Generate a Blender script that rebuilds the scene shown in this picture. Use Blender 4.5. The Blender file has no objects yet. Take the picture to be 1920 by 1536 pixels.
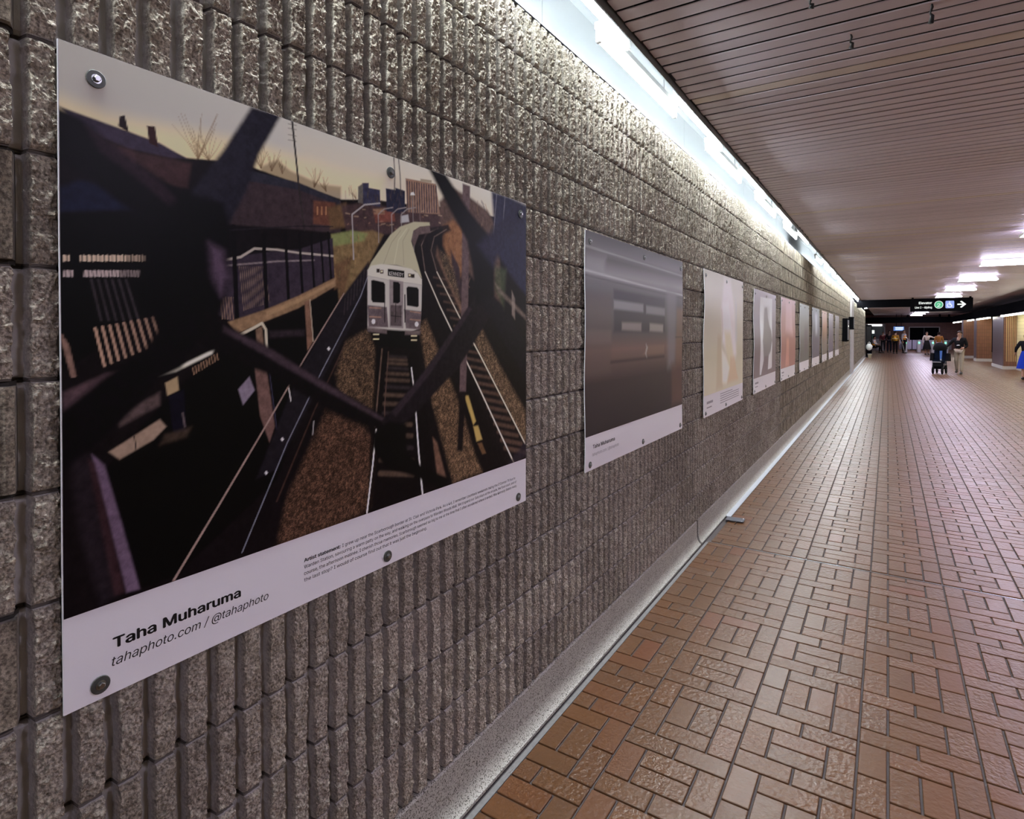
import bpy, bmesh, math, random
import numpy as np
from mathutils import Vector, Matrix
R_ = random.Random(7)
NP = np.random.RandomState(11)
scene = bpy.context.scene
col = scene.collection

# ------------------------------------------------------------------ camera, world, exposure
cam_d = bpy.data.cameras.new('camera')
cam = bpy.data.objects.new('camera', cam_d)
col.objects.link(cam)
cam_d.sensor_fit = 'HORIZONTAL'
cam_d.sensor_width = 36.0
cam_d.lens = 36.0 * 1105.0 / 1920.0
cam_d.shift_y = -0.06901
cam_d.clip_start = 0.05
cam_d.clip_end = 300
cam.location = (1.25, 0.0, 1.67)
cam.rotation_euler = (math.radians(90 - 0.7), 0, math.radians(32.536))
scene.camera = cam

world = bpy.data.worlds.new('station_world')
scene.world = world
world.use_nodes = True
world.node_tree.nodes['Background'].inputs[0].default_value = (0.9, 0.85, 1.0, 1)
world.node_tree.nodes['Background'].inputs[1].default_value = 0.06

scene.view_settings.view_transform = 'Standard'
scene.view_settings.look = 'None'
scene.view_settings.exposure = 0.86
scene.view_settings.gamma = 1.0
scene.view_settings.use_curve_mapping = False
scene.cycles.use_denoising = True
scene.cycles.max_bounces = 6
scene.cycles.diffuse_bounces = 4
scene.cycles.glossy_bounces = 3
scene.cycles.sample_clamp_indirect = 4.0
scene.cycles.adaptive_threshold = 0.03

TUBE_L = 112.0         # radiance of the bare tubes along the wall
PANEL_L = 37.0        # radiance of the ceiling lamps
STRIP_L = 11.0        # radiance of the strip lamps under the dark beam
TUBE_C = (0.92, 0.99, 1.03)
PANEL_C = (0.95, 0.88, 1.18)

# ------------------------------------------------------------------ helpers
def srgb(r, g, b):
    return tuple(((c / 255.0) / 12.92 if c <= 10 else ((c / 255.0 + 0.055) / 1.055) ** 2.4) for c in (r, g, b))

class N:
    """tiny node-graph writer"""
    def __init__(self, name):
        self.m = bpy.data.materials.new(name)
        self.m.use_nodes = True
        self.t = self.m.node_tree
        self.b = self.t.nodes['Principled BSDF']
    def n(self, kind, **kw):
        x = self.t.nodes.new('ShaderNode' + kind)
        for k, v in kw.items():
            if k.startswith('i_'):
                x.inputs[k[2:].replace('_', ' ')].default_value = v
            else:
                setattr(x, k, v)
        return x
    def l(self, a, b):
        self.t.links.new(a, b)
    def pos(self):
        return self.n('NewGeometry').outputs['Position']
    def noise(self, vec, scale, detail=4, rough=0.55, out=0):
        x = self.n('TexNoise')
        x.inputs['Scale'].default_value = scale
        x.inputs['Detail'].default_value = detail
        x.inputs['Roughness'].default_value = rough
        if vec is not None: self.l(vec, x.inputs['Vector'])
        return x.outputs[out]
    def ramp(self, fac, stops, interp='LINEAR'):
        x = self.n('ValToRGB')
        r = x.color_ramp
        r.interpolation = interp
        while len(r.elements) < len(stops): r.elements.new(0.5)
        for e, (p, c) in zip(r.elements, stops):
            e.position = p
            e.color = (*c, 1) if len(c) == 3 else c
        self.l(fac, x.inputs[0])
        return x.outputs[0]
    def mix(self, fac, a, b, blend='MIX'):
        x = self.n('Mix', data_type='RGBA', blend_type=blend)
        for sock, v in ((x.inputs[0], fac), (x.inputs[6], a), (x.inputs[7], b)):
            if isinstance(v, (int, float)): sock.default_value = v
            elif isinstance(v, tuple): sock.default_value = (*v, 1) if len(v) == 3 else v
            else: self.l(v, sock)
        return x.outputs[2]
    def math(self, op, a, b=None):
        x = self.n('Math', operation=op)
        for sock, v in ((x.inputs[0], a), (x.inputs[1], b)):
            if v is None: continue
            if isinstance(v, (int, float)): sock.default_value = v
            else: self.l(v, sock)
        return x.outputs[0]
    def bump(self, height, strength, dist):
        x = self.n('Bump')
        x.inputs['Strength'].default_value = strength
        x.inputs['Distance'].default_value = dist
        self.l(height, x.inputs['Height'])
        self.l(x.outputs[0], self.b.inputs['Normal'])
    def set(self, color=None, rough=0.5, metal=0.0, spec=None, coat=None):
        if color is not None:
            if isinstance(color, tuple): self.b.inputs['Base Color'].default_value = (*color, 1)
            else: self.l(color, self.b.inputs['Base Color'])
        if isinstance(rough, (int, float)): self.b.inputs['Roughness'].default_value = rough
        else: self.l(rough, self.b.inputs['Roughness'])
        self.b.inputs['Metallic'].default_value = metal
        if spec is not None: self.b.inputs['Specular IOR Level'].default_value = spec
        if coat is not None: self.b.inputs['Coat Weight'].default_value = coat
        return self.m

MATS = {}
def plain(name, rgb, rough=0.6, metal=0.0, var=0.12, scale=30.0, bump=0.0, spec=None):
    """painted / moulded surface: colour with a faint procedural mottling"""
    if name in MATS: return MATS[name]
    g = N(name)
    p = g.pos()
    f = g.noise(p, scale, 3)
    c = g.mix(f, tuple(x * (1 - var) for x in rgb), tuple(min(1, x * (1 + var)) for x in rgb))
    if bump: g.bump(g.noise(p, scale * 3, 3), bump, 0.002)
    MATS[name] = g.set(c, rough, metal, spec)
    return MATS[name]

def glow(name, rgb, strength, base=0.8):
    if name in MATS: return MATS[name]
    g = N(name)
    g.b.inputs['Base Color'].default_value = (base, base, base, 1)
    g.b.inputs['Emission Color'].default_value = (*rgb, 1)
    g.b.inputs['Emission Strength'].default_value = strength
    MATS[name] = g.m
    return g.m

class MB:
    """collects simple solids into one mesh"""
    def __init__(self):
        self.v, self.f, self.s = [], [], []
    def add(self, vs, fs, smooth=False):
        o = len(self.v)
        self.v += [tuple(x) for x in vs]
        self.f += [tuple(i + o for i in f) for f in fs]
        self.s += [smooth] * len(fs)
        return self
    def box(self, x0, x1, y0, y1, z0, z1, bev=0.0):
        if bev <= 0:
            vs = [(x, y, z) for x in (x0, x1) for y in (y0, y1) for z in (z0, z1)]
            return self.add(vs, [(0, 1, 3, 2), (4, 6, 7, 5), (0, 4, 5, 1), (2, 3, 7, 6), (0, 2, 6, 4), (1, 5, 7, 3)])
        b = bev   # chamfered box
        vs, fs = [], []
        idx = {}
        for a, X in enumerate((x0, x1)):
            for c, Y in enumerate((y0, y1)):
                for e, Z in enumerate((z0, z1)):
                    sx, sy, sz = (b if a == 0 else -b), (b if c == 0 else -b), (b if e == 0 else -b)
                    for k, q in enumerate(((X, Y + sy, Z + sz), (X + sx, Y, Z + sz), (X + sx, Y + sy, Z))):
                        idx[a, c, e, k] = len(vs); vs.append(q)
        I = idx
        for a in (0, 1):
            fs.append(tuple(I[a, c, e, 0] for c, e in ((0, 0), (0, 1), (1, 1), (1, 0)))[::1 if a == 0 else -1])
            fs.append(tuple(I[c, a, e, 1] for c, e in ((0, 0), (1, 0), (1, 1), (0, 1)))[::1 if a == 0 else -1])
            fs.append(tuple(I[c, e, a, 2] for c, e in ((0, 0), (0, 1), (1, 1), (1, 0)))[::1 if a == 0 else -1])
        for p in (0, 1):
            for q in (0, 1):
                fs.append((I[p, q, 0, 0], I[p, q, 1, 0], I[p, q, 1, 1], I[p, q, 0, 1]))
                fs.append((I[p, 0, q, 0], I[p, 0, q, 2], I[p, 1, q, 2], I[p, 1, q, 0]))
                fs.append((I[0, p, q, 1], I[1, p, q, 1], I[1, p, q, 2], I[0, p, q, 2]))
        for a in (0, 1):
            for c in (0, 1):
                for e in (0, 1):
                    fs.append((I[a, c, e, 0], I[a, c, e, 1], I[a, c, e, 2]))
        return self.add(vs, fs)
    def tube(self, pts, r, n=8, caps=True, smooth=True):
        pts = [Vector(p) for p in pts]
        rs = r if isinstance(r, (list, tuple)) else [r] * len(pts)
        vs, fs = [], []
        up = Vector((0.31, 0.17, 0.93)).normalized()
        for i, p in enumerate(pts):
            d = (pts[min(i + 1, len(pts) - 1)] - pts[max(i - 1, 0)]).normalized()
            a = d.cross(up)
            if a.length < 1e-4: a = d.cross(Vector((1, 0, 0)))
            a.normalize(); b = d.cross(a)
            for k in range(n):
                t = 2 * math.pi * k / n
                vs.append(p + (a * math.cos(t) + b * math.sin(t)) * rs[i])
        for i in range(len(pts) - 1):
            for k in range(n):
                fs.append((i * n + k, i * n + (k + 1) % n, (i + 1) * n + (k + 1) % n, (i + 1) * n + k))
        if caps:
            fs.append(tuple(range(n))[::-1]); fs.append(tuple(range((len(pts) - 1) * n, len(pts) * n)))
        return self.add(vs, fs, smooth)
    def prism(self, poly, axis, a, b):
        """polygon (list of 2-D points) swept along axis from a to b; points are the two other axes in order"""
        def mk(p, t):
            q = list(p); q.insert('xyz'.index(axis), t); return tuple(q)
        n = len(poly)
        vs = [mk(p, a) for p in poly] + [mk(p, b) for p in poly]
        fs = [(i, (i + 1) % n, n + (i + 1) % n, n + i) for i in range(n)] + [tuple(range(n))[::-1], tuple(range(n, 2 * n))]
        return self.add(vs, fs)
    def lathe(self, prof, n=24, M=None, smooth=True):
        vs, fs = [], []
        for r, z in prof:
            for k in range(n):
                t = 2 * math.pi * k / n
                q = Vector((r * math.cos(t), r * math.sin(t), z))
                vs.append(M @ q if M else q)
        for i in range(len(prof) - 1):
            for k in range(n):
                fs.append((i * n + k, i * n + (k + 1) % n, (i + 1) * n + (k + 1) % n, (i + 1) * n + k))
        fs.append(tuple(range(n))[::-1]); fs.append(tuple(range((len(prof) - 1) * n, len(prof) * n)))
        return self.add(vs, fs, smooth)
    def ball(self, c, r, n=12, m=8, sc=(1, 1, 1)):
        vs, fs = [], []
        for i in range(m + 1):
            ph = math.pi * i / m
            for k in range(n):
                t = 2 * math.pi * k / n
                vs.append((c[0] + r * sc[0] * math.sin(ph) * math.cos(t), c[1] + r * sc[1] * math.sin(ph) * math.sin(t), c[2] + r * sc[2] * math.cos(ph)))
        for i in range(m):
            for k in range(n):
                fs.append((i * n + k, (i + 1) * n + k, (i + 1) * n + (k + 1) % n, i * n + (k + 1) % n))
        return self.add(vs, fs, True)
    def mesh(self, name):
        me = bpy.data.meshes.new(name)
        me.from_pydata(self.v, [], self.f)
        me.polygons.foreach_set('use_smooth', self.s)
        bm = bmesh.new(); bm.from_mesh(me)
        bmesh.ops.recalc_face_normals(bm, faces=bm.faces); bm.to_mesh(me); bm.free()
        return me
    def build(self, name, mat, parent=None, loc=None, rz=0.0):
        return link(name, self.mesh(name), mat, parent, loc, rz)

def link(name, me, mat, parent=None, loc=None, rz=0.0):
    o = bpy.data.objects.new(name, me)
    if mat is not None and len(me.materials) == 0: me.materials.append(mat)
    col.objects.link(o)
    if parent is not None: o.parent = parent
    if loc is not None: o.location = loc
    if rz: o.rotation_euler = (0, 0, rz)
    return o

def empty(name, loc, rz=0.0):
    o = bpy.data.objects.new(name, None)
    o.empty_display_size = 0.1
    col.objects.link(o)
    o.location = loc
    o.rotation_euler = (0, 0, rz)
    return o

def tag(o, label=None, cat=None, group=None, kind=None):
    if label: o['label'] = label
    if cat: o['category'] = cat
    if group: o['group'] = group
    if kind: o['kind'] = kind
    return o

def copy_tree(o, parent=None):
    c = o.copy(); col.objects.link(c)
    if parent is not None: c.parent = parent
    for ch in list(o.children): copy_tree(ch, c)
    return c

def grid_mesh(name, P, smooth=True):
    """P: (rows, cols, 3) array of points -> quad mesh, fast"""
    r, c, _ = P.shape
    me = bpy.data.meshes.new(name)
    idx = np.arange(r * c).reshape(r, c)
    q = np.stack([idx[:-1, :-1], idx[:-1, 1:], idx[1:, 1:], idx[1:, :-1]], -1).reshape(-1, 4)
    me.vertices.add(r * c)
    me.vertices.foreach_set('co', P.reshape(-1).astype(np.float32))
    me.loops.add(q.size)
    me.loops.foreach_set('vertex_index', q.reshape(-1).astype(np.int32))
    me.polygons.add(len(q))
    me.polygons.foreach_set('loop_start', np.arange(0, q.size, 4, dtype=np.int32))
    me.polygons.foreach_set('use_smooth', np.full(len(q), smooth))
    me.update(calc_edges=True)
    return me

def quads_mesh(name, V, Q, smooth=False, attr=None):
    me = bpy.data.meshes.new(name)
    me.vertices.add(len(V)); me.vertices.foreach_set('co', V.reshape(-1).astype(np.float32))
    me.loops.add(Q.size); me.loops.foreach_set('vertex_index', Q.reshape(-1).astype(np.int32))
    me.polygons.add(len(Q)); me.polygons.foreach_set('loop_start', np.arange(0, Q.size, 4, dtype=np.int32))
    me.polygons.foreach_set('use_smooth', np.full(len(Q), smooth))
    me.update(calc_edges=True)
    if attr is not None:
        a = me.attributes.new('rnd', 'FLOAT', 'FACE'); a.data.foreach_set('value', attr.astype(np.float32))
    return me

def vnoise(x, y, seed):
    """smooth value noise on arrays"""
    rs = np.random.RandomState(seed)
    T = rs.rand(64, 64)
    xi, yi = np.floor(x).astype(int), np.floor(y).astype(int)
    fx, fy = x - xi, y - yi
    fx = fx * fx * (3 - 2 * fx); fy = fy * fy * (3 - 2 * fy)
    a = T[yi % 64, xi % 64]; b = T[yi % 64, (xi + 1) % 64]; c = T[(yi + 1) % 64, xi % 64]; d = T[(yi + 1) % 64, (xi + 1) % 64]
    return (a * (1 - fx) + b * fx) * (1 - fy) + (c * (1 - fx) + d * fx) * fy

def sstep(a, b, x):
    t = np.clip((x - a) / (b - a), 0, 1)
    return t * t * (3 - 2 * t)

def sans_font():
    """the plain sans face that ships inside Blender; falls back to the built-in one"""
    import os
    try:
        return bpy.data.fonts.load(os.path.join(bpy.utils.system_resource('DATAFILES'), 'fonts', 'Inter.woff2'))
    except Exception:
        return None
FONT = sans_font()
def text_mesh(body, width, height=None, bold=0, shear=0.0, space=1.0):
    """flat lettering in its own x/y plane, lower left of the baseline at the origin, scaled to the given width"""
    cu = bpy.data.curves.new('lettering', 'FONT')
    if FONT: cu.font = FONT
    cu.body = body; cu.shear = shear; cu.space_character = space
    cu.resolution_u = 3
    o = bpy.data.objects.new('lettering', cu); col.objects.link(o)
    dg = bpy.context.evaluated_depsgraph_get()
    me = bpy.data.meshes.new_from_object(o.evaluated_get(dg))
    bpy.data.objects.remove(o); bpy.data.curves.remove(cu)
    if bold:                                   # heavier stroke: the same outline laid down again a hair to each side
        bm = bmesh.new(); bm.from_mesh(me)
        src = bm.verts[:] + bm.edges[:] + bm.faces[:]
        for dx, dy in ((bold, 0), (bold * 0.5, bold * 0.35), (bold * 0.5, -bold * 0.35)):
            d = bmesh.ops.duplicate(bm, geom=src)
            bmesh.ops.translate(bm, verts=[e for e in d['geom'] if isinstance(e, bmesh.types.BMVert)], vec=(dx, dy, 0))
        bm.to_mesh(me); bm.free()
    v = np.empty(len(me.vertices) * 3, np.float32); me.vertices.foreach_get('co', v); v = v.reshape(-1, 3)
    x0, x1 = v[:, 0].min(), v[:, 0].max()
    k = width / (x1 - x0)
    v[:, 0] = (v[:, 0] - x0) * k
    v[:, 1] *= (height if height else k)
    v[:, 2] = 0
    me.vertices.foreach_set('co', v.reshape(-1)); me.update()
    me.materials.clear()
    return me

ORD = ['first', 'second', 'third', 'fourth', 'fifth', 'sixth', 'seventh', 'eighth', 'ninth', 'tenth', 'eleventh', 'twelfth', 'thirteenth',
       'fourteenth', 'fifteenth', 'sixteenth', 'seventeenth', 'eighteenth', 'nineteenth', 'twentieth', 'twenty-first', 'twenty-second',
       'twenty-third', 'twenty-fourth', 'twenty-fifth', 'twenty-sixth', 'twenty-seventh', 'twenty-eighth', 'twenty-ninth', 'thirtieth',
       'thirty-first', 'thirty-second', 'thirty-third', 'thirty-fourth', 'thirty-fifth', 'thirty-sixth', 'thirty-seventh', 'thirty-eighth',
       'thirty-ninth', 'fortieth', 'forty-first', 'forty-second', 'forty-third', 'forty-fourth', 'forty-fifth', 'forty-sixth', 'forty-seventh',
       'forty-eighth', 'forty-ninth', 'fiftieth']

# ------------------------------------------------------------------ left wall of fluted split-face blocks
def concrete_mat(name, per_object):
    g = N(name)
    p = g.pos()
    big = g.noise(p, 3.0, 2)
    mid = g.noise(p, 22.0, 3, 0.6)
    fine = g.noise(p, 160.0, 2, 0.6)
    c = g.ramp(mid, [(0.30, (0.230, 0.205, 0.165)), (0.5, (0.345, 0.318, 0.270)), (0.72, (0.47, 0.445, 0.385))])
    c = g.mix(g.ramp(big, [(0.35, (0, 0, 0)), (0.7, (1, 1, 1))]), c, g.mix(0.5, c, (0.33, 0.29, 0.27)))
    c = g.mix(0.6, c, g.ramp(fine, [(0.35, (0.16, 0.15, 0.12)), (0.5, (0.95, 0.95, 0.92)), (0.64, (1.75, 1.75, 1.65))]), 'MULTIPLY')
    smooth = g.mix(mid, (0.32, 0.31, 0.305), (0.45, 0.44, 0.43))      # cast, unsplit concrete inside the flutes
    sp = g.n('Attribute', attribute_name='split').outputs['Fac']
    c = g.mix(g.math('MAXIMUM', sp, 0.0), smooth, c)
    if not per_object:
        c = g.mix(1.0, c, (0.72, 0.69, 0.65), 'MULTIPLY')  # far copy darkened in place of the self-shading its low relief lacks
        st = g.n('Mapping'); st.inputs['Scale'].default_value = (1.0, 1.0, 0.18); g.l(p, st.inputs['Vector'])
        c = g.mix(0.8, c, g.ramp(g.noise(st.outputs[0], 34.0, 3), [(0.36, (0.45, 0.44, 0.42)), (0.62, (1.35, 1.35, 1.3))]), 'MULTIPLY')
    if per_object:
        rnd = g.n('ObjectInfo').outputs['Random']
        c = g.mix(1.0, c, g.ramp(rnd, [(0, (0.80, 0.78, 0.75)), (1, (1.08, 1.06, 1.03))]), 'MULTIPLY')
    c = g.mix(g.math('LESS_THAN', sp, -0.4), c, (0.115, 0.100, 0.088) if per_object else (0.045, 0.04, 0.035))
    h = g.noise(p, 140.0, 3, 0.7)
    g.bump(g.math('MULTIPLY', h, g.math('ADD', g.math('MULTIPLY', g.math('MAXIMUM', sp, 0.0), 0.85), 0.15)), 0.7, 0.006)
    return g.set(c, 0.92, spec=0.2)
M_BLOCK = concrete_mat('split_face_concrete', True)
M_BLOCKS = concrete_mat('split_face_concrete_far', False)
M_MORTAR = plain('mortar', (0.13, 0.118, 0.105), 0.95, var=0.25, scale=60)

RIB = 0.4 / 6
Y_G = 0.402               # a groove that is also a block end
Z_J = 0.185               # top of the kerb = bed joint of the lowest course
def block_field(ny, nz, seed, rough=1.0):
    y = np.linspace(0, 0.4, ny); z = np.linspace(0.0, 0.2, nz)
    Y, Z = np.meshgrid(y, z)
    s = seed * 17
    # distance to nearest groove centre with a wandering edge per rib side
    k = np.floor(Y / RIB + 0.5)
    dist = Y - k * RIB
    side = np.where(dist > 0, 1, 0)
    wob = vnoise(Z * 38 + k * 7.3 + side * 3.1, k * 2 + side + 0.5, s + 1) + 0.5 * vnoise(Z * 110 + k * 5.1, k * 2 + side + 9.5, s + 2)
    half = 0.0110 + 0.0046 * (wob - 0.75) * rough
    flare = vnoise(Z * 14 + k * 3.7, k * 2 + side + 21.5, s + 3)
    half = half + 0.020 * np.clip(flare - 0.80, 0, 1) * rough
    t = sstep(half, half + 0.0028, np.abs(dist))
    f1 = vnoise(Y * 26 + 3, Z * 26 + 5, s + 4) - 0.5
    f2 = vnoise(Y * 70, Z * 64, s + 5) - 0.5
    f3 = vnoise(Y * 170, Z * 150, s + 6) - 0.5
    f4 = vnoise(Y * 380, Z * 340, s + 7) - 0.5
    rib_off = (np.random.RandomState(s).rand(8)[np.clip(np.floor(Y / RIB).astype(int), 0, 7)] - 0.5) * 0.006
    face = rib_off * 0.6 + 0.0046 * f1 + 0.0066 * f2 + 0.0064 * f3 + 0.0036 * f4 - 0.0045
    groove = -0.034 + 0.0008 * f2
    face = np.minimum(face, 0.0030 + 0.2 * (face - 0.0030))
    X = groove + (face * rough - groove) * t
    # arrises and raked mortar at the bed joints
    e = np.minimum(Z, 0.2 - Z)
    chip = 1 - sstep(0.0045, 0.0125 + 0.008 * f2, e)
    X = X - chip * (0.0045 + 0.004 * f3)
    jm = 1 - sstep(0.0038, 0.0052 + 0.002 * f2, e)
    bed = np.where(t > 0.5, -0.016 + 0.003 * f2, groove - 0.012)
    X = X * (1 - jm) + np.minimum(X, bed) * jm
    t = np.where(jm > 0.35, -1.0, t)              # -1 marks mortar
    return Y, Z, X, t

def block_mesh(name, ny, nz, seed):
    Y, Z, X, t = block_field(ny, nz, seed)
    Zs = np.clip(Z, 0.0003, 0.1997)
    P = np.stack([X, Y, Zs], -1)
    # skirt back into the bed
    top, bot = P[-1:].copy(), P[:1].copy()
    top[..., 0] = -0.070; bot[..., 0] = -0.070
    P = np.concatenate([bot, P, top], 0)
    # head-joint sides
    l, r = P[:, :1].copy(), P[:, -1:].copy()
    l[..., 1] += 0.0006; r[..., 1] -= 0.0006
    P[:, 0, 1] += 0.0006; P[:, -1, 1] -= 0.0006
    l[..., 0] = -0.070; r[..., 0] = -0.070
    P = np.concatenate([l, P, r], 1)
    me = grid_mesh(name, P[::-1], False)
    T = np.pad(t, 1, mode='edge')[::-1]
    at = me.attributes.new('split', 'FLOAT', 'POINT'); at.data.foreach_set('value', T.ravel().astype(np.float32))
    return me

wall = MB().box(-0.30, -0.052, -4.0, 45.0, 0.0, 2.985).build('wall_left', M_MORTAR)
tag(wall, 'long wall of fluted split-face concrete blocks hung with posters', None, None, 'structure')
variants = [block_mesh('block_%d' % i, 241, 73, i) for i in range(12)]
for me in variants: me.materials.append(M_BLOCK)
cells = []
for c in range(14):
    off = 0.2 if c % 2 else 0.0
    for n in range(-12, 113):
        y = Y_G - 0.4 + off + 0.4 * n
        if y + 0.4 < -4.0 or y > 44.9: continue
        cells.append((c, y, Z_J + 0.2 * c))
def px_size(y):
    """rough on-screen size of a block, to find the 300 that show largest"""
    yy = y + 0.2
    dep = 1.25 * math.sin(math.radians(32.54)) + yy * math.cos(math.radians(32.54))
    side = -1.25 * math.cos(math.radians(32.54)) + yy * math.sin(math.radians(32.54))
    if dep < 0.15 or side / dep < -0.95: return -1.0
    return 1.0 / dep
order = sorted(cells, key=lambda q: -px_size(q[1]))
near, far = order[:300], order[300:]
for (c, y, z) in near:
    o = link('block', variants[R_.randrange(12)], None, wall, (R_.uniform(-0.0015, 0.0015), y, z))
# remaining blocks: lower resolution, one joined part
VV, QQ, TT = [], [], []
ny, nz = 31, 6
fars = []
for i in range(6):
    Y, Z, X, t = block_field(ny, nz, 40 + i, 0.8)
    P = np.stack([X, Y, np.clip(Z, 0.004, 0.196)], -1)
    Zr = np.array([0.0, 0.0080, 0.0088, 0.1912, 0.1920, 0.2])
    body = P[3, :, 0].copy()
    for q in (2, 3): P[q, :, 0] = body
    for q in (0, 1, 4, 5): P[q, :, 0] = np.minimum(body, -0.022); t[q] = -1.0
    for q in (2, 3): t[q] = t[3]
    P[..., 2] = Zr[:, None]
    fars.append((P[::-1], t[::-1]))
idx = np.arange(ny * nz).reshape(nz, ny)
q0 = np.stack([idx[:-1, :-1], idx[:-1, 1:], idx[1:, 1:], idx[1:, :-1]], -1).reshape(-1, 4)
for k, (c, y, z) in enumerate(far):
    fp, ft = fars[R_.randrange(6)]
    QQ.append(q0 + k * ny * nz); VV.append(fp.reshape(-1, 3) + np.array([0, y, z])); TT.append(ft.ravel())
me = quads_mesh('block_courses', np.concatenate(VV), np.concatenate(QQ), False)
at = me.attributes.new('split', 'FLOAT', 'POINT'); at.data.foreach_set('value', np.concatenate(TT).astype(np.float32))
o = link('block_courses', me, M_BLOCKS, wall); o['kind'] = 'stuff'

# concrete cove base (kerb) along the wall, in two lengths with an open joint between
def kerb_mat():
    g = N('speckled_cove_concrete')
    p = g.pos()
    sp = g.noise(p, 210.0, 2, 0.5)
    big = g.noise(p, 9.0, 3)
    c = g.mix(big, (0.32, 0.305, 0.265), (0.46, 0.44, 0.39))
    c = g.mix(g.ramp(sp, [(0.545, (0, 0, 0)), (0.60, (1, 1, 1))]), c, (0.07, 0.065, 0.05))
    g.bump(g.noise(p, 120, 4), 0.35, 0.003)
    return g.set(c, 0.7)
M_KERB = kerb_mat()
def cove(y0, y1):
    prof = [(-0.044, 0.0), (0.030, 0.0), (0.030, 0.009)]
    for i in range(9):      # concave sweep up to the wall face
        t = i / 8 * math.pi / 2
        prof.append((0.030 - 0.032 * math.sin(t), 0.075 - 0.064 * math.cos(t)))
    prof += [(-0.004, 0.178), (-0.010, 0.184), (-0.044, 0.184)]
    m = MB(); ys = np.arange(y0, y1, 0.5).tolist() + [y1]
    n = len(prof)
    vs = [(x, y, z) for y in ys for x, z in prof]
    fs = [(i * n + k, i * n + (k + 1) % n, (i + 1) * n + (k + 1) % n, (i + 1) * n + k) for i in range(len(ys) - 1) for k in range(n)]
    fs += [tuple(range(n)), tuple(range((len(ys) - 1) * n, len(ys) * n))[::-1]]
    m.add(vs, fs, False)
    return m
b1 = cove(-4.0, 4.66).build('baseboard_left', M_KERB); tag(b1, 'speckled concrete cove base in front of the open floor joint', None, None, 'structure')
b2 = cove(4.70, 44.9).build('baseboard_left', M_KERB); tag(b2, 'speckled concrete cove base beyond the open floor joint', None, None, 'structure')

M_TOE = plain('pale_toe_paint', (0.36, 0.38, 0.41), 0.5, var=0.1, scale=14)
MB().prism([(0.028, 0.0), (0.068, 0.0), (0.066, 0.004), (0.044, 0.0085), (0.028, 0.013)], 'y', 5.5, 44.8).build('painted_toe', M_TOE, b2)
# ------------------------------------------------------------------ floor
U = 0.1016
STRIP0 = 0.3462           # long joint nearest the wall, strips are four units wide
ROW0 = 2.772              # start of a four-unit pattern row
def paver_mat(name, per_object):
    g = N(name)
    p = g.pos()
    if per_object: r = g.n('ObjectInfo').outputs['Random']
    else: r = g.n('Attribute', attribute_name='rnd').outputs['Fac']
    c = g.ramp(r, [(0.0, (0.114, 0.042, 0.009)), (0.16, (0.103, 0.042, 0.012)), (0.30, (0.119, 0.044, 0.011)), (0.44, (0.097, 0.041, 0.013)),
                   (0.58, (0.110, 0.044, 0.012)), (0.70, (0.101, 0.041, 0.014)), (0.82, (0.121, 0.042, 0.012)), (0.90, (0.105, 0.044, 0.014)), (0.975, (0.133, 0.038, 0.012))], 'CONSTANT')
    mot = g.noise(p, 26.0, 3, 0.6)
    c = g.mix(g.math('MULTIPLY', mot, 0.7), c, g.mix(mot, (0.068, 0.030, 0.008), (0.152, 0.067, 0.022)))
    amp = g.math('FRACT', g.math('MULTIPLY', r, 7.31))
    h = g.math('MULTIPLY', g.noise(p, 48.0, 2, 0.5), g.math('ADD', g.math('MULTIPLY', amp, 1.0), 0.25))
    g.bump(h, 0.42, 0.010)
    rr = g.math('ADD', g.math('MULTIPLY', g.noise(p, 40.0, 1), 0.14), 0.29)
    return g.set(c, rr, spec=0.48)
M_PAVER = paver_mat('glazed_paver', True)
M_PAVERS = paver_mat('glazed_paver_far', False)
M_GROUT = plain('grout', (0.085, 0.072, 0.068), 0.9, var=0.25, scale=80)
floor = MB().box(-0.034, 9.0, -4.0, 66.0, -0.15, -0.009).build('floor', M_GROUT)
tag(floor, 'brown brick paver floor of the corridor laid in strips', None, None, 'structure')

def paver_list():
    out = []       # (x0, x1, y0, y1) in metres
    for sx in range(-1, 21):
        x0 = STRIP0 + 4 * U * sx
        odd = sx % 2
        for per in range(-10, 80):
            yb = ROW0 + per * 8 * U + (4 * U if odd == 0 and False else 0)
            # strip 1 (x .75) starts its four-unit row at ROW0; its neighbours are shifted half a period
            if sx % 2 == 0: yb += 4 * U
            R4, LA, R2, LB = yb, yb + 4 * U, yb + 5 * U, yb + 7 * U
            for (ax, ay, w, d) in ((0, 0, 1, 2), (0, 2, 1, 2), (3, 0, 1, 2), (3, 2, 1, 2), (1, 0, 2, 1), (1, 3, 2, 1), (1, 1, 1, 2), (2, 1, 1, 2),
                                   (0, 4, 2, 1), (2, 4, 2, 1), (0, 5, 1, 2), (3, 5, 1, 2), (1, 5, 2, 1), (1, 6, 2, 1), (0, 7, 2, 1), (2, 7, 2, 1)):
                out.append((x0 + ax * U, x0 + (ax + w) * U, yb + ay * U, yb + (ay + d) * U))
    return out
G = 0.0045
def clip_pavers(lst):
    res = []
    for (x0, x1, y0, y1) in lst:
        x0, x1, y0, y1 = x0 + G, x1 - G, y0 + G, y1 - G
        if x1 < 0.075 or y1 < -3.8 or y0 > 65.5 or x0 > 8.6: continue
        x0 = max(x0, 0.062 if y0 < 4.75 else 0.072)
        if y0 < 4.781 < y1:                   # expansion joint across the corridor
            if y1 - 4.793 > 0.02: res.append((x0, x1, 4.793, y1))
            if 4.770 - y0 > 0.02: res.append((x0, x1, y0, 4.770))
            continue
        res.append((x0, x1, y0, y1))
    return res
pavers = clip_pavers(paver_list())
cph, sph = math.cos(math.radians(32.54)), math.sin(math.radians(32.54))
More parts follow.
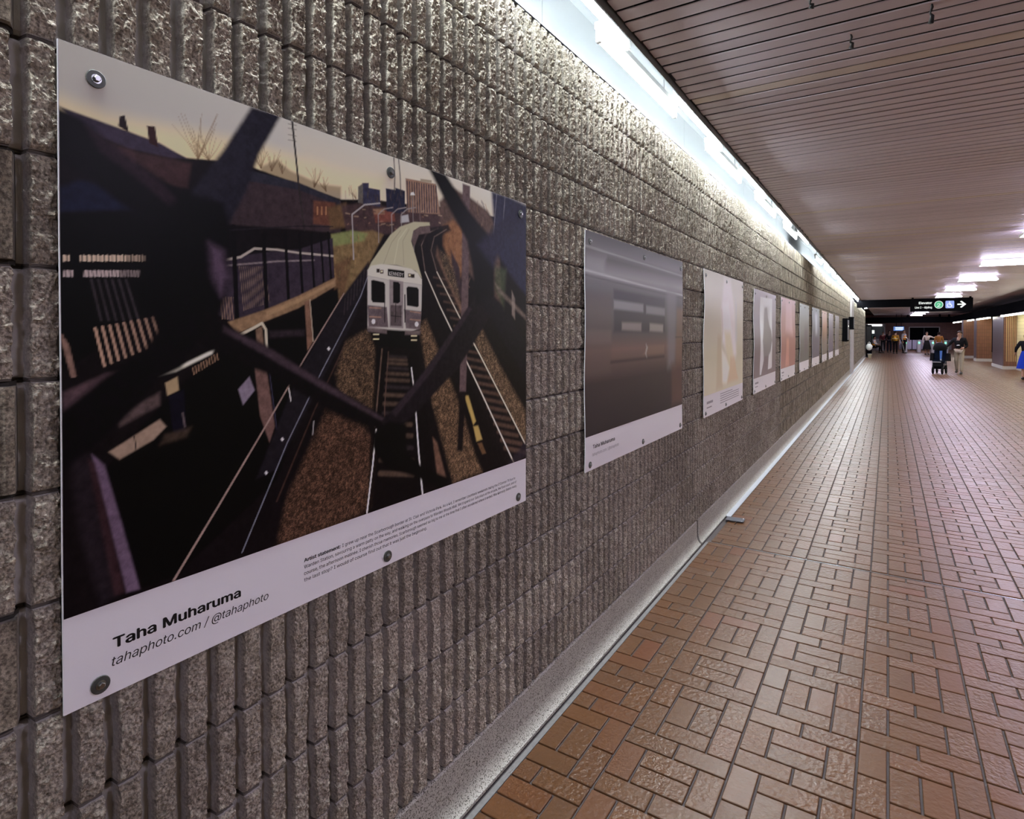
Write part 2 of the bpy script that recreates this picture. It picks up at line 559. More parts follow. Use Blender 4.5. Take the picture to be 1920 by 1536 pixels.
def seen(x, y):
    dep = (1.25 - x) * sph + y * cph; side = (x - 1.25) * cph + y * sph
    return dep > 0.3 and abs(side / dep) < 0.93 and 1.67 / dep < 0.86, dep
vis = []
for p in pavers:
    ok, dep = seen((p[0] + p[1]) / 2, (p[2] + p[3]) / 2)
    full = (p[1] - p[0] > 0.08) and ((p[1] - p[0]) * (p[3] - p[2]) > 0.015)
    vis.append((dep if ok and full else 1e9, p))
vis.sort(key=lambda q: q[0])
shared = {}
def paver_mesh(w, d):
    key = (round(w, 3), round(d, 3))
    if key not in shared:
        me = MB().box(-w / 2, w / 2, -d / 2, d / 2, -0.02, 0.0, 0.0022).mesh('paver')
        me.materials.append(M_PAVER); shared[key] = me
    return shared[key]
for dep, (x0, x1, y0, y1) in vis[:300]:
    o = link('paver', paver_mesh(x1 - x0, y1 - y0), None, floor, ((x0 + x1) / 2, (y0 + y1) / 2, R_.uniform(-0.0006, 0.0006)))
    o.rotation_euler = (R_.uniform(-0.003, 0.003), R_.uniform(-0.004, 0.004), 0)
rest = np.array([p for dep, p in vis[300:]])
n = len(rest)
b = 0.002
tz = NP.uniform(-0.0006, 0.0006, n)
tilt = NP.uniform(-0.0004, 0.0004, (n, 4))
x0, x1, y0, y1 = rest.T
V = np.zeros((n, 12, 3))
for k, (X, Y, Zz) in enumerate(((x0 + b, y0 + b, 0), (x1 - b, y0 + b, 0), (x1 - b, y1 - b, 0), (x0 + b, y1 - b, 0),
                                (x0, y0, -b), (x1, y0, -b), (x1, y1, -b), (x0, y1, -b), (x0, y0, -0.02), (x1, y0, -0.02), (x1, y1, -0.02), (x0, y1, -0.02))):
    V[:, k, 0] = X; V[:, k, 1] = Y; V[:, k, 2] = Zz + tz + (tilt[:, k] if k < 4 else 0)
q = np.array([(0, 1, 2, 3)] + [(4 + i, 4 + (i + 1) % 4, (i + 1) % 4, i) for i in range(4)] + [(8 + i, 8 + (i + 1) % 4, 4 + (i + 1) % 4, 4 + i) for i in range(4)])
Q = (q[None] + 12 * np.arange(n)[:, None, None]).reshape(-1, 4)
me = quads_mesh('paver_field', V.reshape(-1, 3), Q, False, np.repeat(NP.rand(n), 9))
o = link('paver_field', me, M_PAVERS, floor); o['kind'] = 'stuff'

# mortar strip beside the kerb, metal joint strip across the floor
M_MSTRIP = plain('edge_mortar', (0.20, 0.195, 0.185), 0.85, var=0.3, scale=50, bump=0.4)
m = MB().box(0.039, 0.060, -4.0, 4.77, -0.02, -0.0015)
o = m.build('trim_1', M_MSTRIP); tag(o, 'grey mortar strip between kerb and pavers', None, None, 'structure')
M_ALU = plain('dull_aluminium', (0.55, 0.55, 0.56), 0.32, 1.0, var=0.1, scale=20)
o = MB().box(0.06, 6.0, 4.7785, 4.7855, -0.02, 0.0005).build('trim_2', M_ALU); tag(o, 'thin metal expansion strip across the paver floor', None, None, 'structure')
# lifted steel cover plate at the kerb
pl = empty('cover_plate', (0.05, 5.37, 0.0)); tag(pl, 'small grey steel cover plate lying at the kerb by the floor joint', 'plate')
m = MB().prism([(0.0, 0.0), (0.15, 0.005), (0.148, 0.115), (0.0, 0.11)], 'z', 0.012, 0.015)
M_STEEL = plain('worn_steel', (0.13, 0.13, 0.15), 0.5, 0.9, var=0.2, scale=25)
m.build('plate', M_STEEL, pl)
MB().box(0.005, 0.022, 0.004, 0.108, 0.0005, 0.0118).build('flange', M_STEEL, pl)
for q in ((0.135, 0.018), (0.135, 0.098)):
    MB().lathe([(0.005, 0), (0.005, 0.0025), (0.0025, 0.0035)], 10, Matrix.Translation((q[0], q[1], 0.0152))).build('screw', M_ALU, pl)

# ------------------------------------------------------------------ ceiling of linear metal slats
def slat_mat(name, per_object):
    g = N(name)
    p = g.pos()
    if per_object: r = g.n('ObjectInfo').outputs['Random']
    else: r = g.n('Attribute', attribute_name='rnd').outputs['Fac']
    c = g.ramp(r, [(0, (0.690, 0.620, 0.700)), (0.35, (0.640, 0.580, 0.655)), (0.62, (0.720, 0.650, 0.720)), (0.86, (0.720, 0.640, 0.570)), (0.93, (0.660, 0.595, 0.665))], 'CONSTANT')
    sm = g.noise(p, 2.2, 2)
    c = g.mix(g.math('MULTIPLY', sm, 0.35), c, (0.74, 0.67, 0.71))
    rr = g.math('ADD', g.math('MULTIPLY', sm, 0.10), 0.36)
    return g.set(c, rr, spec=0.3)
M_SLAT = slat_mat('enamelled_slat', True)
M_SLATS = slat_mat('enamelled_slat_far', False)
M_VOID = plain('ceiling_void', (0.012, 0.010, 0.011), 0.95)
CZ = 3.15
PITCH = 0.1115
ceil = MB().box(0.16, 6.8, -4.0, 66.0, 3.30, 3.40).build('ceiling', M_VOID)
tag(ceil, 'brown linear slat ceiling over the corridor', None, None, 'structure')
SP = [(0.0100, 0.006), (0.0100, 0.0035), (0.0115, 0.0010), (0.015, 0.0), (0.0965, 0.0), (0.1000, 0.0010), (0.1015, 0.0035), (0.1015, 0.006), (0.1012, 0.0062), (0.098, 0.004), (0.0135, 0.004), (0.0103, 0.0062)]
slat_me = MB().prism(SP, 'x', 0.0, 6.55).mesh('slat'); slat_me.materials.append(M_SLAT)
SV, SQ, SR = [], [], []
k = 0
y = 2.911 - PITCH * 55
while y < 64:
    xs = 0.178 + R_.choice([0, 0, 0, 0, 0.004, -0.004, 0.012])
    hole = 32.4 < y < 39.0
    if 1.2 < y < 14.0:
        o = link('slat', slat_me, None, ceil, (xs, y, CZ + R_.uniform(-0.0012, 0.0012)))
        o.rotation_euler = (R_.uniform(-0.006, 0.006), 0, R_.uniform(-0.0004, 0.0004))
    else:
        a = 3.6 if hole else xs
        w = R_.uniform(-0.001, 0.001)
        pts = SP[:8]
        vs = [(X, y + p[0], CZ + p[1] + w) for X in (a, xs + 6.55) for p in pts]
        o0 = len(SV); SV += vs
        rv = R_.random()
        for i in range(7): SQ.append((o0 + i, o0 + i + 1, o0 + 8 + i + 1, o0 + 8 + i)); SR.append(rv)
    y += PITCH
me = quads_mesh('slat_field', np.array(SV), np.array(SQ), False, np.array(SR))
o = link('slat_field', me, M_SLATS, ceil); o['kind'] = 'stuff'
# scraps of dark tape hanging from the slats
M_TAPE = plain('black_tape', (0.012, 0.011, 0.012), 0.6)
for (x, y, hgt, lab) in ((1.406, 3.33, 0.062, 'larger scrap of black tape hanging from a ceiling slat'), (1.083, 3.45, 0.045, 'thin twisted scrap of black tape on the slat ceiling'), (0.949, 2.96, 0.03, 'stub of black tape at a ceiling slat gap')):
    m = MB()
    zz = CZ + 0.02
    pts = [(x, y - 0.06, CZ + 0.004), (x + 0.004, y - 0.035, CZ - 0.006), (x - 0.003, y - 0.012, CZ - 0.010 - hgt * 0.2), (x + 0.006, y, CZ - hgt * 0.5), (x, y + 0.004, CZ - hgt)]
    m.tube(pts, [0.004, 0.006, 0.004, 0.009, 0.013], 6)
    tag(m.build('tape_scrap', M_TAPE), lab, 'tape')

# ------------------------------------------------------------------ lamp recess along the top of the wall
M_DIMWHITE = plain('dimmed_white_enamel', (0.13, 0.14, 0.145), 0.45, var=0.03, scale=4)  # white boards, colour darkened and set back to hold down tube glare
M_LAMPW = plain('lamp_white', (0.80, 0.80, 0.76), 0.4, var=0.02, scale=10)
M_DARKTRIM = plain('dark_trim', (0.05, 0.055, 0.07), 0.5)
t3 = empty('trim_3', (0, 0, 2.985)); tag(t3, 'white board lining of the lamp recess above the block wall', None, None, 'structure')
y = 2.585 - 2.44 * 3
while y < 44:
    y1 = min(y + 2.437, 44.9)
    MB().box(-0.24, -0.22, y, y1, 0.0, 0.485).build('panel', M_DIMWHITE, t3)
    y += 2.44
MB().box(-0.24, 0.176, -4.0, 44.9, 0.485, 0.50).build('recess_top', M_DIMWHITE, t3)
MB().box(-0.034, -0.008, -4.0, 44.9, 0.001, 0.009).build('ledge', M_DARKTRIM, t3)
MB().box(0.160, 0.168, -4.0, 44.9, 0.127, 0.485).build('edge_angle', M_DIMWHITE, t3)
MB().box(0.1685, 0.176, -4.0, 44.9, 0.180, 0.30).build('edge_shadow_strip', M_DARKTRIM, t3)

M_TUBE = glow('fluorescent_tube', TUBE_C, TUBE_L)
tube_me = MB().lathe([(0.008, 0.0), (0.013, 0.004), (0.013, 1.166), (0.008, 1.170)], 8, Matrix.Rotation(-math.pi / 2, 4, 'X')).mesh('tube'); tube_me.materials.append(M_TUBE)
def batten_lamp(zt):
    r = empty('tube_lamp', (0, 0, 0))
    MB().box(-0.019, 0.019, -0.012, 1.225, 0.048, 0.085, 0.003).build('batten', M_LAMPW, r)
    for yh in (0.2, 1.0): MB().tube([(0, yh, 0.084), (0, yh, 3.4702 - zt)], 0.006, 6).build('hanger', M_ALU, r)
    for y0 in (-0.012, 1.199):
        s = MB().box(-0.013, 0.013, y0, y0 + 0.026, -0.018, 0.0485, 0.003).build('socket', M_LAMPW, r)
        yy = y0 + (0.026 if y0 < 0 else 0)
        MB().box(-0.005, 0.005, min(yy, yy + (0.006 if y0 < 0 else -0.006)), max(yy, yy + (0.006 if y0 < 0 else -0.006)), -0.004, 0.004).build('pin', M_ALU, s)
    link('tube', tube_me, None, r, (0, 0.0215, 0))
    return r
protos = {0.095: batten_lamp(3.160), 0.045: batten_lamp(3.105)}
spots = []
for k in range(-2, 21):
    ya, yb = 1.72 + 2.045 * k, 2.682 + 2.045 * k
    spots.append((0.095, ya, 3.160)); spots.append((0.045, yb, 3.105))
spots = [s for s in spots if s[1] < 43.2 and not (11.3 < s[1] + 0.6 < 12.6 and s[0] < 0.1)]
spots.sort(key=lambda s: s[1])
n_back = len([s for s in spots if s[1] + 1.2 < 2.1])
used = set()
for i, s in enumerate(spots):
    o = copy_tree(protos[s[0]]) if s[0] in used else protos[s[0]]
    used.add(s[0])
    o.location = s
    if i < n_back: lab = 'fluorescent tube lamp above the wall out of view, %s before the train poster' % ORD[n_back - 1 - i]
    else: lab = 'bare fluorescent tube lamp along the wall top, %s from the near end' % ORD[i - n_back]
    tag(o, lab, 'lamp', 'tube lamps along the top of the block wall')
# ------------------------------------------------------------------ posters
SHAPES = [["P",[222,190,130],0.0269,[[-0.015,1.1052],[0.0766,1.0964],[0.2045,1.1086],[0.3868,1.1245],[0.64,1.121],[0.7988,1.1343],[0.7985,1.0646],[0.5038,1.0368],[0.2038,1.0099],[-0.0076,1.047]],0.7],
["P",[205,182,150],0.06,[[0.5045,1.1692],[1.0396,1.1955],[1.6123,1.1278],[1.6124,1.0193],[0.7562,1.0265],[0.504,1.0765]],0.5],
["L",[128,98,62],0.0014,[[0.2509,1.0565],[0.2566,1.1017],[0.2568,1.1455]],0.6,0.0011,0.0004],
["L",[128,98,62],0.0014,[[0.2509,1.0565],[0.2745,1.1066],[0.2906,1.1557]],0.6,0.0011,0.0004],
["L",[128,98,62],0.0014,[[0.2509,1.0565],[0.2277,1.0866],[0.1976,1.1134]],0.6,0.001,0.0004],
["L",[128,98,62],0.0014,[[0.2509,1.0565],[0.2516,1.1045],[0.2595,1.1548]],0.6,0.0011,0.0004],
["L",[128,98,62],0.0014,[[0.2509,1.0565],[0.2463,1.0858],[0.2409,1.1147]],0.6,0.001,0.0004],
["L",[128,98,62],0.0014,[[0.2509,1.0565],[0.2486,1.0803],[0.2515,1.1054]],0.6,0.001,0.0004],
["L",[128,98,62],0.0014,[[0.2509,1.0565],[0.2388,1.1013],[0.2221,1.1439]],0.6,0.001,0.0004],
["L",[128,98,62],0.0014,[[0.2509,1.0565],[0.2271,1.095],[0.2103,1.1342]],0.6,0.001,0.0004],
["L",[128,98,62],0.0014,[[0.2509,1.0565],[0.2489,1.0833],[0.256,1.1127]],0.6,0.001,0.0004],
["L",[128,98,62],0.0014,[[0.2509,1.0565],[0.264,1.0896],[0.2828,1.1247]],0.6,0.0011,0.0004],
["L",[128,98,62],0.0014,[[0.2509,1.0565],[0.2706,1.1091],[0.295,1.1642]],0.6,0.0011,0.0004],
["L",[128,98,62],0.0014,[[0.2509,1.0565],[0.2732,1.1008],[0.2926,1.1454]],0.6,0.0011,0.0004],
["L",[128,98,62],0.0014,[[0.2509,1.0565],[0.2343,1.1008],[0.2148,1.1429]],0.6,0.001,0.0004],
["L",[128,98,62],0.0014,[[0.2509,1.0565],[0.2699,1.1094],[0.2933,1.1648]],0.6,0.0011,0.0004],
["L",[128,98,62],0.0014,[[0.2743,1.06],[0.2633,1.0775],[0.259,1.0965]],0.6,0.0011,0.0004],
["L",[128,98,62],0.0014,[[0.2743,1.06],[0.2567,1.0783],[0.2376,1.0957]],0.6,0.0011,0.0004],
["L",[128,98,62],0.0014,[[0.2743,1.06],[0.252,1.0841],[0.2333,1.1084]],0.6,0.001,0.0004],
["L",[128,98,62],0.0014,[[0.2743,1.06],[0.2646,1.0901],[0.2554,1.12]],0.6,0.0011,0.0004],
["L",[128,98,62],0.0014,[[0.2743,1.06],[0.2669,1.0844],[0.2557,1.1074]],0.6,0.0011,0.0004],
["L",[128,98,62],0.0014,[[0.2743,1.06],[0.2511,1.0894],[0.2372,1.1205]],0.6,0.001,0.0004],
["L",[128,98,62],0.0014,[[0.2743,1.06],[0.2766,1.0938],[0.2882,1.1304]],0.6,0.0011,0.0004],
["L",[128,98,62],0.0014,[[0.2743,1.06],[0.2833,1.0865],[0.291,1.1129]],0.6,0.0011,0.0004],
["L",[128,98,62],0.0014,[[0.2743,1.06],[0.2507,1.072],[0.2336,1.0852]],0.6,0.001,0.0004],
["L",[128,98,62],0.0014,[[0.2743,1.06],[0.2914,1.0854],[0.3038,1.1099]],0.6,0.0011,0.0004],
["L",[128,98,62],0.0015,[[0.3335,1.0685],[0.3418,1.0949],[0.3534,1.1225]],0.6,0.0011,0.0004],
["L",[128,98,62],0.0015,[[0.3335,1.0685],[0.3306,1.0866],[0.3222,1.1031]],0.6,0.0011,0.0004],
["L",[128,98,62],0.0015,[[0.3335,1.0685],[0.3243,1.0879],[0.3092,1.1055]],0.6,0.0011,0.0004],
["L",[128,98,62],0.0015,[[0.3335,1.0685],[0.346,1.084],[0.3494,1.0974]],0.6,0.0011,0.0004],
["L",[128,98,62],0.0015,[[0.3335,1.0685],[0.3219,1.082],[0.3083,1.0947]],0.6,0.0011,0.0004],
["L",[128,98,62],0.0015,[[0.3335,1.0685],[0.3474,1.0884],[0.3526,1.1063]],0.6,0.0011,0.0004],
["L",[128,98,62],0.0015,[[0.3335,1.0685],[0.331,1.0839],[0.3323,1.1003]],0.6,0.0011,0.0004],
["L",[128,98,62],0.0015,[[0.3335,1.0685],[0.3195,1.078],[0.3127,1.0891]],0.6,0.0011,0.0004],
["L",[128,98,62],0.0016,[[0.4003,1.0722],[0.4001,1.0982],[0.4075,1.1262]],0.6,0.0012,0.0005],
["L",[128,98,62],0.0016,[[0.4003,1.0722],[0.3857,1.0945],[0.3706,1.1162]],0.6,0.0012,0.0005],
["L",[128,98,62],0.0016,[[0.4003,1.0722],[0.3966,1.087],[0.3909,1.1012]],0.6,0.0012,0.0005],
["L",[128,98,62],0.0016,[[0.4003,1.0722],[0.407,1.0925],[0.4156,1.1134]],0.6,0.0012,0.0005],
["L",[128,98,62],0.0016,[[0.4003,1.0722],[0.3804,1.0922],[0.371,1.1144]],0.6,0.0012,0.0005],
["L",[128,98,62],0.0016,[[0.4003,1.0722],[0.3941,1.0945],[0.3961,1.1189]],0.6,0.0012,0.0005],
["L",[128,98,62],0.0016,[[0.4003,1.0722],[0.4066,1.0992],[0.4101,1.1256]],0.6,0.0012,0.0005],
["L",[128,98,62],0.0016,[[0.4003,1.0722],[0.406,1.0875],[0.4133,1.1032]],0.6,0.0012,0.0005],
["L",[128,98,62],0.0016,[[0.4003,1.0722],[0.3859,1.0926],[0.3762,1.1138]],0.6,0.0012,0.0005],
["L",[128,98,62],0.0016,[[0.4003,1.0722],[0.4009,1.0984],[0.3937,1.1226]],0.6,0.0012,0.0005],
["L",[128,98,62],0.0017,[[0.4287,1.0725],[0.4403,1.0933],[0.4525,1.1145]],0.6,0.0012,0.0005],
["L",[128,98,62],0.0017,[[0.4287,1.0725],[0.4309,1.0914],[0.438,1.1115]],0.6,0.0012,0.0005],
["L",[128,98,62],0.0016,[[0.4287,1.0725],[0.4225,1.085],[0.4192,1.0981]],0.6,0.0012,0.0005],
["L",[128,98,62],0.0017,[[0.4287,1.0725],[0.4424,1.1005],[0.4533,1.1283]],0.6,0.0012,0.0005],
["L",[128,98,62],0.0016,[[0.4287,1.0725],[0.422,1.0874],[0.4247,1.1045]],0.6,0.0012,0.0005],
["L",[128,98,62],0.0016,[[0.4287,1.0725],[0.4244,1.0938],[0.4119,1.1129]],0.6,0.0012,0.0005],
["L",[128,98,62],0.0016,[[0.4287,1.0725],[0.4259,1.0942],[0.4169,1.1143]],0.6,0.0012,0.0005],
["L",[128,98,62],0.0017,[[0.4287,1.0725],[0.4353,1.0949],[0.436,1.1159]],0.6,0.0012,0.0005],
["L",[128,98,62],0.0017,[[0.458,1.0728],[0.4509,1.0871],[0.4491,1.1026]],0.6,0.0013,0.0005],
["L",[128,98,62],0.0017,[[0.458,1.0728],[0.4585,1.0895],[0.4544,1.1052]],0.6,0.0013,0.0005],
["L",[128,98,62],0.0017,[[0.458,1.0728],[0.4538,1.0902],[0.4461,1.1066]],0.6,0.0013,0.0005],
["L",[128,98,62],0.0017,[[0.458,1.0728],[0.4588,1.0821],[0.4585,1.0911]],0.6,0.0013,0.0005],
["L",[128,98,62],0.0017,[[0.458,1.0728],[0.4506,1.0867],[0.4442,1.1007]],0.6,0.0013,0.0005],
["L",[128,98,62],0.0017,[[0.458,1.0728],[0.4671,1.0903],[0.469,1.1063]],0.6,0.0013,0.0005],
["L",[128,98,62],0.0017,[[0.458,1.0728],[0.456,1.0877],[0.4484,1.1012]],0.6,0.0013,0.0005],
["L",[128,98,62],0.0018,[[0.5525,1.0601],[0.5658,1.0809],[0.5699,1.0998]],0.6,0.0014,0.0005],
["L",[128,98,62],0.0018,[[0.5525,1.0601],[0.569,1.0864],[0.5727,1.1102]],0.6,0.0014,0.0005],
["L",[128,98,62],0.0018,[[0.5525,1.0601],[0.5659,1.0833],[0.5786,1.1067]],0.6,0.0014,0.0005],
["L",[128,98,62],0.0018,[[0.5525,1.0601],[0.545,1.0833],[0.5262,1.1035]],0.6,0.0014,0.0005],
["L",[128,98,62],0.0018,[[0.5525,1.0601],[0.5524,1.0828],[0.5465,1.1042]],0.6,0.0014,0.0005],
["L",[128,98,62],0.0018,[[0.5525,1.0601],[0.5616,1.0774],[0.5632,1.0932]],0.6,0.0014,0.0005],
["L",[128,98,62],0.0018,[[0.5525,1.0601],[0.5518,1.0823],[0.5533,1.105]],0.6,0.0014,0.0005],
["L",[128,98,62],0.0018,[[0.5525,1.0601],[0.5562,1.0848],[0.5562,1.1088]],0.6,0.0014,0.0005],
["L",[128,98,62],0.0019,[[0.5898,1.0567],[0.5892,1.0673],[0.5981,1.0799]],0.6,0.0014,0.0006],
["L",[128,98,62],0.0019,[[0.5898,1.0567],[0.5825,1.073],[0.5829,1.0909]],0.6,0.0014,0.0005],
["L",[128,98,62],0.0019,[[0.5898,1.0567],[0.5867,1.0737],[0.5963,1.0934]],0.6,0.0014,0.0006],
["L",[128,98,62],0.0019,[[0.5898,1.0567],[0.581,1.0679],[0.5845,1.0816]],0.6,0.0014,0.0005],
["L",[128,98,62],0.0019,[[0.5898,1.0567],[0.5736,1.0674],[0.5663,1.0797]],0.6,0.0014,0.0005],
["L",[128,98,62],0.0019,[[0.5898,1.0567],[0.5791,1.0653],[0.5695,1.074]],0.6,0.0014,0.0005],
["L",[128,98,62],0.0019,[[0.5898,1.0567],[0.5859,1.0733],[0.5796,1.0893]],0.6,0.0014,0.0005],
["L",[128,98,62],0.002,[[0.6924,1.0568],[0.6764,1.0719],[0.6757,1.0898]],0.6,0.0015,0.0006],
["L",[128,98,62],0.002,[[0.6924,1.0568],[0.6868,1.0677],[0.6841,1.079]],0.6,0.0015,0.0006],
["L",[128,98,62],0.002,[[0.6924,1.0568],[0.679,1.0717],[0.6696,1.0871]],0.6,0.0015,0.0006],
["L",[128,98,62],0.002,[[0.6924,1.0568],[0.6728,1.0682],[0.6657,1.082]],0.6,0.0015,0.0006],
["L",[128,98,62],0.002,[[0.6924,1.0568],[0.693,1.0695],[0.6912,1.0817]],0.6,0.0015,0.0006],
["P",[95,70,50],0.0059,[[0.4003,1.0759],[0.4434,1.1014],[0.4807,1.0844],[0.5693,1.0704],[0.6398,1.0782],[0.6396,1.0353],[0.4002,1.0535]],0.6],
["P",[20,13,17],0.0029,[[-0.0074,1.0798],[0.1086,1.0746],[0.226,1.0526],[0.2838,1.0623],[0.3729,1.0695],[0.5039,1.0567],[0.6396,1.0439],[0.7564,1.0659],[0.8885,1.0779],[1.0666,1.0999],[1.6551,1.1343],[1.656,0.1171],[-0.0067,0.1602]],1.0],
["P",[58,46,66],0.003,[[0.0022,1.0875],[0.0588,1.082],[0.1133,1.076],[0.1726,1.0693],[0.2282,1.0509],[0.1933,1.0445],[0.1131,1.0431],[0.033,1.0588]],1.0],
["P",[66,40,42],0.0063,[[0.0673,1.047],[0.1322,1.0408],[0.2371,1.0442],[0.2278,0.9907],[0.172,0.9867],[0.1224,1.0125]],1.0],
["P",[34,16,20],0.0012,[[0.0965,1.0813],[0.0994,1.1004],[0.1079,1.105],[0.1152,1.0744]],1.0],
["P",[54,24,24],0.0013,[[0.1484,1.0965],[0.1635,1.0999],[0.1694,1.06],[0.1522,1.0639]],1.0],
["P",[24,27,52],0.0076,[[0.0011,0.9441],[0.0323,0.9641],[0.0801,0.9674],[0.1718,0.9578],[0.1716,0.9363],[0.0007,0.9007]],1.0],
["P",[10,7,10],0.0058,[[0.0007,0.8988],[0.1716,0.9331],[0.171,0.8525],[0.0001,0.8252]],1.0],
["P",[60,44,50],0.0042,[[0.3144,1.0403],[0.3863,1.043],[0.5039,1.05],[0.6396,1.0267],[0.6392,0.9524],[0.5033,0.944],[0.3074,0.9271]],1.0],
["P",[44,42,56],0.0028,[[0.3144,1.0557],[0.3864,1.0603],[0.5039,1.0606],[0.6396,1.041],[0.6396,1.0267],[0.5038,1.0421],[0.3143,1.0321]],1.0],
["P",[98,56,40],0.0031,[[0.549,1.0241],[0.6215,1.032],[0.6176,0.9692],[0.5487,0.9642]],1.0],
["P",[100,72,40],0.0065,[[0.5948,1.0131],[0.6581,1.0387],[0.6767,0.9766],[0.6033,0.9586]],1.0],
["L",[190,130,70],0.0015,[[0.5623,1.0101],[0.5622,0.9909]],0.7,0.0015,0.0015],
["L",[190,130,70],0.0015,[[0.5758,1.0125],[0.5757,0.9932]],0.7,0.0015,0.0015],
["L",[190,130,70],0.0016,[[0.5896,1.015],[0.5895,0.9955]],0.7,0.0016,0.0016],
["P",[72,50,52],0.0056,[[0.6396,1.0282],[0.7359,1.053],[0.8884,1.0569],[1.0666,1.0929],[1.0665,1.0351],[0.7982,0.9716],[0.6577,0.9594]],1.0],
["P",[120,62,48],0.0037,[[0.7562,1.0341],[0.8425,1.0489],[0.8469,1.018],[0.7665,1.0008]],1.0],
["P",[150,110,80],0.0036,[[0.7563,1.0386],[0.8028,1.0499],[0.8027,1.0312],[0.7603,1.0241]],0.8],
["P",[190,185,190],0.0029,[[0.8697,1.0376],[0.9026,1.0479],[0.9073,1.0259],[0.8697,1.0168]],0.7],
["P",[54,52,78],0.0021,[[0.7161,1.1043],[0.7402,1.1094],[0.7401,1.0959],[0.7837,1.0987],[0.7856,1.0499],[0.7158,1.0464]],1.0],
["P",[96,88,84],0.0026,[[0.7003,1.0907],[0.718,1.1033],[0.7178,1.0467],[0.7001,1.0465]],1.0],
["P",[38,38,62],0.0023,[[0.8073,1.1082],[0.8472,1.1116],[0.8472,1.1179],[0.8886,1.1167],[0.8884,1.0456],[0.8114,1.042]],1.0],
["P",[140,104,84],0.0025,[[0.8911,1.156],[1.0342,1.1684],[1.0556,1.0736],[0.8978,1.0536]],1.0],
["L",[64,52,66],0.0012,[[0.8981,1.1478],[0.9014,1.0542]],1.0,0.002,0.002],
["L",[64,52,66],0.0012,[[0.9088,1.1489],[0.9122,1.0561]],1.0,0.002,0.002],
["L",[64,52,66],0.0012,[[0.9197,1.15],[0.923,1.0579]],1.0,0.002,0.002],
["L",[64,52,66],0.0012,[[0.9306,1.1511],[0.934,1.0598]],1.0,0.002,0.002],
["L",[64,52,66],0.0012,[[0.9416,1.1522],[0.9451,1.0617]],1.0,0.002,0.002],
["L",[64,52,66],0.0012,[[0.9528,1.1533],[0.9563,1.0636]],1.0,0.0021,0.0021],
["L",[64,52,66],0.0012,[[0.9641,1.1544],[0.9676,1.0655]],1.0,0.0021,0.0021],
["L",[64,52,66],0.0013,[[0.9754,1.1556],[0.979,1.0675]],1.0,0.0021,0.0021],
["L",[64,52,66],0.0013,[[0.9869,1.1567],[0.9906,1.0694]],1.0,0.0021,0.0021],
["L",[64,52,66],0.0013,[[0.9986,1.1579],[1.0022,1.0714]],1.0,0.0021,0.0021],
["L",[64,52,66],0.0013,[[1.0103,1.1591],[1.014,1.0734]],1.0,0.0021,0.0021],
["L",[64,52,66],0.0013,[[1.0222,1.1603],[1.0259,1.0755]],1.0,0.0022,0.0022],
["L",[64,52,66],0.0013,[[1.0342,1.1615],[1.038,1.0775]],1.0,0.0022,0.0022],
["P",[150,132,110],0.0021,[[0.9591,1.1692],[1.013,1.1759],[1.0129,1.1673],[0.959,1.1609]],1.0],
["L",[70,62,58],0.0015,[[0.8408,1.2081],[0.8451,1.1523],[0.8426,1.1012]],0.8,0.0024,0.0024],
["L",[70,62,58],0.0016,[[0.8611,1.2068],[0.8678,1.1573],[0.8699,1.1002]],0.8,0.0024,0.0024],
["L",[50,42,42],0.0012,[[0.486,1.2112],[0.4979,1.1147],[0.5069,1.0374],[0.5224,0.9441]],1.0,0.0029,0.0022],
["L",[80,70,66],0.0015,[[0.4752,1.1975],[0.4984,1.2004]],0.6,0.0011,0.0011],
["L",[80,70,66],0.0015,[[0.4752,1.1871],[0.4983,1.1899]],0.6,0.0011,0.0011],
["L",[80,70,66],0.0014,[[0.4751,1.1715],[0.4982,1.1741]],0.6,0.0011,0.0011],
["L",[80,70,66],0.0014,[[0.475,1.1585],[0.4982,1.1609]],0.6,0.0011,0.0011],
["P",[92,68,60],0.0097,[[1.0502,1.1144],[1.1233,1.1746],[1.229,1.1588],[1.3276,1.1327],[1.3977,1.0747],[1.4231,0.7946],[1.277,0.8464],[1.1228,0.9627],[1.061,1.0342]],1.0],
["P",[136,88,44],0.0115,[[1.072,1.0377],[1.1231,1.0669],[1.1763,1.0424],[1.2068,0.9538],[1.1579,0.8664],[1.1112,0.9077],[1.0719,0.9744]],1.0],
["P",[60,42,48],0.007,[[1.1113,0.9613],[1.158,0.912],[1.1759,0.8032],[1.1283,0.801]],1.0],
["P",[40,40,66],0.0142,[[1.3518,1.2117],[1.4719,1.2133],[1.6207,1.1986],[1.621,0.8243],[1.4911,0.9014],[1.3798,0.9924]],1.0],
["L",[150,140,150],0.0021,[[1.387,1.2088],[1.3656,1.0502]],0.5,0.002,0.002],
["L",[150,140,150],0.0022,[[1.4455,1.2204],[1.4232,1.0582]],0.5,0.0021,0.0021],
["P",[66,74,48],0.0163,[[1.3726,0.932],[1.453,0.9292],[1.4342,0.7747],[1.3726,0.8524]],0.8],
["P",[120,100,90],0.0085,[[1.3726,0.8723],[1.5915,0.7581],[1.6125,0.7282],[1.3976,0.8379]],0.7],
["P",[150,130,120],0.0057,[[1.4911,0.8494],[1.5146,0.8193],[1.5146,0.7352],[1.4911,0.7557]],0.6],
["L",[56,42,48],0.0031,[[1.3493,0.911],[1.3462,0.9337]],0.55,0.0021,0.0021],
["L",[70,50,46],0.0029,[[1.2283,1.0114],[1.2314,1.0337]],0.55,0.002,0.002],
["L",[120,92,74],0.0031,[[1.349,0.8615],[1.3438,0.8905]],0.55,0.0021,0.0021],
["L",[70,50,46],0.0027,[[1.0891,1.1002],[1.0843,1.1254]],0.55,0.0018,0.0018],
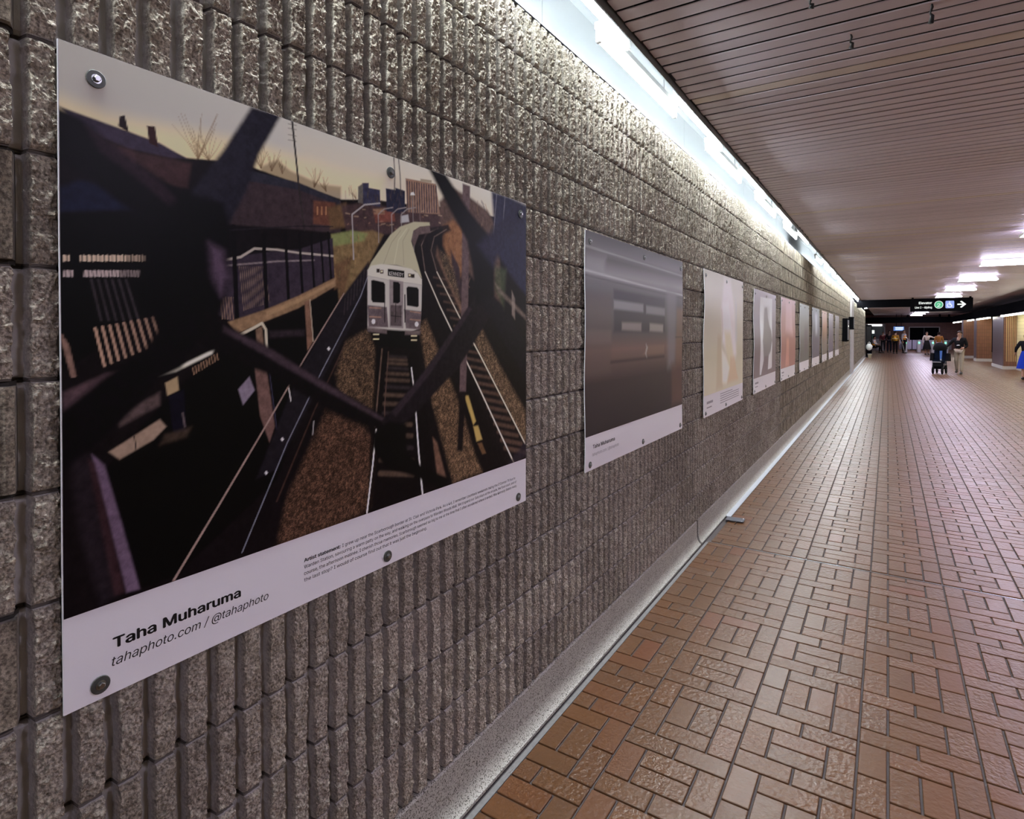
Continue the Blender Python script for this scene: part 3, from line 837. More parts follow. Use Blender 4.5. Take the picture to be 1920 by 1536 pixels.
["L",[70,50,46],0.003,[[1.2355,1.0245],[1.2353,1.0448]],0.55,0.002,0.002],
["L",[70,50,46],0.003,[[1.276,1.0445],[1.2791,1.0614]],0.55,0.002,0.002],
["L",[56,42,48],0.0032,[[1.3563,1.0186],[1.3396,1.0468]],0.55,0.0021,0.0021],
["L",[70,50,46],0.0028,[[1.1662,0.8612],[1.1655,0.8743]],0.55,0.0019,0.0019],
["L",[140,104,66],0.003,[[1.2514,1.0221],[1.2367,1.034]],0.55,0.002,0.002],
["L",[140,104,66],0.0029,[[1.1888,1.0023],[1.181,1.0211]],0.55,0.0019,0.0019],
["L",[70,50,46],0.0027,[[1.0977,0.9876],[1.104,1.0042]],0.55,0.0018,0.0018],
["L",[120,92,74],0.0029,[[1.2155,0.8449],[1.2004,0.8575]],0.55,0.0019,0.0019],
["L",[140,104,66],0.0028,[[1.1597,0.9287],[1.1667,0.9409]],0.55,0.0019,0.0019],
["L",[70,50,46],0.0028,[[1.1774,0.9386],[1.1635,0.9527]],0.55,0.0019,0.0019],
["L",[70,50,46],0.0029,[[1.2056,0.868],[1.1906,0.8925]],0.55,0.0019,0.0019],
["L",[56,42,48],0.0029,[[1.1982,0.9738],[1.2094,1.0019]],0.55,0.0019,0.0019],
["L",[70,50,46],0.0029,[[1.2111,0.9419],[1.2236,0.9631]],0.55,0.0019,0.0019],
["L",[120,92,74],0.0031,[[1.2903,1.0725],[1.2968,1.0934]],0.55,0.002,0.002],
["L",[140,104,66],0.0028,[[1.1607,0.9065],[1.1501,0.9251]],0.55,0.0019,0.0019],
["L",[140,104,66],0.0029,[[1.2313,1.0023],[1.2325,1.0217]],0.55,0.002,0.002],
["L",[70,50,46],0.0029,[[1.2293,1.1436],[1.222,1.1551]],0.55,0.002,0.002],
["L",[140,104,66],0.0027,[[1.1039,0.8529],[1.1103,0.8816]],0.55,0.0018,0.0018],
["L",[120,92,74],0.0032,[[1.3616,0.9511],[1.3484,0.964]],0.55,0.0021,0.0021],
["L",[120,92,74],0.003,[[1.2493,0.9006],[1.2562,0.9152]],0.55,0.002,0.002],
["L",[70,50,46],0.0028,[[1.1623,0.8644],[1.1528,0.8781]],0.55,0.0019,0.0019],
["L",[70,50,46],0.0031,[[1.3031,1.1511],[1.2879,1.162]],0.55,0.002,0.002],
["L",[120,92,74],0.0029,[[1.1855,1.1283],[1.1877,1.1419]],0.55,0.0019,0.0019],
["L",[120,92,74],0.0029,[[1.1904,0.958],[1.1883,0.9746]],0.55,0.0019,0.0019],
["L",[140,104,66],0.003,[[1.2454,1.0066],[1.2588,1.0224]],0.55,0.002,0.002],
["L",[140,104,66],0.0028,[[1.163,0.9718],[1.1754,0.9945]],0.55,0.0019,0.0019],
["L",[70,50,46],0.003,[[1.2513,1.0794],[1.2434,1.1036]],0.55,0.002,0.002],
["L",[70,50,46],0.0029,[[1.2226,1.1156],[1.2341,1.1374]],0.55,0.002,0.002],
["L",[120,92,74],0.0029,[[1.1881,1.1104],[1.1928,1.1239]],0.55,0.0019,0.0019],
["L",[120,92,74],0.003,[[1.2646,1.1365],[1.2648,1.1566]],0.55,0.002,0.002],
["L",[140,104,66],0.0029,[[1.1881,1.0077],[1.1762,1.0269]],0.55,0.0019,0.0019],
["L",[70,50,46],0.003,[[1.2294,1.0377],[1.2435,1.0591]],0.55,0.002,0.002],
["L",[120,92,74],0.0031,[[1.3007,0.9293],[1.3166,0.9554]],0.55,0.0021,0.0021],
["L",[56,42,48],0.0031,[[1.3085,1.1285],[1.3037,1.1438]],0.55,0.0021,0.0021],
["L",[140,104,66],0.0028,[[1.1731,0.9591],[1.1821,0.9781]],0.55,0.0019,0.0019],
["L",[140,104,66],0.003,[[1.2801,1.0533],[1.2902,1.0747]],0.55,0.002,0.002],
["L",[70,50,46],0.0031,[[1.3175,1.0067],[1.3257,1.0272]],0.55,0.0021,0.0021],
["L",[70,50,46],0.0027,[[1.1129,1.1268],[1.1042,1.1446]],0.55,0.0018,0.0018],
["L",[140,104,66],0.0031,[[1.343,0.9624],[1.3258,0.9815]],0.55,0.0021,0.0021],
["L",[56,42,48],0.0031,[[1.3288,0.9747],[1.3228,0.9947]],0.55,0.0021,0.0021],
["L",[120,92,74],0.0028,[[1.1364,0.943],[1.1328,0.9604]],0.55,0.0018,0.0018],
["L",[140,104,66],0.0031,[[1.3262,1.1275],[1.3129,1.1528]],0.55,0.0021,0.0021],
["L",[120,92,74],0.003,[[1.2879,0.9531],[1.2874,0.9652]],0.55,0.002,0.002],
["L",[120,92,74],0.0031,[[1.3393,1.0584],[1.3458,1.0843]],0.55,0.0021,0.0021],
["L",[120,92,74],0.0029,[[1.2099,0.8593],[1.2189,0.8772]],0.55,0.0019,0.0019],
["L",[70,50,46],0.0029,[[1.2054,1.0795],[1.1911,1.1015]],0.55,0.0019,0.0019],
["L",[56,42,48],0.003,[[1.2383,0.9529],[1.2515,0.979]],0.55,0.002,0.002],
["L",[140,104,66],0.003,[[1.2681,1.1072],[1.2611,1.1314]],0.55,0.002,0.002],
["L",[70,50,46],0.003,[[1.2788,1.1158],[1.2682,1.1294]],0.55,0.002,0.002],
["L",[140,104,66],0.0027,[[1.0994,0.9524],[1.0855,0.9625]],0.55,0.0018,0.0018],
["L",[120,92,74],0.003,[[1.2964,1.0389],[1.2809,1.0643]],0.55,0.002,0.002],
["L",[120,92,74],0.0031,[[1.3133,0.9906],[1.3207,1.0078]],0.55,0.0021,0.0021],
["L",[56,42,48],0.0031,[[1.3035,1.1432],[1.2886,1.1567]],0.55,0.002,0.002],
["L",[120,92,74],0.0027,[[1.1011,1.0158],[1.0884,1.0394]],0.55,0.0018,0.0018],
["L",[120,92,74],0.0029,[[1.2031,0.9541],[1.2171,0.9705]],0.55,0.0019,0.0019],
["L",[70,50,46],0.003,[[1.2723,0.9616],[1.2733,0.9748]],0.55,0.002,0.002],
["L",[60,44,48],0.0018,[[0.7555,1.0323],[0.7671,1.0321]],0.5,0.0018,0.0018],
["L",[170,140,110],0.0017,[[0.7172,1.0308],[0.727,1.0321]],0.5,0.0017,0.0017],
["L",[140,100,80],0.0018,[[0.7803,1.0064],[0.7963,1.0101]],0.5,0.0018,0.0018],
["L",[60,44,48],0.0019,[[0.8098,0.9991],[0.8215,1.0031]],0.5,0.0019,0.0019],
["L",[170,140,110],0.0019,[[0.8241,1.004],[0.8395,1.0075]],0.5,0.0019,0.0019],
["L",[60,44,48],0.0017,[[0.6858,1.0217],[0.6978,1.022]],0.5,0.0017,0.0017],
["L",[170,140,110],0.0022,[[1.0497,1.0459],[1.0562,1.0455]],0.5,0.0022,0.0022],
["L",[170,140,110],0.0017,[[0.6563,1.0102],[0.67,1.0103]],0.5,0.0017,0.0017],
["L",[90,60,50],0.0017,[[0.6647,0.9803],[0.677,0.9818]],0.5,0.0017,0.0017],
["L",[60,44,48],0.0021,[[1.0133,1.041],[1.0277,1.0437]],0.5,0.0021,0.0021],
["L",[140,100,80],0.0021,[[0.9743,1.0349],[0.9906,1.0361]],0.5,0.0021,0.0021],
["L",[90,60,50],0.0018,[[0.7374,0.9889],[0.7483,0.9917]],0.5,0.0018,0.0018],
["L",[90,60,50],0.0018,[[0.7526,1.0301],[0.7651,1.0335]],0.5,0.0018,0.0018],
["L",[140,100,80],0.0017,[[0.6617,0.9801],[0.6658,0.9834]],0.5,0.0017,0.0017],
["L",[170,140,110],0.0017,[[0.6858,1.0064],[0.7008,1.0082]],0.5,0.0017,0.0017],
["L",[170,140,110],0.0017,[[0.7235,1.0086],[0.7299,1.0105]],0.5,0.0017,0.0017],
["L",[60,44,48],0.0017,[[0.698,0.9938],[0.7105,0.9981]],0.5,0.0017,0.0017],
["L",[60,44,48],0.0019,[[0.8441,1.0437],[0.8547,1.0427]],0.5,0.0019,0.0019],
["L",[170,140,110],0.0021,[[0.9638,1.0674],[0.9757,1.0713]],0.5,0.0021,0.0021],
["L",[140,100,80],0.002,[[0.8727,1.0485],[0.8881,1.0483]],0.5,0.002,0.002],
["L",[140,100,80],0.0019,[[0.845,0.9958],[0.8509,0.9946]],0.5,0.0019,0.0019],
["L",[140,100,80],0.0018,[[0.7978,1.0428],[0.8025,1.0431]],0.5,0.0018,0.0018],
["L",[90,60,50],0.0019,[[0.8235,0.9978],[0.8342,1.0013]],0.5,0.0019,0.0019],
["L",[170,140,110],0.0021,[[0.9768,1.0578],[0.9937,1.0587]],0.5,0.0021,0.0021],
["L",[140,100,80],0.0018,[[0.7762,0.995],[0.7884,0.9975]],0.5,0.0018,0.0018],
["L",[90,60,50],0.0017,[[0.6905,0.9807],[0.6988,0.9844]],0.5,0.0017,0.0017],
["L",[170,140,110],0.0018,[[0.7885,1.0001],[0.8044,1.0044]],0.5,0.0018,0.0018],
["L",[90,60,50],0.0021,[[0.9649,1.0545],[0.9831,1.0567]],0.5,0.0021,0.0021],
["L",[140,100,80],0.0021,[[0.9665,1.0514],[0.9731,1.0518]],0.5,0.0021,0.0021],
["L",[140,100,80],0.002,[[0.8835,1.011],[0.8927,1.0155]],0.5,0.002,0.002],
["L",[90,60,50],0.0018,[[0.7547,1.0163],[0.7657,1.0169]],0.5,0.0018,0.0018],
["L",[140,100,80],0.0019,[[0.8101,1.0014],[0.8215,1.0013]],0.5,0.0019,0.0019],
["L",[60,44,48],0.0018,[[0.7748,1.0073],[0.7826,1.0112]],0.5,0.0018,0.0018],
["L",[90,60,50],0.0017,[[0.6703,1.0039],[0.6776,1.0026]],0.5,0.0017,0.0017],
["L",[140,100,80],0.0018,[[0.7401,0.9948],[0.7446,0.998]],0.5,0.0018,0.0018],
["L",[170,140,110],0.0022,[[1.0467,1.0696],[1.0635,1.07]],0.5,0.0022,0.0022],
["L",[60,44,48],0.002,[[0.9372,1.0319],[0.9493,1.0365]],0.5,0.002,0.002],
["L",[90,60,50],0.0017,[[0.6825,1.0067],[0.691,1.011]],0.5,0.0017,0.0017],
["L",[60,44,48],0.0018,[[0.7859,1.0334],[0.8019,1.0354]],0.5,0.0018,0.0018],
["L",[170,140,110],0.0018,[[0.7845,1.0372],[0.7919,1.0409]],0.5,0.0018,0.0018],
["L",[84,64,50],0.0017,[[0.7064,1.033],[0.7112,1.0545]],0.5,0.0012,0.0012],
["L",[84,64,50],0.0016,[[0.6568,1.0176],[0.6506,1.0366]],0.5,0.0012,0.0012],
["L",[84,64,50],0.0018,[[0.735,1.0655],[0.7377,1.0871]],0.5,0.0012,0.0012],
["L",[84,64,50],0.0018,[[0.7738,1.0527],[0.7762,1.0746]],0.5,0.0013,0.0013],
["L",[84,64,50],0.0018,[[0.7678,1.0616],[0.7634,1.0821]],0.5,0.0013,0.0013],
["L",[84,64,50],0.0018,[[0.7522,1.0502],[0.748,1.0706]],0.5,0.0012,0.0012],
["L",[84,64,50],0.0018,[[0.7363,1.0703],[0.7427,1.0926]],0.5,0.0012,0.0012],
["L",[84,64,50],0.0017,[[0.7152,1.0512],[0.7098,1.071]],0.5,0.0012,0.0012],
["L",[84,64,50],0.0017,[[0.7069,1.0438],[0.708,1.0647]],0.5,0.0012,0.0012],
["L",[84,64,50],0.0018,[[0.7401,1.0602],[0.7337,1.0799]],0.5,0.0012,0.0012],
["L",[84,64,50],0.0019,[[0.8301,1.0768],[0.8226,1.0974]],0.5,0.0013,0.0013],
["L",[84,64,50],0.0019,[[0.8752,1.0945],[0.8756,1.1171]],0.5,0.0014,0.0014],
["L",[84,64,50],0.0017,[[0.6558,1.0503],[0.6554,1.0703]],0.5,0.0012,0.0012],
["L",[84,64,50],0.0018,[[0.7279,1.0321],[0.7344,1.0542]],0.5,0.0012,0.0012],
["L",[84,64,50],0.0018,[[0.7853,1.0469],[0.7911,1.0695]],0.5,0.0013,0.0013],
["L",[84,64,50],0.0016,[[0.6399,1.0266],[0.6343,1.0455]],0.5,0.0011,0.0011],
["L",[84,64,50],0.0017,[[0.7164,1.0539],[0.7207,1.0755]],0.5,0.0012,0.0012],
["L",[84,64,50],0.0018,[[0.7751,1.0614],[0.7722,1.0823]],0.5,0.0013,0.0013],
["L",[84,64,50],0.0019,[[0.8255,1.0829],[0.8326,1.1063]],0.5,0.0013,0.0013],
["L",[84,64,50],0.0018,[[0.7686,1.0539],[0.7748,1.0764]],0.5,0.0013,0.0013],
["L",[84,64,50],0.0019,[[0.8526,1.0794],[0.8584,1.1028]],0.5,0.0013,0.0013],
["L",[84,64,50],0.0017,[[0.6836,1.0497],[0.6787,1.0691]],0.5,0.0012,0.0012],
["L",[84,64,50],0.0019,[[0.8581,1.0506],[0.863,1.0738]],0.5,0.0013,0.0013],
["L",[84,64,50],0.0017,[[0.6952,1.0246],[0.6947,1.0451]],0.5,0.0012,0.0012],
["L",[84,64,50],0.0016,[[0.6407,1.0135],[0.6476,1.0348]],0.5,0.0011,0.0011],
["L",[84,64,50],0.0017,[[0.6693,1.0609],[0.6676,1.0809]],0.5,0.0012,0.0012],
["L",[84,64,50],0.0017,[[0.718,1.0375],[0.7179,1.0583]],0.5,0.0012,0.0012],
["L",[84,64,50],0.0019,[[0.871,1.0661],[0.8622,1.0869]],0.5,0.0014,0.0014],
["L",[84,64,50],0.0019,[[0.8361,1.0463],[0.8406,1.0692]],0.5,0.0013,0.0013],
["L",[84,64,50],0.0017,[[0.6836,1.0488],[0.6782,1.0682]],0.5,0.0012,0.0012],
["P",[118,92,52],0.005,[[0.6068,0.9451],[0.756,0.9779],[0.7982,0.9716],[0.7352,0.8727],[0.6569,0.7787],[0.6236,0.7203],[0.6169,0.8193]],1.0],
["P",[118,122,62],0.005,[[0.6068,0.9451],[0.6766,0.9664],[0.7355,0.9659],[0.7234,0.9433],[0.6102,0.9146]],1.0],
["P",[92,60,36],0.0065,[[0.6135,0.8614],[0.6763,0.8964],[0.6533,0.793],[0.6201,0.7344]],0.7],
["L",[150,116,60],0.0017,[[0.7207,0.9382],[0.7192,0.949]],0.5,0.0017,0.0017],
["L",[150,116,60],0.0016,[[0.6202,0.8714],[0.6187,0.8854]],0.5,0.0016,0.0016],
["L",[120,104,56],0.0016,[[0.6326,0.7829],[0.6325,0.7999]],0.5,0.0016,0.0016],
["L",[150,116,60],0.0017,[[0.6879,0.8838],[0.6848,0.8945]],0.5,0.0017,0.0017],
["L",[150,116,60],0.0017,[[0.7274,0.9534],[0.7263,0.9609]],0.5,0.0017,0.0017],
["L",[96,70,40],0.0016,[[0.6472,0.8678],[0.65,0.8761]],0.5,0.0016,0.0016],
["L",[96,70,40],0.0018,[[0.7515,0.9238],[0.7475,0.9364]],0.5,0.0018,0.0018],
["L",[120,104,56],0.0016,[[0.6167,0.9134],[0.6163,0.9263]],0.5,0.0016,0.0016],
["L",[150,116,60],0.0017,[[0.7017,0.9447],[0.7012,0.9595]],0.5,0.0017,0.0017],
["L",[150,116,60],0.0017,[[0.6721,0.7965],[0.6759,0.8118]],0.5,0.0017,0.0017],
["L",[150,116,60],0.0018,[[0.7394,0.9303],[0.7389,0.948]],0.5,0.0018,0.0018],
["L",[96,70,40],0.0018,[[0.7549,0.9202],[0.7524,0.929]],0.5,0.0018,0.0018],
["L",[120,104,56],0.0017,[[0.6631,0.9453],[0.6603,0.9538]],0.5,0.0017,0.0017],
["L",[96,70,40],0.0017,[[0.6762,0.935],[0.6728,0.946]],0.5,0.0017,0.0017],
["L",[120,104,56],0.0016,[[0.6333,0.8354],[0.6358,0.8523]],0.5,0.0016,0.0016],
["L",[150,116,60],0.0017,[[0.6963,0.927],[0.6931,0.9377]],0.5,0.0017,0.0017],
["L",[96,70,40],0.0017,[[0.6993,0.9481],[0.6961,0.9564]],0.5,0.0017,0.0017],
["L",[150,116,60],0.0017,[[0.7041,0.8943],[0.7015,0.9068]],0.5,0.0017,0.0017],
["L",[120,104,56],0.0016,[[0.6258,0.9225],[0.6251,0.9325]],0.5,0.0016,0.0016],
["L",[120,104,56],0.0017,[[0.6737,0.8012],[0.671,0.8085]],0.5,0.0017,0.0017],
["L",[150,116,60],0.0016,[[0.6152,0.8767],[0.6152,0.8907]],0.5,0.0016,0.0016],
["L",[96,70,40],0.0016,[[0.6144,0.8139],[0.6125,0.8279]],0.5,0.0016,0.0016],
["L",[120,104,56],0.0016,[[0.6453,0.8927],[0.6435,0.9066]],0.5,0.0016,0.0016],
["L",[150,116,60],0.0017,[[0.6902,0.8751],[0.6915,0.8921]],0.5,0.0017,0.0017],
["L",[120,104,56],0.0017,[[0.6637,0.8574],[0.6644,0.8708]],0.5,0.0017,0.0017],
["L",[150,116,60],0.0017,[[0.6666,0.8831],[0.6674,0.8974]],0.5,0.0017,0.0017],
["L",[150,116,60],0.0017,[[0.703,0.9416],[0.7033,0.9531]],0.5,0.0017,0.0017],
["L",[120,104,56],0.0018,[[0.7443,0.9046],[0.7433,0.9164]],0.5,0.0018,0.0018],
["L",[150,116,60],0.0017,[[0.676,0.9368],[0.6766,0.9463]],0.5,0.0017,0.0017],
["L",[150,116,60],0.0017,[[0.6757,0.9373],[0.6729,0.9532]],0.5,0.0017,0.0017],
["L",[96,70,40],0.0017,[[0.6644,0.889],[0.6643,0.8977]],0.5,0.0017,0.0017],
["L",[150,116,60],0.0016,[[0.6302,0.9001],[0.6312,0.9112]],0.5,0.0016,0.0016],
["L",[96,70,40],0.0017,[[0.7006,0.909],[0.7014,0.9255]],0.5,0.0017,0.0017],
["L",[120,104,56],0.0017,[[0.6953,0.8542],[0.6942,0.8627]],0.5,0.0017,0.0017],
["L",[120,104,56],0.0017,[[0.6755,0.831],[0.6756,0.8472]],0.5,0.0017,0.0017],
["L",[150,116,60],0.0016,[[0.6187,0.8439],[0.6181,0.8562]],0.5,0.0016,0.0016],
["L",[120,104,56],0.0017,[[0.6738,0.8504],[0.6772,0.8592]],0.5,0.0017,0.0017],
["L",[150,116,60],0.0016,[[0.6218,0.8286],[0.6186,0.8425]],0.5,0.0016,0.0016],
["L",[120,104,56],0.0016,[[0.6545,0.8575],[0.6562,0.8656]],0.5,0.0016,0.0016],
["L",[150,140,142],0.0012,[[0.6839,0.8884],[0.6787,1.0105],[0.7238,1.0449],[0.7835,1.0603]],1.0,0.0022,0.0022],
["L",[140,128,128],0.0013,[[0.7789,0.9467],[0.7771,1.0269],[0.8006,1.0464],[0.8358,1.0573]],0.8,0.0018,0.0018],
["L",[140,128,128],0.0013,[[0.8332,0.9702],[0.8312,1.036],[0.8561,1.0561],[0.8932,1.0674]],0.8,0.0019,0.0019],
["L",[140,128,128],0.0014,[[0.8742,0.987],[0.8721,1.0428],[0.8979,1.0634],[0.9365,1.0751]],0.8,0.002,0.002],
["L",[120,108,108],0.0012,[[0.922,1.1169],[0.9287,0.9402]],1.0,0.002,0.002],
["P",[200,195,190],0.0016,[[0.9123,1.1084],[0.9147,1.1171],[0.9269,1.1211],[0.9341,1.1127]],1.0],
["L",[110,90,90],0.0012,[[0.9538,1.0848],[0.9587,1.0273]],0.7,0.0016,0.0016],
["P",[54,42,56],0.0027,[[0.2922,0.8479],[0.4421,0.8839],[0.503,0.8936],[0.6121,0.9374],[0.617,0.8334],[0.5024,0.7767],[0.3313,0.7082],[0.2914,0.7264]],1.0],
["L",[168,152,142],0.0014,[[0.3132,0.8489],[0.3478,0.8585],[0.3827,0.8819],[0.4422,0.8864],[0.503,0.8856],[0.6119,0.8894]],0.9,0.0027,0.0027],
["L",[130,114,116],0.0014,[[0.3131,0.8358],[0.442,0.8583],[0.5515,0.872]],0.8,0.002,0.002],
["L",[140,112,92],0.0008,[[0.345,0.8364],[0.3549,0.7377]],0.55,0.0009,0.0009],
["L",[140,112,92],0.0008,[[0.3503,0.8369],[0.3602,0.7393]],0.55,0.0009,0.0009],
["L",[140,112,92],0.0008,[[0.3555,0.8374],[0.3656,0.741]],0.55,0.0009,0.0009],
["L",[140,112,92],0.0008,[[0.3608,0.8379],[0.371,0.7426]],0.55,0.0009,0.0009],
["L",[140,112,92],0.0008,[[0.3662,0.8384],[0.3764,0.7443]],0.55,0.0009,0.0009],
["L",[140,112,92],0.0008,[[0.3716,0.8389],[0.3819,0.7459]],0.55,0.0009,0.0009],
["L",[140,112,92],0.0008,[[0.377,0.8394],[0.3874,0.7476]],0.55,0.0009,0.0009],
["L",[140,112,92],0.0008,[[0.3824,0.8399],[0.3929,0.7493]],0.55,0.0009,0.0009],
["L",[140,112,92],0.0008,[[0.3879,0.8404],[0.3985,0.751]],0.55,0.0009,0.0009],
["L",[140,112,92],0.0008,[[0.3934,0.8409],[0.4041,0.7527]],0.55,0.0009,0.0009],
["L",[140,112,92],0.0008,[[0.399,0.8415],[0.4097,0.7545]],0.55,0.0009,0.0009],
["L",[140,112,92],0.0008,[[0.4046,0.842],[0.4154,0.7562]],0.55,0.0009,0.0009],
["L",[140,112,92],0.0008,[[0.4102,0.8425],[0.4211,0.758]],0.55,0.0009,0.0009],
["L",[150,116,92],0.001,[[0.299,0.7642],[0.3036,0.7173]],0.6,0.0012,0.0012],
["L",[150,116,92],0.001,[[0.3052,0.7645],[0.3098,0.7174]],0.6,0.0012,0.0012],
["L",[150,116,92],0.001,[[0.3114,0.7648],[0.3161,0.7175]],0.6,0.0012,0.0012],
["L",[150,116,92],0.001,[[0.3177,0.7651],[0.3224,0.7176]],0.6,0.0012,0.0012],
["L",[150,116,92],0.001,[[0.324,0.7654],[0.3288,0.7177]],0.6,0.0012,0.0012],
["L",[150,116,92],0.001,[[0.3304,0.7657],[0.3352,0.7179]],0.6,0.0012,0.0012],
["L",[14,9,14],0.0012,[[0.3314,0.9248],[0.3377,0.7059]],1.0,0.0056,0.0056],
["L",[14,9,14],0.0013,[[0.4064,0.9173],[0.4139,0.742]],1.0,0.0053,0.0053],
["L",[14,9,14],0.0014,[[0.4662,0.9282],[0.4744,0.7675]],1.0,0.0042,0.0042],
["L",[14,9,14],0.0015,[[0.5064,0.9312],[0.5152,0.7881]],1.0,0.0037,0.0037],
["L",[14,9,14],0.0015,[[0.5419,0.9361],[0.5512,0.8038]],1.0,0.0034,0.0034],
["L",[14,9,14],0.0015,[[0.5721,0.943],[0.5817,0.8168]],1.0,0.0031,0.0031],
["L",[14,9,14],0.0016,[[0.5963,0.9492],[0.6062,0.827]],1.0,0.0032,0.0032],
["L",[36,28,36],0.0011,[[0.3136,0.9139],[0.5033,0.952],[0.6122,0.967]],0.8,0.0018,0.0018],
["P",[130,98,66],0.0028,[[0.3161,0.7104],[0.4125,0.742],[0.5024,0.7781],[0.6205,0.8337],[0.6222,0.8111],[0.5023,0.7475],[0.3982,0.709],[0.3376,0.6842]],1.0],
["P",[160,124,84],0.0029,[[0.4124,0.7369],[0.5024,0.7714],[0.6169,0.8249],[0.6169,0.8165],[0.5023,0.7608],[0.4124,0.7243]],0.6],
["P",[9,6,8],0.005,[[0.3376,0.6818],[0.5022,0.7422],[0.6276,0.8058],[0.6382,0.7205],[0.567,0.5951],[0.4391,0.3315],[0.1981,0.1835],[0.0697,0.178],[0.0537,0.4135],[0.19,0.56]],1.0],
["P",[120,84,64],0.0022,[[0.5215,0.7643],[0.5361,0.7703],[0.5472,0.6644],[0.529,0.6404]],1.0],
["L",[170,150,130],0.0009,[[0.5378,0.7704],[0.5472,0.6644]],0.8,0.0015,0.0015],
["P",[50,38,46],0.0056,[[0.4193,0.6915],[0.5211,0.6944],[0.521,0.6782],[0.4192,0.6738]],0.8],
["L",[176,160,140],0.0013,[[0.3402,0.6793],[0.3816,0.6989],[0.401,0.709],[0.4108,0.694],[0.4134,0.6473]],1.0,0.0033,0.0033],
["P",[112,84,66],0.0026,[[0.3843,0.694],[0.401,0.7015],[0.4116,0.5906],[0.392,0.6042]],1.0],
["P",[104,74,68],0.0027,[[0.381,0.6048],[0.4117,0.6032],[0.4339,0.4611],[0.4192,0.4249],[0.3942,0.4915]],1.0],
["L",[60,55,80],0.0011,[[0.4202,0.59],[0.4454,0.4078]],0.8,0.0014,0.0014],
["P",[120,104,122],0.0026,[[0.3394,0.5586],[0.3674,0.5858],[0.3807,0.5527],[0.351,0.5211]],1.0],
["P",[8,5,7],0.0029,[[0.0002,0.8327],[0.2027,0.8562],[0.2021,0.7572],[-0.0015,0.6152]],1.0],
["L",[200,168,146],0.0007,[[0.0065,0.8249],[0.0065,0.8154]],0.9,0.0014,0.0014],
["L",[200,168,146],0.0007,[[0.0102,0.8244],[0.0102,0.8158]],0.9,0.0014,0.0014],
["L",[200,168,146],0.0007,[[0.014,0.8257],[0.0139,0.8162]],0.9,0.0014,0.0014],
["L",[200,168,146],0.0007,[[0.0331,0.8268],[0.033,0.8181]],0.9,0.0015,0.0015],
["L",[200,168,146],0.0007,[[0.037,0.8282],[0.0369,0.8185]],0.9,0.0015,0.0015],
["L",[200,168,146],0.0007,[[0.0409,0.8277],[0.0408,0.8189]],0.9,0.0015,0.0015],
["L",[200,168,146],0.0007,[[0.0448,0.8291],[0.0447,0.8193]],0.9,0.0015,0.0015],
["L",[200,168,146],0.0007,[[0.0487,0.8285],[0.0487,0.8197]],0.9,0.0015,0.0015],
["L",[200,168,146],0.0007,[[0.0527,0.83],[0.0527,0.8201]],0.9,0.0015,0.0015],
["L",[200,168,146],0.0007,[[0.0567,0.8294],[0.0567,0.8205]],0.9,0.0015,0.0015],
["L",[200,168,146],0.0007,[[0.0608,0.8308],[0.0607,0.8209]],0.9,0.0015,0.0015],
["L",[200,168,146],0.0008,[[0.0648,0.8303],[0.0648,0.8213]],0.9,0.0015,0.0015],
["L",[200,168,146],0.0008,[[0.0689,0.8317],[0.0688,0.8217]],0.9,0.0015,0.0015],
["L",[200,168,146],0.0008,[[0.073,0.8312],[0.0729,0.8222]],0.9,0.0015,0.0015],
["L",[200,168,146],0.0008,[[0.0771,0.8326],[0.0771,0.8226]],0.9,0.0015,0.0015],
["L",[200,168,146],0.0008,[[0.0813,0.8321],[0.0812,0.823]],0.9,0.0015,0.0015],
["L",[200,168,146],0.0008,[[0.0855,0.8335],[0.0854,0.8234]],0.9,0.0015,0.0015],
["L",[200,168,146],0.0008,[[0.0897,0.833],[0.0896,0.8238]],0.9,0.0015,0.0015],
["L",[200,168,146],0.0008,[[0.0939,0.8344],[0.0939,0.8243]],0.9,0.0016,0.0016],
["L",[200,168,146],0.0008,[[0.0982,0.8339],[0.0981,0.8247]],0.9,0.0016,0.0016],
["L",[200,168,146],0.0008,[[0.1025,0.8354],[0.1024,0.8251]],0.9,0.0016,0.0016],
["L",[200,168,146],0.0008,[[0.1068,0.8348],[0.1067,0.8256]],0.9,0.0016,0.0016],
["L",[200,168,146],0.0008,[[0.1112,0.8363],[0.1111,0.826]],0.5,0.0016,0.0016],
["L",[200,168,146],0.0008,[[0.1155,0.8358],[0.1155,0.8265]],0.5,0.0016,0.0016],
["L",[200,168,146],0.0008,[[0.1199,0.8373],[0.1199,0.8269]],0.5,0.0016,0.0016],
["L",[200,168,146],0.0008,[[0.1244,0.8367],[0.1243,0.8274]],0.5,0.0016,0.0016],
["L",[200,168,146],0.0008,[[0.1288,0.8382],[0.1288,0.8278]],0.5,0.0016,0.0016],
["L",[200,168,146],0.0008,[[0.1333,0.8377],[0.1333,0.8283]],0.5,0.0016,0.0016],
["L",[200,168,146],0.0008,[[0.1378,0.8392],[0.1378,0.8287]],0.5,0.0016,0.0016],
["L",[200,168,146],0.0008,[[0.1424,0.8387],[0.1423,0.8292]],0.5,0.0016,0.0016],
["L",[186,160,160],0.0011,[[0.0079,0.7975],[0.007,0.7879]],0.85,0.0014,0.0014],
["L",[186,160,160],0.0011,[[0.0118,0.7978],[0.0109,0.7882]],0.85,0.0014,0.0014],
["L",[186,160,160],0.0011,[[0.0157,0.7982],[0.0149,0.7886]],0.85,0.0014,0.0014],
["L",[186,160,160],0.0011,[[0.0197,0.7985],[0.0188,0.7889]],0.85,0.0014,0.0014],
["L",[186,160,160],0.0011,[[0.0398,0.8003],[0.0389,0.7905]],0.85,0.0015,0.0015],
["L",[186,160,160],0.0011,[[0.0439,0.8006],[0.043,0.7908]],0.85,0.0015,0.0015],
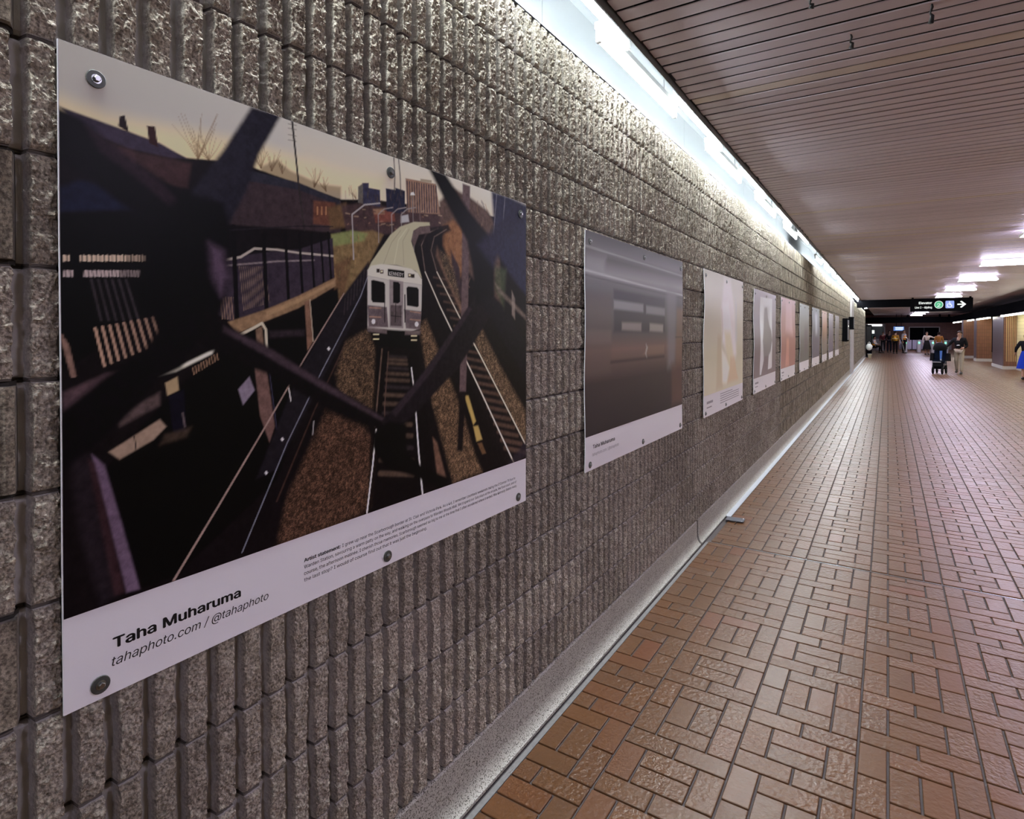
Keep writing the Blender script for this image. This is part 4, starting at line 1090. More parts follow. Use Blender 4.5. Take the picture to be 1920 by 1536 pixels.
["L",[186,160,160],0.0011,[[0.048,0.801],[0.0471,0.7911]],0.85,0.0015,0.0015],
["L",[186,160,160],0.0011,[[0.0522,0.8014],[0.0512,0.7914]],0.85,0.0015,0.0015],
["L",[186,160,160],0.0011,[[0.0563,0.8017],[0.0554,0.7918]],0.85,0.0015,0.0015],
["L",[186,160,160],0.0011,[[0.0606,0.8021],[0.0596,0.7921]],0.85,0.0015,0.0015],
["L",[186,160,160],0.0011,[[0.0648,0.8024],[0.0638,0.7924]],0.85,0.0015,0.0015],
["L",[186,160,160],0.0011,[[0.069,0.8028],[0.0681,0.7928]],0.85,0.0015,0.0015],
["L",[186,160,160],0.0011,[[0.0733,0.8032],[0.0724,0.7931]],0.85,0.0015,0.0015],
["L",[186,160,160],0.0011,[[0.0776,0.8036],[0.0767,0.7935]],0.85,0.0015,0.0015],
["L",[186,160,160],0.0011,[[0.082,0.8039],[0.081,0.7938]],0.85,0.0015,0.0015],
["L",[186,160,160],0.0012,[[0.0864,0.8043],[0.0854,0.7941]],0.85,0.0015,0.0015],
["L",[186,160,160],0.0012,[[0.0908,0.8047],[0.0898,0.7945]],0.85,0.0015,0.0015],
["L",[186,160,160],0.0012,[[0.0952,0.8051],[0.0942,0.7948]],0.85,0.0016,0.0016],
["L",[186,160,160],0.0012,[[0.0997,0.8055],[0.0987,0.7952]],0.4,0.0016,0.0016],
["L",[186,160,160],0.0012,[[0.1042,0.8059],[0.1031,0.7955]],0.4,0.0016,0.0016],
["L",[186,160,160],0.0012,[[0.1087,0.8063],[0.1077,0.7959]],0.4,0.0016,0.0016],
["L",[186,160,160],0.0012,[[0.1132,0.8067],[0.1122,0.7963]],0.4,0.0016,0.0016],
["L",[186,160,160],0.0012,[[0.1178,0.8071],[0.1168,0.7966]],0.4,0.0016,0.0016],
["L",[186,160,160],0.0012,[[0.1224,0.8075],[0.1214,0.797]],0.4,0.0016,0.0016],
["L",[186,160,160],0.0012,[[0.1271,0.8079],[0.126,0.7974]],0.4,0.0016,0.0016],
["L",[186,160,160],0.0012,[[0.1317,0.8083],[0.1307,0.7977]],0.4,0.0016,0.0016],
["L",[62,52,58],0.0019,[[0.0496,0.7844],[0.0648,0.7109]],0.75,0.0023,0.0023],
["L",[62,52,58],0.0019,[[0.061,0.7853],[0.0773,0.7111]],0.75,0.0024,0.0024],
["L",[62,52,58],0.0019,[[0.0725,0.7861],[0.0901,0.7113]],0.75,0.0024,0.0024],
["L",[62,52,58],0.0019,[[0.0842,0.787],[0.1031,0.7116]],0.75,0.0024,0.0024],
["L",[62,52,58],0.002,[[0.0962,0.7879],[0.1163,0.7118]],0.75,0.0025,0.0025],
["L",[62,52,58],0.002,[[0.1084,0.7888],[0.1299,0.712]],0.75,0.0025,0.0025],
["L",[168,128,106],0.0011,[[0.055,0.6949],[0.0695,0.625]],0.9,0.0026,0.0026],
["L",[168,128,106],0.0011,[[0.0669,0.6975],[0.0814,0.6299]],0.85,0.0026,0.0026],
["L",[168,128,106],0.0012,[[0.079,0.7001],[0.0936,0.635]],0.8,0.0026,0.0026],
["L",[168,128,106],0.0012,[[0.0914,0.7027],[0.1059,0.6402]],0.75,0.0027,0.0027],
["L",[168,128,106],0.0012,[[0.104,0.7054],[0.1185,0.6454]],0.7,0.0027,0.0027],
["L",[168,128,106],0.0012,[[0.1168,0.7082],[0.1314,0.6508]],0.65,0.0028,0.0028],
["L",[168,128,106],0.0012,[[0.1299,0.711],[0.1445,0.6562]],0.6,0.0028,0.0028],
["L",[168,128,106],0.0012,[[0.1432,0.7138],[0.1578,0.6618]],0.55,0.0028,0.0028],
["L",[168,128,106],0.0013,[[0.1568,0.7167],[0.1714,0.6674]],0.5,0.0029,0.0029],
["L",[130,96,84],0.0013,[[0.0022,0.6814],[0.0179,0.6092]],0.7,0.0031,0.0031],
["L",[130,96,84],0.0013,[[0.0061,0.6738],[0.0195,0.6091]],0.7,0.0031,0.0031],
["L",[130,96,84],0.0013,[[0.0101,0.6661],[0.0212,0.609]],0.7,0.0031,0.0031],
["P",[86,62,70],0.0056,[[0.003,0.5806],[0.073,0.6107],[0.1292,0.6178],[0.0727,0.5806],[0.0027,0.5435]],0.8],
["P",[198,188,172],0.0034,[[0.1651,0.5988],[0.286,0.6517],[0.2787,0.6403],[0.201,0.6064]],1.0],
["L",[150,112,84],0.0009,[[0.2365,0.6123],[0.2387,0.5986]],0.8,0.0012,0.0012],
["L",[150,112,84],0.0009,[[0.2422,0.6154],[0.2444,0.6016]],0.8,0.0013,0.0013],
["L",[150,112,84],0.0009,[[0.248,0.6185],[0.2502,0.6047]],0.8,0.0013,0.0013],
["L",[150,112,84],0.0009,[[0.2538,0.6217],[0.2561,0.6078]],0.8,0.0013,0.0013],
["L",[150,112,84],0.0009,[[0.2597,0.6248],[0.2619,0.611]],0.8,0.0013,0.0013],
["L",[150,112,84],0.0009,[[0.2656,0.628],[0.2678,0.6141]],0.8,0.0013,0.0013],
["L",[150,112,84],0.0009,[[0.2715,0.6313],[0.2738,0.6173]],0.8,0.0013,0.0013],
["L",[150,112,84],0.0009,[[0.2775,0.6345],[0.2798,0.6205]],0.8,0.0013,0.0013],
["L",[150,112,84],0.001,[[0.2835,0.6378],[0.2859,0.6237]],0.8,0.0013,0.0013],
["L",[150,112,84],0.001,[[0.2896,0.6411],[0.292,0.627]],0.8,0.0013,0.0013],
["P",[92,72,72],0.0061,[[0.0859,0.5237],[0.169,0.5673],[0.1688,0.5403],[0.095,0.5072]],0.8],
["P",[150,124,88],0.0022,[[0.1796,0.5848],[0.2042,0.5963],[0.2073,0.5673],[0.1836,0.5584]],1.0],
["P",[18,14,30],0.0022,[[0.1857,0.556],[0.2172,0.5687],[0.2221,0.4787],[0.1948,0.4804]],1.0],
["L",[96,80,84],0.0013,[[0.2146,0.5188],[0.2189,0.4903]],0.8,0.0022,0.0022],
["P",[140,114,96],0.0031,[[0.0754,0.4614],[0.1686,0.5123],[0.1811,0.4955],[0.1561,0.4721],[0.0946,0.4438]],1.0],
["L",[30,20,22],0.0008,[[0.1205,0.4849],[0.1241,0.4551]],1.0,0.001,0.001],
["P",[78,60,48],0.0066,[[0.1788,0.4795],[0.2334,0.4883],[0.2221,0.4675],[0.1683,0.4594]],0.6],
["P",[40,30,38],0.0094,[[0.0118,0.4609],[0.0412,0.4654],[0.0926,0.1845],[0.0608,0.1765],[0.0273,0.3216]],0.7],
["P",[96,74,96],0.0039,[[0.0472,0.4623],[0.0681,0.4386],[0.0983,0.3165],[0.129,0.1814],[0.1049,0.183],[0.0753,0.328]],1.0],
["P",[60,34,40],0.0048,[[0.0411,0.4555],[0.0522,0.4456],[0.103,0.1837],[0.0834,0.185]],0.7],
["P",[30,24,32],0.0046,[[0.6384,0.7778],[0.7393,0.8882],[0.7432,0.8432],[0.6832,0.7213],[0.5668,0.5537],[0.4392,0.3573],[0.3822,0.3436],[0.5014,0.5852]],1.0],
["L",[60,46,52],0.0013,[[0.6532,0.7785],[0.6493,0.7351]],0.7,0.0016,0.0016],
["L",[60,46,52],0.0013,[[0.6645,0.7921],[0.6606,0.7485]],0.7,0.0017,0.0017],
["L",[60,46,52],0.0013,[[0.6759,0.8059],[0.6719,0.7619]],0.7,0.0017,0.0017],
["L",[60,46,52],0.0013,[[0.6875,0.8198],[0.6835,0.7756]],0.7,0.0017,0.0017],
["L",[60,46,52],0.0014,[[0.6992,0.8339],[0.6951,0.7894]],0.7,0.0017,0.0017],
["L",[60,46,52],0.0014,[[0.7111,0.8482],[0.7069,0.8033]],0.7,0.0017,0.0017],
["L",[60,46,52],0.0014,[[0.723,0.8626],[0.7189,0.8175]],0.7,0.0017,0.0017],
["L",[60,46,52],0.0014,[[0.7352,0.8772],[0.7309,0.8318]],0.7,0.0017,0.0017],
["L",[60,46,52],0.0014,[[0.7475,0.892],[0.7432,0.8463]],0.7,0.0018,0.0018],
["L",[140,112,104],0.0009,[[0.6496,0.7928],[0.5175,0.6178],[0.4109,0.468],[0.2911,0.3041],[0.1948,0.1758]],1.0,0.0017,0.0027],
["L",[120,118,134],0.0009,[[0.735,0.8426],[0.7088,0.7871],[0.5738,0.5864],[0.468,0.4158],[0.41,0.3035],[0.3476,0.1848]],0.85,0.0015,0.0015],
["L",[70,45,38],0.0015,[[0.6564,0.6629],[0.5496,0.4865],[0.4388,0.28]],0.7,0.0023,0.0023],
["P",[210,200,205],0.0014,[[0.406,0.355],[0.4103,0.3592],[0.4145,0.3533],[0.4102,0.3491]],1.0],
["P",[210,200,205],0.0014,[[0.45,0.4278],[0.4545,0.4323],[0.4589,0.4264],[0.4544,0.4219]],1.0],
["P",[210,200,205],0.0016,[[0.5913,0.6442],[0.5966,0.6497],[0.6018,0.644],[0.5965,0.6385]],1.0],
["L",[190,180,180],0.0011,[[0.4733,0.5502],[0.4792,0.5181]],1.0,0.0014,0.0014],
["L",[150,140,140],0.0012,[[0.5478,0.4593],[0.5443,0.4255]],1.0,0.0015,0.0015],
["P",[104,78,54],0.0102,[[0.6564,0.6629],[0.7344,0.695],[0.763,0.6462],[0.7624,0.4777],[0.7333,0.4203],[0.6371,0.4909],[0.6194,0.5782]],2.75],
["P",[92,62,44],0.0129,[[0.5871,0.4822],[0.7133,0.4231],[0.7662,0.3697],[0.7488,0.1892],[0.6357,0.1671],[0.4382,0.1716],[0.4688,0.2858]],2.85],
["P",[112,84,58],0.0114,[[0.9503,0.7091],[0.9858,0.7264],[1.0821,0.5684],[1.1813,0.3965],[1.2437,0.2557],[1.2928,0.1791],[1.1213,0.1773],[1.0164,0.451]],2.9],
["P",[116,90,64],0.0135,[[1.2127,0.7302],[1.2768,0.712],[1.4157,0.5511],[1.5918,0.3686],[1.6044,0.219],[1.4528,0.3637],[1.2932,0.5574]],2.9],
["P",[110,86,60],0.0091,[[1.0553,0.9549],[1.1084,0.9431],[1.1519,0.8386],[1.1758,0.7296],[1.1224,0.7467],[1.0661,0.8508]],2.7],
["P",[120,86,66],0.0112,[[1.0071,0.9493],[1.0391,0.9668],[1.0884,0.8701],[1.1758,0.7756],[1.188,0.7298],[1.1225,0.7647],[1.0442,0.8666]],0.8],
["P",[16,10,13],0.0058,[[0.7672,0.6461],[0.9401,0.6424],[0.9851,0.4543],[1.0238,0.1985],[0.7323,0.1706],[0.7412,0.3585]],0.8],
["L",[62,50,54],0.005,[[0.8209,0.6166],[0.8917,0.6109]],0.55,0.0038,0.0038],
["L",[104,80,64],0.005,[[0.818,0.6076],[0.894,0.6014]],0.55,0.0041,0.0041],
["L",[104,80,64],0.005,[[0.8152,0.5963],[0.8964,0.5894]],0.55,0.0044,0.0044],
["L",[62,50,54],0.005,[[0.8123,0.5826],[0.8987,0.5748]],0.55,0.0046,0.0046],
["L",[104,80,64],0.005,[[0.8094,0.5665],[0.901,0.5577]],0.55,0.0049,0.0049],
["L",[104,80,64],0.005,[[0.8065,0.548],[0.9034,0.5381]],0.55,0.0052,0.0052],
["L",[62,50,54],0.005,[[0.8037,0.5273],[0.9057,0.5159]],0.55,0.0055,0.0055],
["L",[104,80,64],0.005,[[0.8008,0.5042],[0.908,0.4912]],0.55,0.0057,0.0057],
["L",[104,80,64],0.005,[[0.7979,0.4787],[0.9103,0.4638]],0.55,0.006,0.006],
["L",[62,50,54],0.005,[[0.795,0.4509],[0.9127,0.4339]],0.55,0.0063,0.0063],
["L",[104,80,64],0.005,[[0.7921,0.4208],[0.915,0.4013]],0.55,0.0066,0.0066],
["L",[104,80,64],0.005,[[0.7893,0.3885],[0.9173,0.3662]],0.55,0.0069,0.0069],
["L",[62,50,54],0.005,[[0.7864,0.3538],[0.9196,0.3284]],0.55,0.0071,0.0071],
["L",[104,80,64],0.005,[[0.7835,0.3168],[0.9219,0.288]],0.55,0.0074,0.0074],
["L",[104,80,64],0.005,[[0.7806,0.2775],[0.9242,0.2449]],0.55,0.0077,0.0077],
["L",[104,80,66],0.0018,[[0.7905,0.6378],[0.7773,0.5379],[0.7621,0.4164]],0.85,0.0027,0.0027],
["L",[92,66,56],0.0015,[[0.8165,0.6293],[0.8007,0.4737],[0.8004,0.4112]],0.7,0.0023,0.0023],
["L",[214,204,200],0.0013,[[0.7663,0.4066],[0.7534,0.3106],[0.7303,0.1757]],1.0,0.0027,0.0027],
["L",[200,192,190],0.0014,[[0.9155,0.577],[0.9299,0.4933],[0.9491,0.307],[0.9664,0.1753]],1.0,0.0027,0.0037],
["P",[120,84,64],0.0066,[[1.0162,0.3473],[1.0375,0.3266],[1.087,0.1937],[1.0426,0.1926]],0.8],
["P",[24,16,20],0.0071,[[0.9561,0.9935],[1.0073,1.0211],[1.1001,1.0454],[1.1115,1.0293],[1.0445,0.9953],[1.0336,0.935],[1.2127,0.6927],[1.6044,0.219],[1.6044,0.1753],[1.4528,0.1738],[1.2765,0.4235],[1.0937,0.7104],[0.9759,0.8613]],0.9],
["L",[112,82,66],0.0048,[[1.0228,0.865],[1.0856,0.8628]],0.5,0.0022,0.0022],
["L",[112,82,66],0.0049,[[1.0396,0.8398],[1.1055,0.8367]],0.5,0.0024,0.0024],
["L",[112,82,66],0.0049,[[1.0567,0.8143],[1.1258,0.8102]],0.5,0.0027,0.0027],
["L",[112,82,66],0.005,[[1.074,0.7884],[1.1465,0.7831]],0.5,0.0029,0.0029],
["L",[112,82,66],0.0051,[[1.0916,0.762],[1.1675,0.7557]],0.5,0.0032,0.0032],
["L",[112,82,66],0.0051,[[1.1095,0.7353],[1.189,0.7277]],0.5,0.0034,0.0034],
["L",[112,82,66],0.0052,[[1.1277,0.7081],[1.2108,0.6992]],0.5,0.0037,0.0037],
["L",[112,82,66],0.0052,[[1.1461,0.6805],[1.233,0.6701]],0.5,0.004,0.004],
["L",[112,82,66],0.0053,[[1.1649,0.6525],[1.2556,0.6405]],0.5,0.0043,0.0043],
["L",[112,82,66],0.0054,[[1.1839,0.624],[1.2787,0.6104]],0.5,0.0045,0.0045],
["L",[112,82,66],0.0055,[[1.2033,0.595],[1.3022,0.5797]],0.5,0.0048,0.0048],
["L",[112,82,66],0.0055,[[1.223,0.5656],[1.3261,0.5484]],0.5,0.0052,0.0052],
["L",[112,82,66],0.0056,[[1.243,0.5356],[1.3505,0.5165]],0.5,0.0055,0.0055],
["L",[112,82,66],0.0057,[[1.2634,0.5052],[1.3754,0.484]],0.5,0.0058,0.0058],
["L",[112,82,66],0.0058,[[1.2841,0.4743],[1.4008,0.4509]],0.5,0.0061,0.0061],
["L",[112,82,66],0.0059,[[1.3051,0.4428],[1.4267,0.417]],0.5,0.0065,0.0065],
["L",[112,82,66],0.0059,[[1.3265,0.4108],[1.4531,0.3825]],0.5,0.0068,0.0068],
["L",[112,82,66],0.006,[[1.3483,0.3782],[1.48,0.3473]],0.5,0.0072,0.0072],
["L",[112,82,66],0.0061,[[1.3704,0.3451],[1.5075,0.3114]],0.5,0.0075,0.0075],
["L",[112,82,66],0.0062,[[1.393,0.3114],[1.5356,0.2747]],0.5,0.0079,0.0079],
["L",[112,82,66],0.0063,[[1.4159,0.2771],[1.5643,0.2373]],0.5,0.0083,0.0083],
["L",[112,82,66],0.0064,[[1.4393,0.2421],[1.5935,0.199]],0.5,0.0087,0.0087],
["L",[120,98,88],0.0021,[[1.0446,1.0266],[0.9865,1.0011],[0.9635,0.961],[0.9811,0.8786]],0.8,0.0017,0.0017],
["L",[200,184,168],0.0017,[[0.9811,0.8786],[1.0549,0.7713],[1.1223,0.6836],[1.2766,0.4813],[1.5146,0.1619]],1.0,0.0019,0.0036],
["L",[116,94,84],0.0022,[[1.0887,1.0296],[1.0257,0.9962],[1.0098,0.9496],[1.0389,0.8836]],0.8,0.0017,0.0017],
["L",[196,180,162],0.0017,[[1.0389,0.8836],[1.1518,0.7474],[1.2767,0.6064],[1.5918,0.2341]],1.0,0.002,0.0035],
["L",[40,28,30],0.0021,[[1.0944,1.041],[1.0021,1.0135],[0.9535,0.9631]],0.8,0.0043,0.0043],
["P",[168,138,48],0.0049,[[1.1845,0.4666],[1.2092,0.4644],[1.2536,0.3687],[1.2375,0.3574]],1.0],
["P",[168,138,52],0.005,[[1.2375,0.3517],[1.2666,0.3516],[1.293,0.2976],[1.2567,0.2955]],1.0],
["P",[110,76,40],0.0051,[[1.2632,0.2868],[1.2896,0.2865],[1.3165,0.243],[1.2929,0.2432]],0.8],
["P",[96,74,76],0.0048,[[1.1766,1.2002],[1.2197,1.2],[1.2131,0.9731],[1.2065,0.7301],[1.1937,0.4788],[1.1573,0.482],[1.1698,0.803]],1.0],
["P",[22,14,18],0.0071,[[1.1573,0.482],[1.1937,0.4788],[1.175,0.2751],[1.145,0.2802]],1.0],
["P",[168,158,128],0.0024,[[0.7351,0.8622],[0.7495,0.8862],[0.8266,0.9755],[0.8673,1.0052],[0.929,1.0293],[1.0021,1.0391],[1.0047,1.0292],[0.9561,1.0185],[0.9265,1.0009],[0.9167,0.9667],[0.9459,0.9039],[0.9657,0.8572],[0.9359,0.8781],[0.8532,0.8885],[0.7871,0.8837]],1.0],
["L",[190,182,156],0.0015,[[0.8419,0.8921],[0.8603,0.9642],[0.8977,1.0049]],0.6,0.0014,0.0014],
["L",[140,130,104],0.0015,[[0.7979,0.8863],[0.8309,0.9525],[0.8696,0.9943]],0.6,0.0014,0.0014],
["L",[140,130,104],0.0016,[[0.8832,0.8929],[0.8788,0.9634],[0.9072,1.003]],0.6,0.0015,0.0015],
["P",[100,80,80],0.0031,[[0.9265,1.0009],[0.9561,1.0169],[1.0021,1.0271],[1.0073,1.0074],[0.9511,0.9928],[0.9312,0.9537],[0.9167,0.9683]],1.0],
["P",[186,176,164],0.0019,[[0.7351,0.8622],[0.7494,0.8771],[0.7893,0.8855],[0.8532,0.8869],[0.9164,0.883],[0.9458,0.8723],[0.9657,0.8538],[0.9657,0.837],[0.8417,0.8398],[0.735,0.8471]],1.0],
["P",[170,160,154],0.0019,[[0.735,0.8471],[0.8417,0.8398],[0.9657,0.837],[0.963,0.763],[0.9552,0.6991],[0.8991,0.6857],[0.7345,0.698]],1.0],
["P",[96,80,84],0.0027,[[0.7347,0.7643],[0.8104,0.761],[0.8168,0.7016],[0.7385,0.7026]],1.0],
["P",[96,80,84],0.003,[[0.8828,0.757],[0.9629,0.7529],[0.9552,0.6957],[0.892,0.6988]],1.0],
["P",[130,116,116],0.0019,[[0.8217,0.8431],[0.8807,0.841],[0.8802,0.6987],[0.8212,0.7016]],1.0],
["P",[10,9,11],0.0018,[[0.7493,0.8346],[0.7575,0.8368],[0.7977,0.8335],[0.8041,0.8277],[0.8039,0.7732],[0.7552,0.7727],[0.7491,0.78]],1.0],
["P",[10,9,11],0.002,[[0.8947,0.8225],[0.9019,0.8278],[0.9432,0.8272],[0.9506,0.821],[0.9504,0.7692],[0.943,0.7656],[0.8969,0.7689]],1.0],
["P",[12,10,12],0.0015,[[0.8372,0.8379],[0.8599,0.8379],[0.8668,0.832],[0.8666,0.779],[0.8574,0.7738],[0.837,0.7746]],1.0],
["P",[82,68,70],0.0019,[[0.8259,0.7678],[0.8735,0.768],[0.8733,0.7051],[0.8256,0.7063]],1.0],
["L",[20,14,16],0.0009,[[0.8483,0.7718],[0.8458,0.7177]],1.0,0.0014,0.0014],
["L",[20,14,16],0.0011,[[0.828,0.7363],[0.8711,0.7341]],0.7,0.0014,0.0014],
["L",[26,20,22],0.0011,[[0.8019,0.7965],[0.8016,0.717]],1.0,0.0018,0.0018],
["L",[26,20,22],0.0012,[[0.8876,0.801],[0.8873,0.7182]],1.0,0.002,0.002],
["L",[150,110,90],0.0013,[[0.7428,0.7571],[0.7867,0.757]],1.0,0.0018,0.0018],
["L",[150,110,90],0.0013,[[0.7427,0.7314],[0.7866,0.7308]],1.0,0.0018,0.0018],
["L",[140,104,88],0.0014,[[0.9112,0.7514],[0.9579,0.7477]],1.0,0.002,0.002],
["L",[140,104,88],0.0014,[[0.9111,0.7268],[0.9578,0.7242]],1.0,0.002,0.002],
["P",[8,6,8],0.0015,[[0.8152,0.8739],[0.8855,0.8737],[0.8854,0.8527],[0.8151,0.8535]],1.0],
["P",[44,28,16],0.0014,[[0.7702,0.8698],[0.7828,0.871],[0.7828,0.8602],[0.7701,0.8591]],1.0],
["P",[44,28,16],0.0015,[[0.785,0.8681],[0.7978,0.8692],[0.7978,0.8584],[0.7849,0.8573]],1.0],
["P",[44,28,16],0.0016,[[0.902,0.867],[0.9164,0.8682],[0.9164,0.8567],[0.902,0.8556]],1.0],
["P",[44,28,16],0.0016,[[0.9164,0.8666],[0.931,0.8678],[0.9309,0.8562],[0.9164,0.8551]],1.0],
["P",[255,210,150],0.0015,[[0.7879,0.8662],[0.7948,0.8668],[0.7948,0.8618],[0.7879,0.8612]],1.0],
["P",[255,210,150],0.0016,[[0.9053,0.865],[0.913,0.8656],[0.913,0.8604],[0.9053,0.8598]],1.0],
["P",[6,4,6],0.0038,[[0.7426,0.6981],[0.9552,0.689],[0.9401,0.6341],[0.763,0.6492]],1.0],
["P",[110,92,92],0.0036,[[0.7345,0.7041],[0.8102,0.6953],[0.8101,0.6827],[0.7344,0.689]],0.8],
["P",[110,92,92],0.004,[[0.8873,0.6922],[0.9602,0.6924],[0.9552,0.6789],[0.8872,0.6793]],0.8],
["P",[255,246,226],0.0018,[[0.7498,0.7179],[0.7521,0.7231],[0.7571,0.7248],[0.7621,0.7232],[0.7644,0.7181],[0.762,0.7128],[0.757,0.7111],[0.7521,0.7127]],1.0],
["P",[255,246,226],0.002,[[0.9317,0.7122],[0.9345,0.7179],[0.9404,0.7198],[0.9463,0.718],[0.949,0.7124],[0.9463,0.7067],[0.9403,0.7048],[0.9344,0.7066]],1.0],
["L",[214,186,140],0.0013,[[0.7569,0.6814],[0.7779,0.6813]],1.0,0.0018,0.0018],
["L",[214,186,140],0.0013,[[0.7569,0.6677],[0.7778,0.6674]],1.0,0.0018,0.0018],
["L",[214,186,140],0.0014,[[0.9158,0.6758],[0.9402,0.6757]],1.0,0.002,0.002],
["L",[214,186,140],0.0014,[[0.9158,0.6627],[0.9402,0.6624]],1.0,0.002,0.002],
["P",[12,8,13],0.0088,[[-0.0073,1.0882],[0.0332,1.0762],[0.1224,1.0228],[0.22,0.978],[0.2191,0.8581],[0.1217,0.9213],[0.0408,0.9737],[-0.008,0.9984]],1.0],
["P",[70,44,60],0.0082,[[0.0415,1.0652],[0.1036,1.0386],[0.172,0.9921],[0.2253,0.9457],[0.2087,0.934],[0.1416,0.9804],[0.0672,1.0242]],0.35],
["P",[34,30,44],0.0075,[[0.3764,1.2074],[0.4558,1.2136],[0.3949,1.1019],[0.3619,1.0085],[0.3199,0.9291],[0.2031,0.9111],[0.2436,0.9962],[0.3084,1.0918]],1.0],
["P",[10,7,11],0.0112,[[0.1716,0.9277],[0.2255,0.9813],[0.3077,0.9742],[0.3274,0.9064],[0.3114,0.7624],[0.2814,0.6855],[0.2123,0.6579],[0.1598,0.7125],[0.1383,0.7962],[0.1458,0.8707]],1.0],
["P",[104,78,104],0.0144,[[0.2731,0.8816],[0.307,0.8682],[0.3167,0.8101],[0.3002,0.7677],[0.2798,0.8072]],0.55],
["P",[12,8,13],0.008,[[0.2697,0.7144],[0.212,0.6136],[0.1671,0.5922],[0.0951,0.5123],[-0.003,0.4351],[-0.0021,0.5441],[0.072,0.6048],[0.1392,0.649],[0.1912,0.7349]],1.0],
["P",[14,9,13],0.0071,[[0.2697,0.7259],[0.3441,0.689],[0.412,0.6562],[0.6014,0.5483],[0.8136,0.4346],[0.8004,0.4018],[0.7333,0.4203],[0.5665,0.5012],[0.4116,0.5906],[0.3181,0.6295],[0.2575,0.657]],1.0],
["P",[80,60,72],0.0073,[[0.306,0.7008],[0.412,0.6537],[0.6014,0.5455],[0.8005,0.4346],[0.7919,0.4279],[0.5839,0.5357],[0.3978,0.639],[0.3059,0.689]],0.6],
["P",[28,20,27],0.0063,[[0.7876,0.4285],[0.8314,0.4546],[0.9854,0.5734],[1.2606,0.8225],[1.3514,0.7523],[1.1515,0.5648],[0.9595,0.4485],[0.8584,0.3937],[0.809,0.3755]],1.0],
["P",[60,46,56],0.0064,[[0.8314,0.4514],[0.9854,0.57],[1.2128,0.7769],[1.2317,0.7682],[1.0009,0.552],[0.8449,0.4339]],0.5],
["P",[12,9,14],0.012,[[0.9871,1.221],[1.0835,1.2123],[1.2133,1.1111],[1.3656,1.0265],[1.3726,0.8125],[1.2573,0.7843],[1.2319,0.9189],[1.2007,1.0088],[1.0945,1.1102]],1.0],
["P",[40,38,62],0.0223,[[1.2641,0.9981],[1.3798,1.0821],[1.5106,1.1957],[1.6122,1.2057],[1.6123,1.1668],[1.453,1.0419],[1.362,0.931]],1.0],
["P",[22,17,26],0.0169,[[1.2769,0.808],[1.3797,0.8129],[1.4911,0.7348],[1.6211,0.6278],[1.6212,0.4704],[1.4529,0.6314]],1.0],
["P",[10,7,10],0.0079,[[0.7538,0.3992],[0.818,0.4246],[0.8911,0.407],[0.8955,0.3164],[0.9845,0.2497],[1.0983,0.1985],[1.0812,0.1557],[0.934,0.2346],[0.7957,0.2994],[0.7536,0.3564]],1.0],
["P",[44,34,46],0.0118,[[1.6214,0.2557],[1.6214,0.1898],[1.4911,0.1581],[1.4453,0.167]],0.8]]
def lin(c): return np.array(srgb(*c))
def seg_dist(px, py, ax, ay, bx, by):
    dx, dy = bx - ax, by - ay
    t = np.clip(((px - ax) * dx + (py - ay) * dy) / (dx * dx + dy * dy + 1e-12), 0, 1)
    return np.hypot(px - ax - t * dx, py - ay - t * dy), t
def poly_sd(px, py, pts):
    n = len(pts); inside = np.zeros(px.shape, bool); d = np.full(px.shape, 1e9)
    for i in range(n):
        (ax, ay), (bx, by) = pts[i], pts[(i + 1) % n]
        e, _ = seg_dist(px, py, ax, ay, bx, by); d = np.minimum(d, e)
        c = (ay > py) != (by > py)
        with np.errstate(divide='ignore', invalid='ignore'):
            xi = (bx - ax) * (py - ay) / (by - ay + 1e-15) + ax
        inside ^= c & (px < xi)
    return np.where(inside, -d, d)
def paint(A, B, img, shapes, speck):
    """composites the flat colour shapes of a print over img, in metres on the sheet"""
    fa, fb = A.ravel(), B.ravel(); im = img.reshape(-1, 3)
    for s in shapes:
        kind, c, blur, pts, al = s[:5]
        gr = al >= 2
        if gr: al -= 2
        blur = max(blur, 0.0008)
        pad = blur * 1.2 + (max(s[5], s[6]) if kind == 'L' else 0)
        xs = [p[0] for p in pts]; ys = [p[1] for p in pts]
        k = np.nonzero((fa > min(xs) - pad) & (fa < max(xs) + pad) & (fb > min(ys) - pad) & (fb < max(ys) + pad))[0]
        if len(k) == 0: continue
        px, py = fa[k], fb[k]
        if kind == 'P': sd = poly_sd(px, py, pts)
        else:
            sd = np.full(px.shape, 1e9); m = len(pts) - 1
            for i in range(m):
                e, t = seg_dist(px, py, *pts[i], *pts[i + 1])
                sd = np.minimum(sd, e - (s[5] + (s[6] - s[5]) * (i + t) / m))
        w = (1 - sstep(-blur, blur, sd)) * al
        cc = lin(c)[None, :]
        if gr: cc = cc * (0.25 + 1.9 * speck.ravel()[k][:, None] ** 2.2)
        im[k] = im[k] * (1 - w[:, None]) + cc * w[:, None]
    return im.reshape(img.shape)

def print_mat():
    g = N('poster_print')
    a = g.n('Attribute', attribute_name='ink')
    g.bump(g.noise(g.pos(), 4.0, 2), 0.03, 0.01)
    return g.set(a.outputs['Color'], 0.38, spec=0.08)
M_PRINT = print_mat()
M_SHEET = plain('poster_sheet', (0.80, 0.79, 0.82), 0.35, var=0.015, scale=3)
M_INK = plain('black_ink', (0.012, 0.011, 0.013), 0.5)
M_GREYINK = plain('grey_ink', (0.30, 0.28, 0.31), 0.5)
M_WHITEINK = plain('pale_ink', (0.62, 0.60, 0.56), 0.5)
M_WASHER = plain('washer_steel', (0.085, 0.09, 0.085), 0.5, 0.5, var=0.1)
M_BOLT = plain('bolt_steel', (0.30, 0.31, 0.30), 0.3, 1.0, var=0.1)

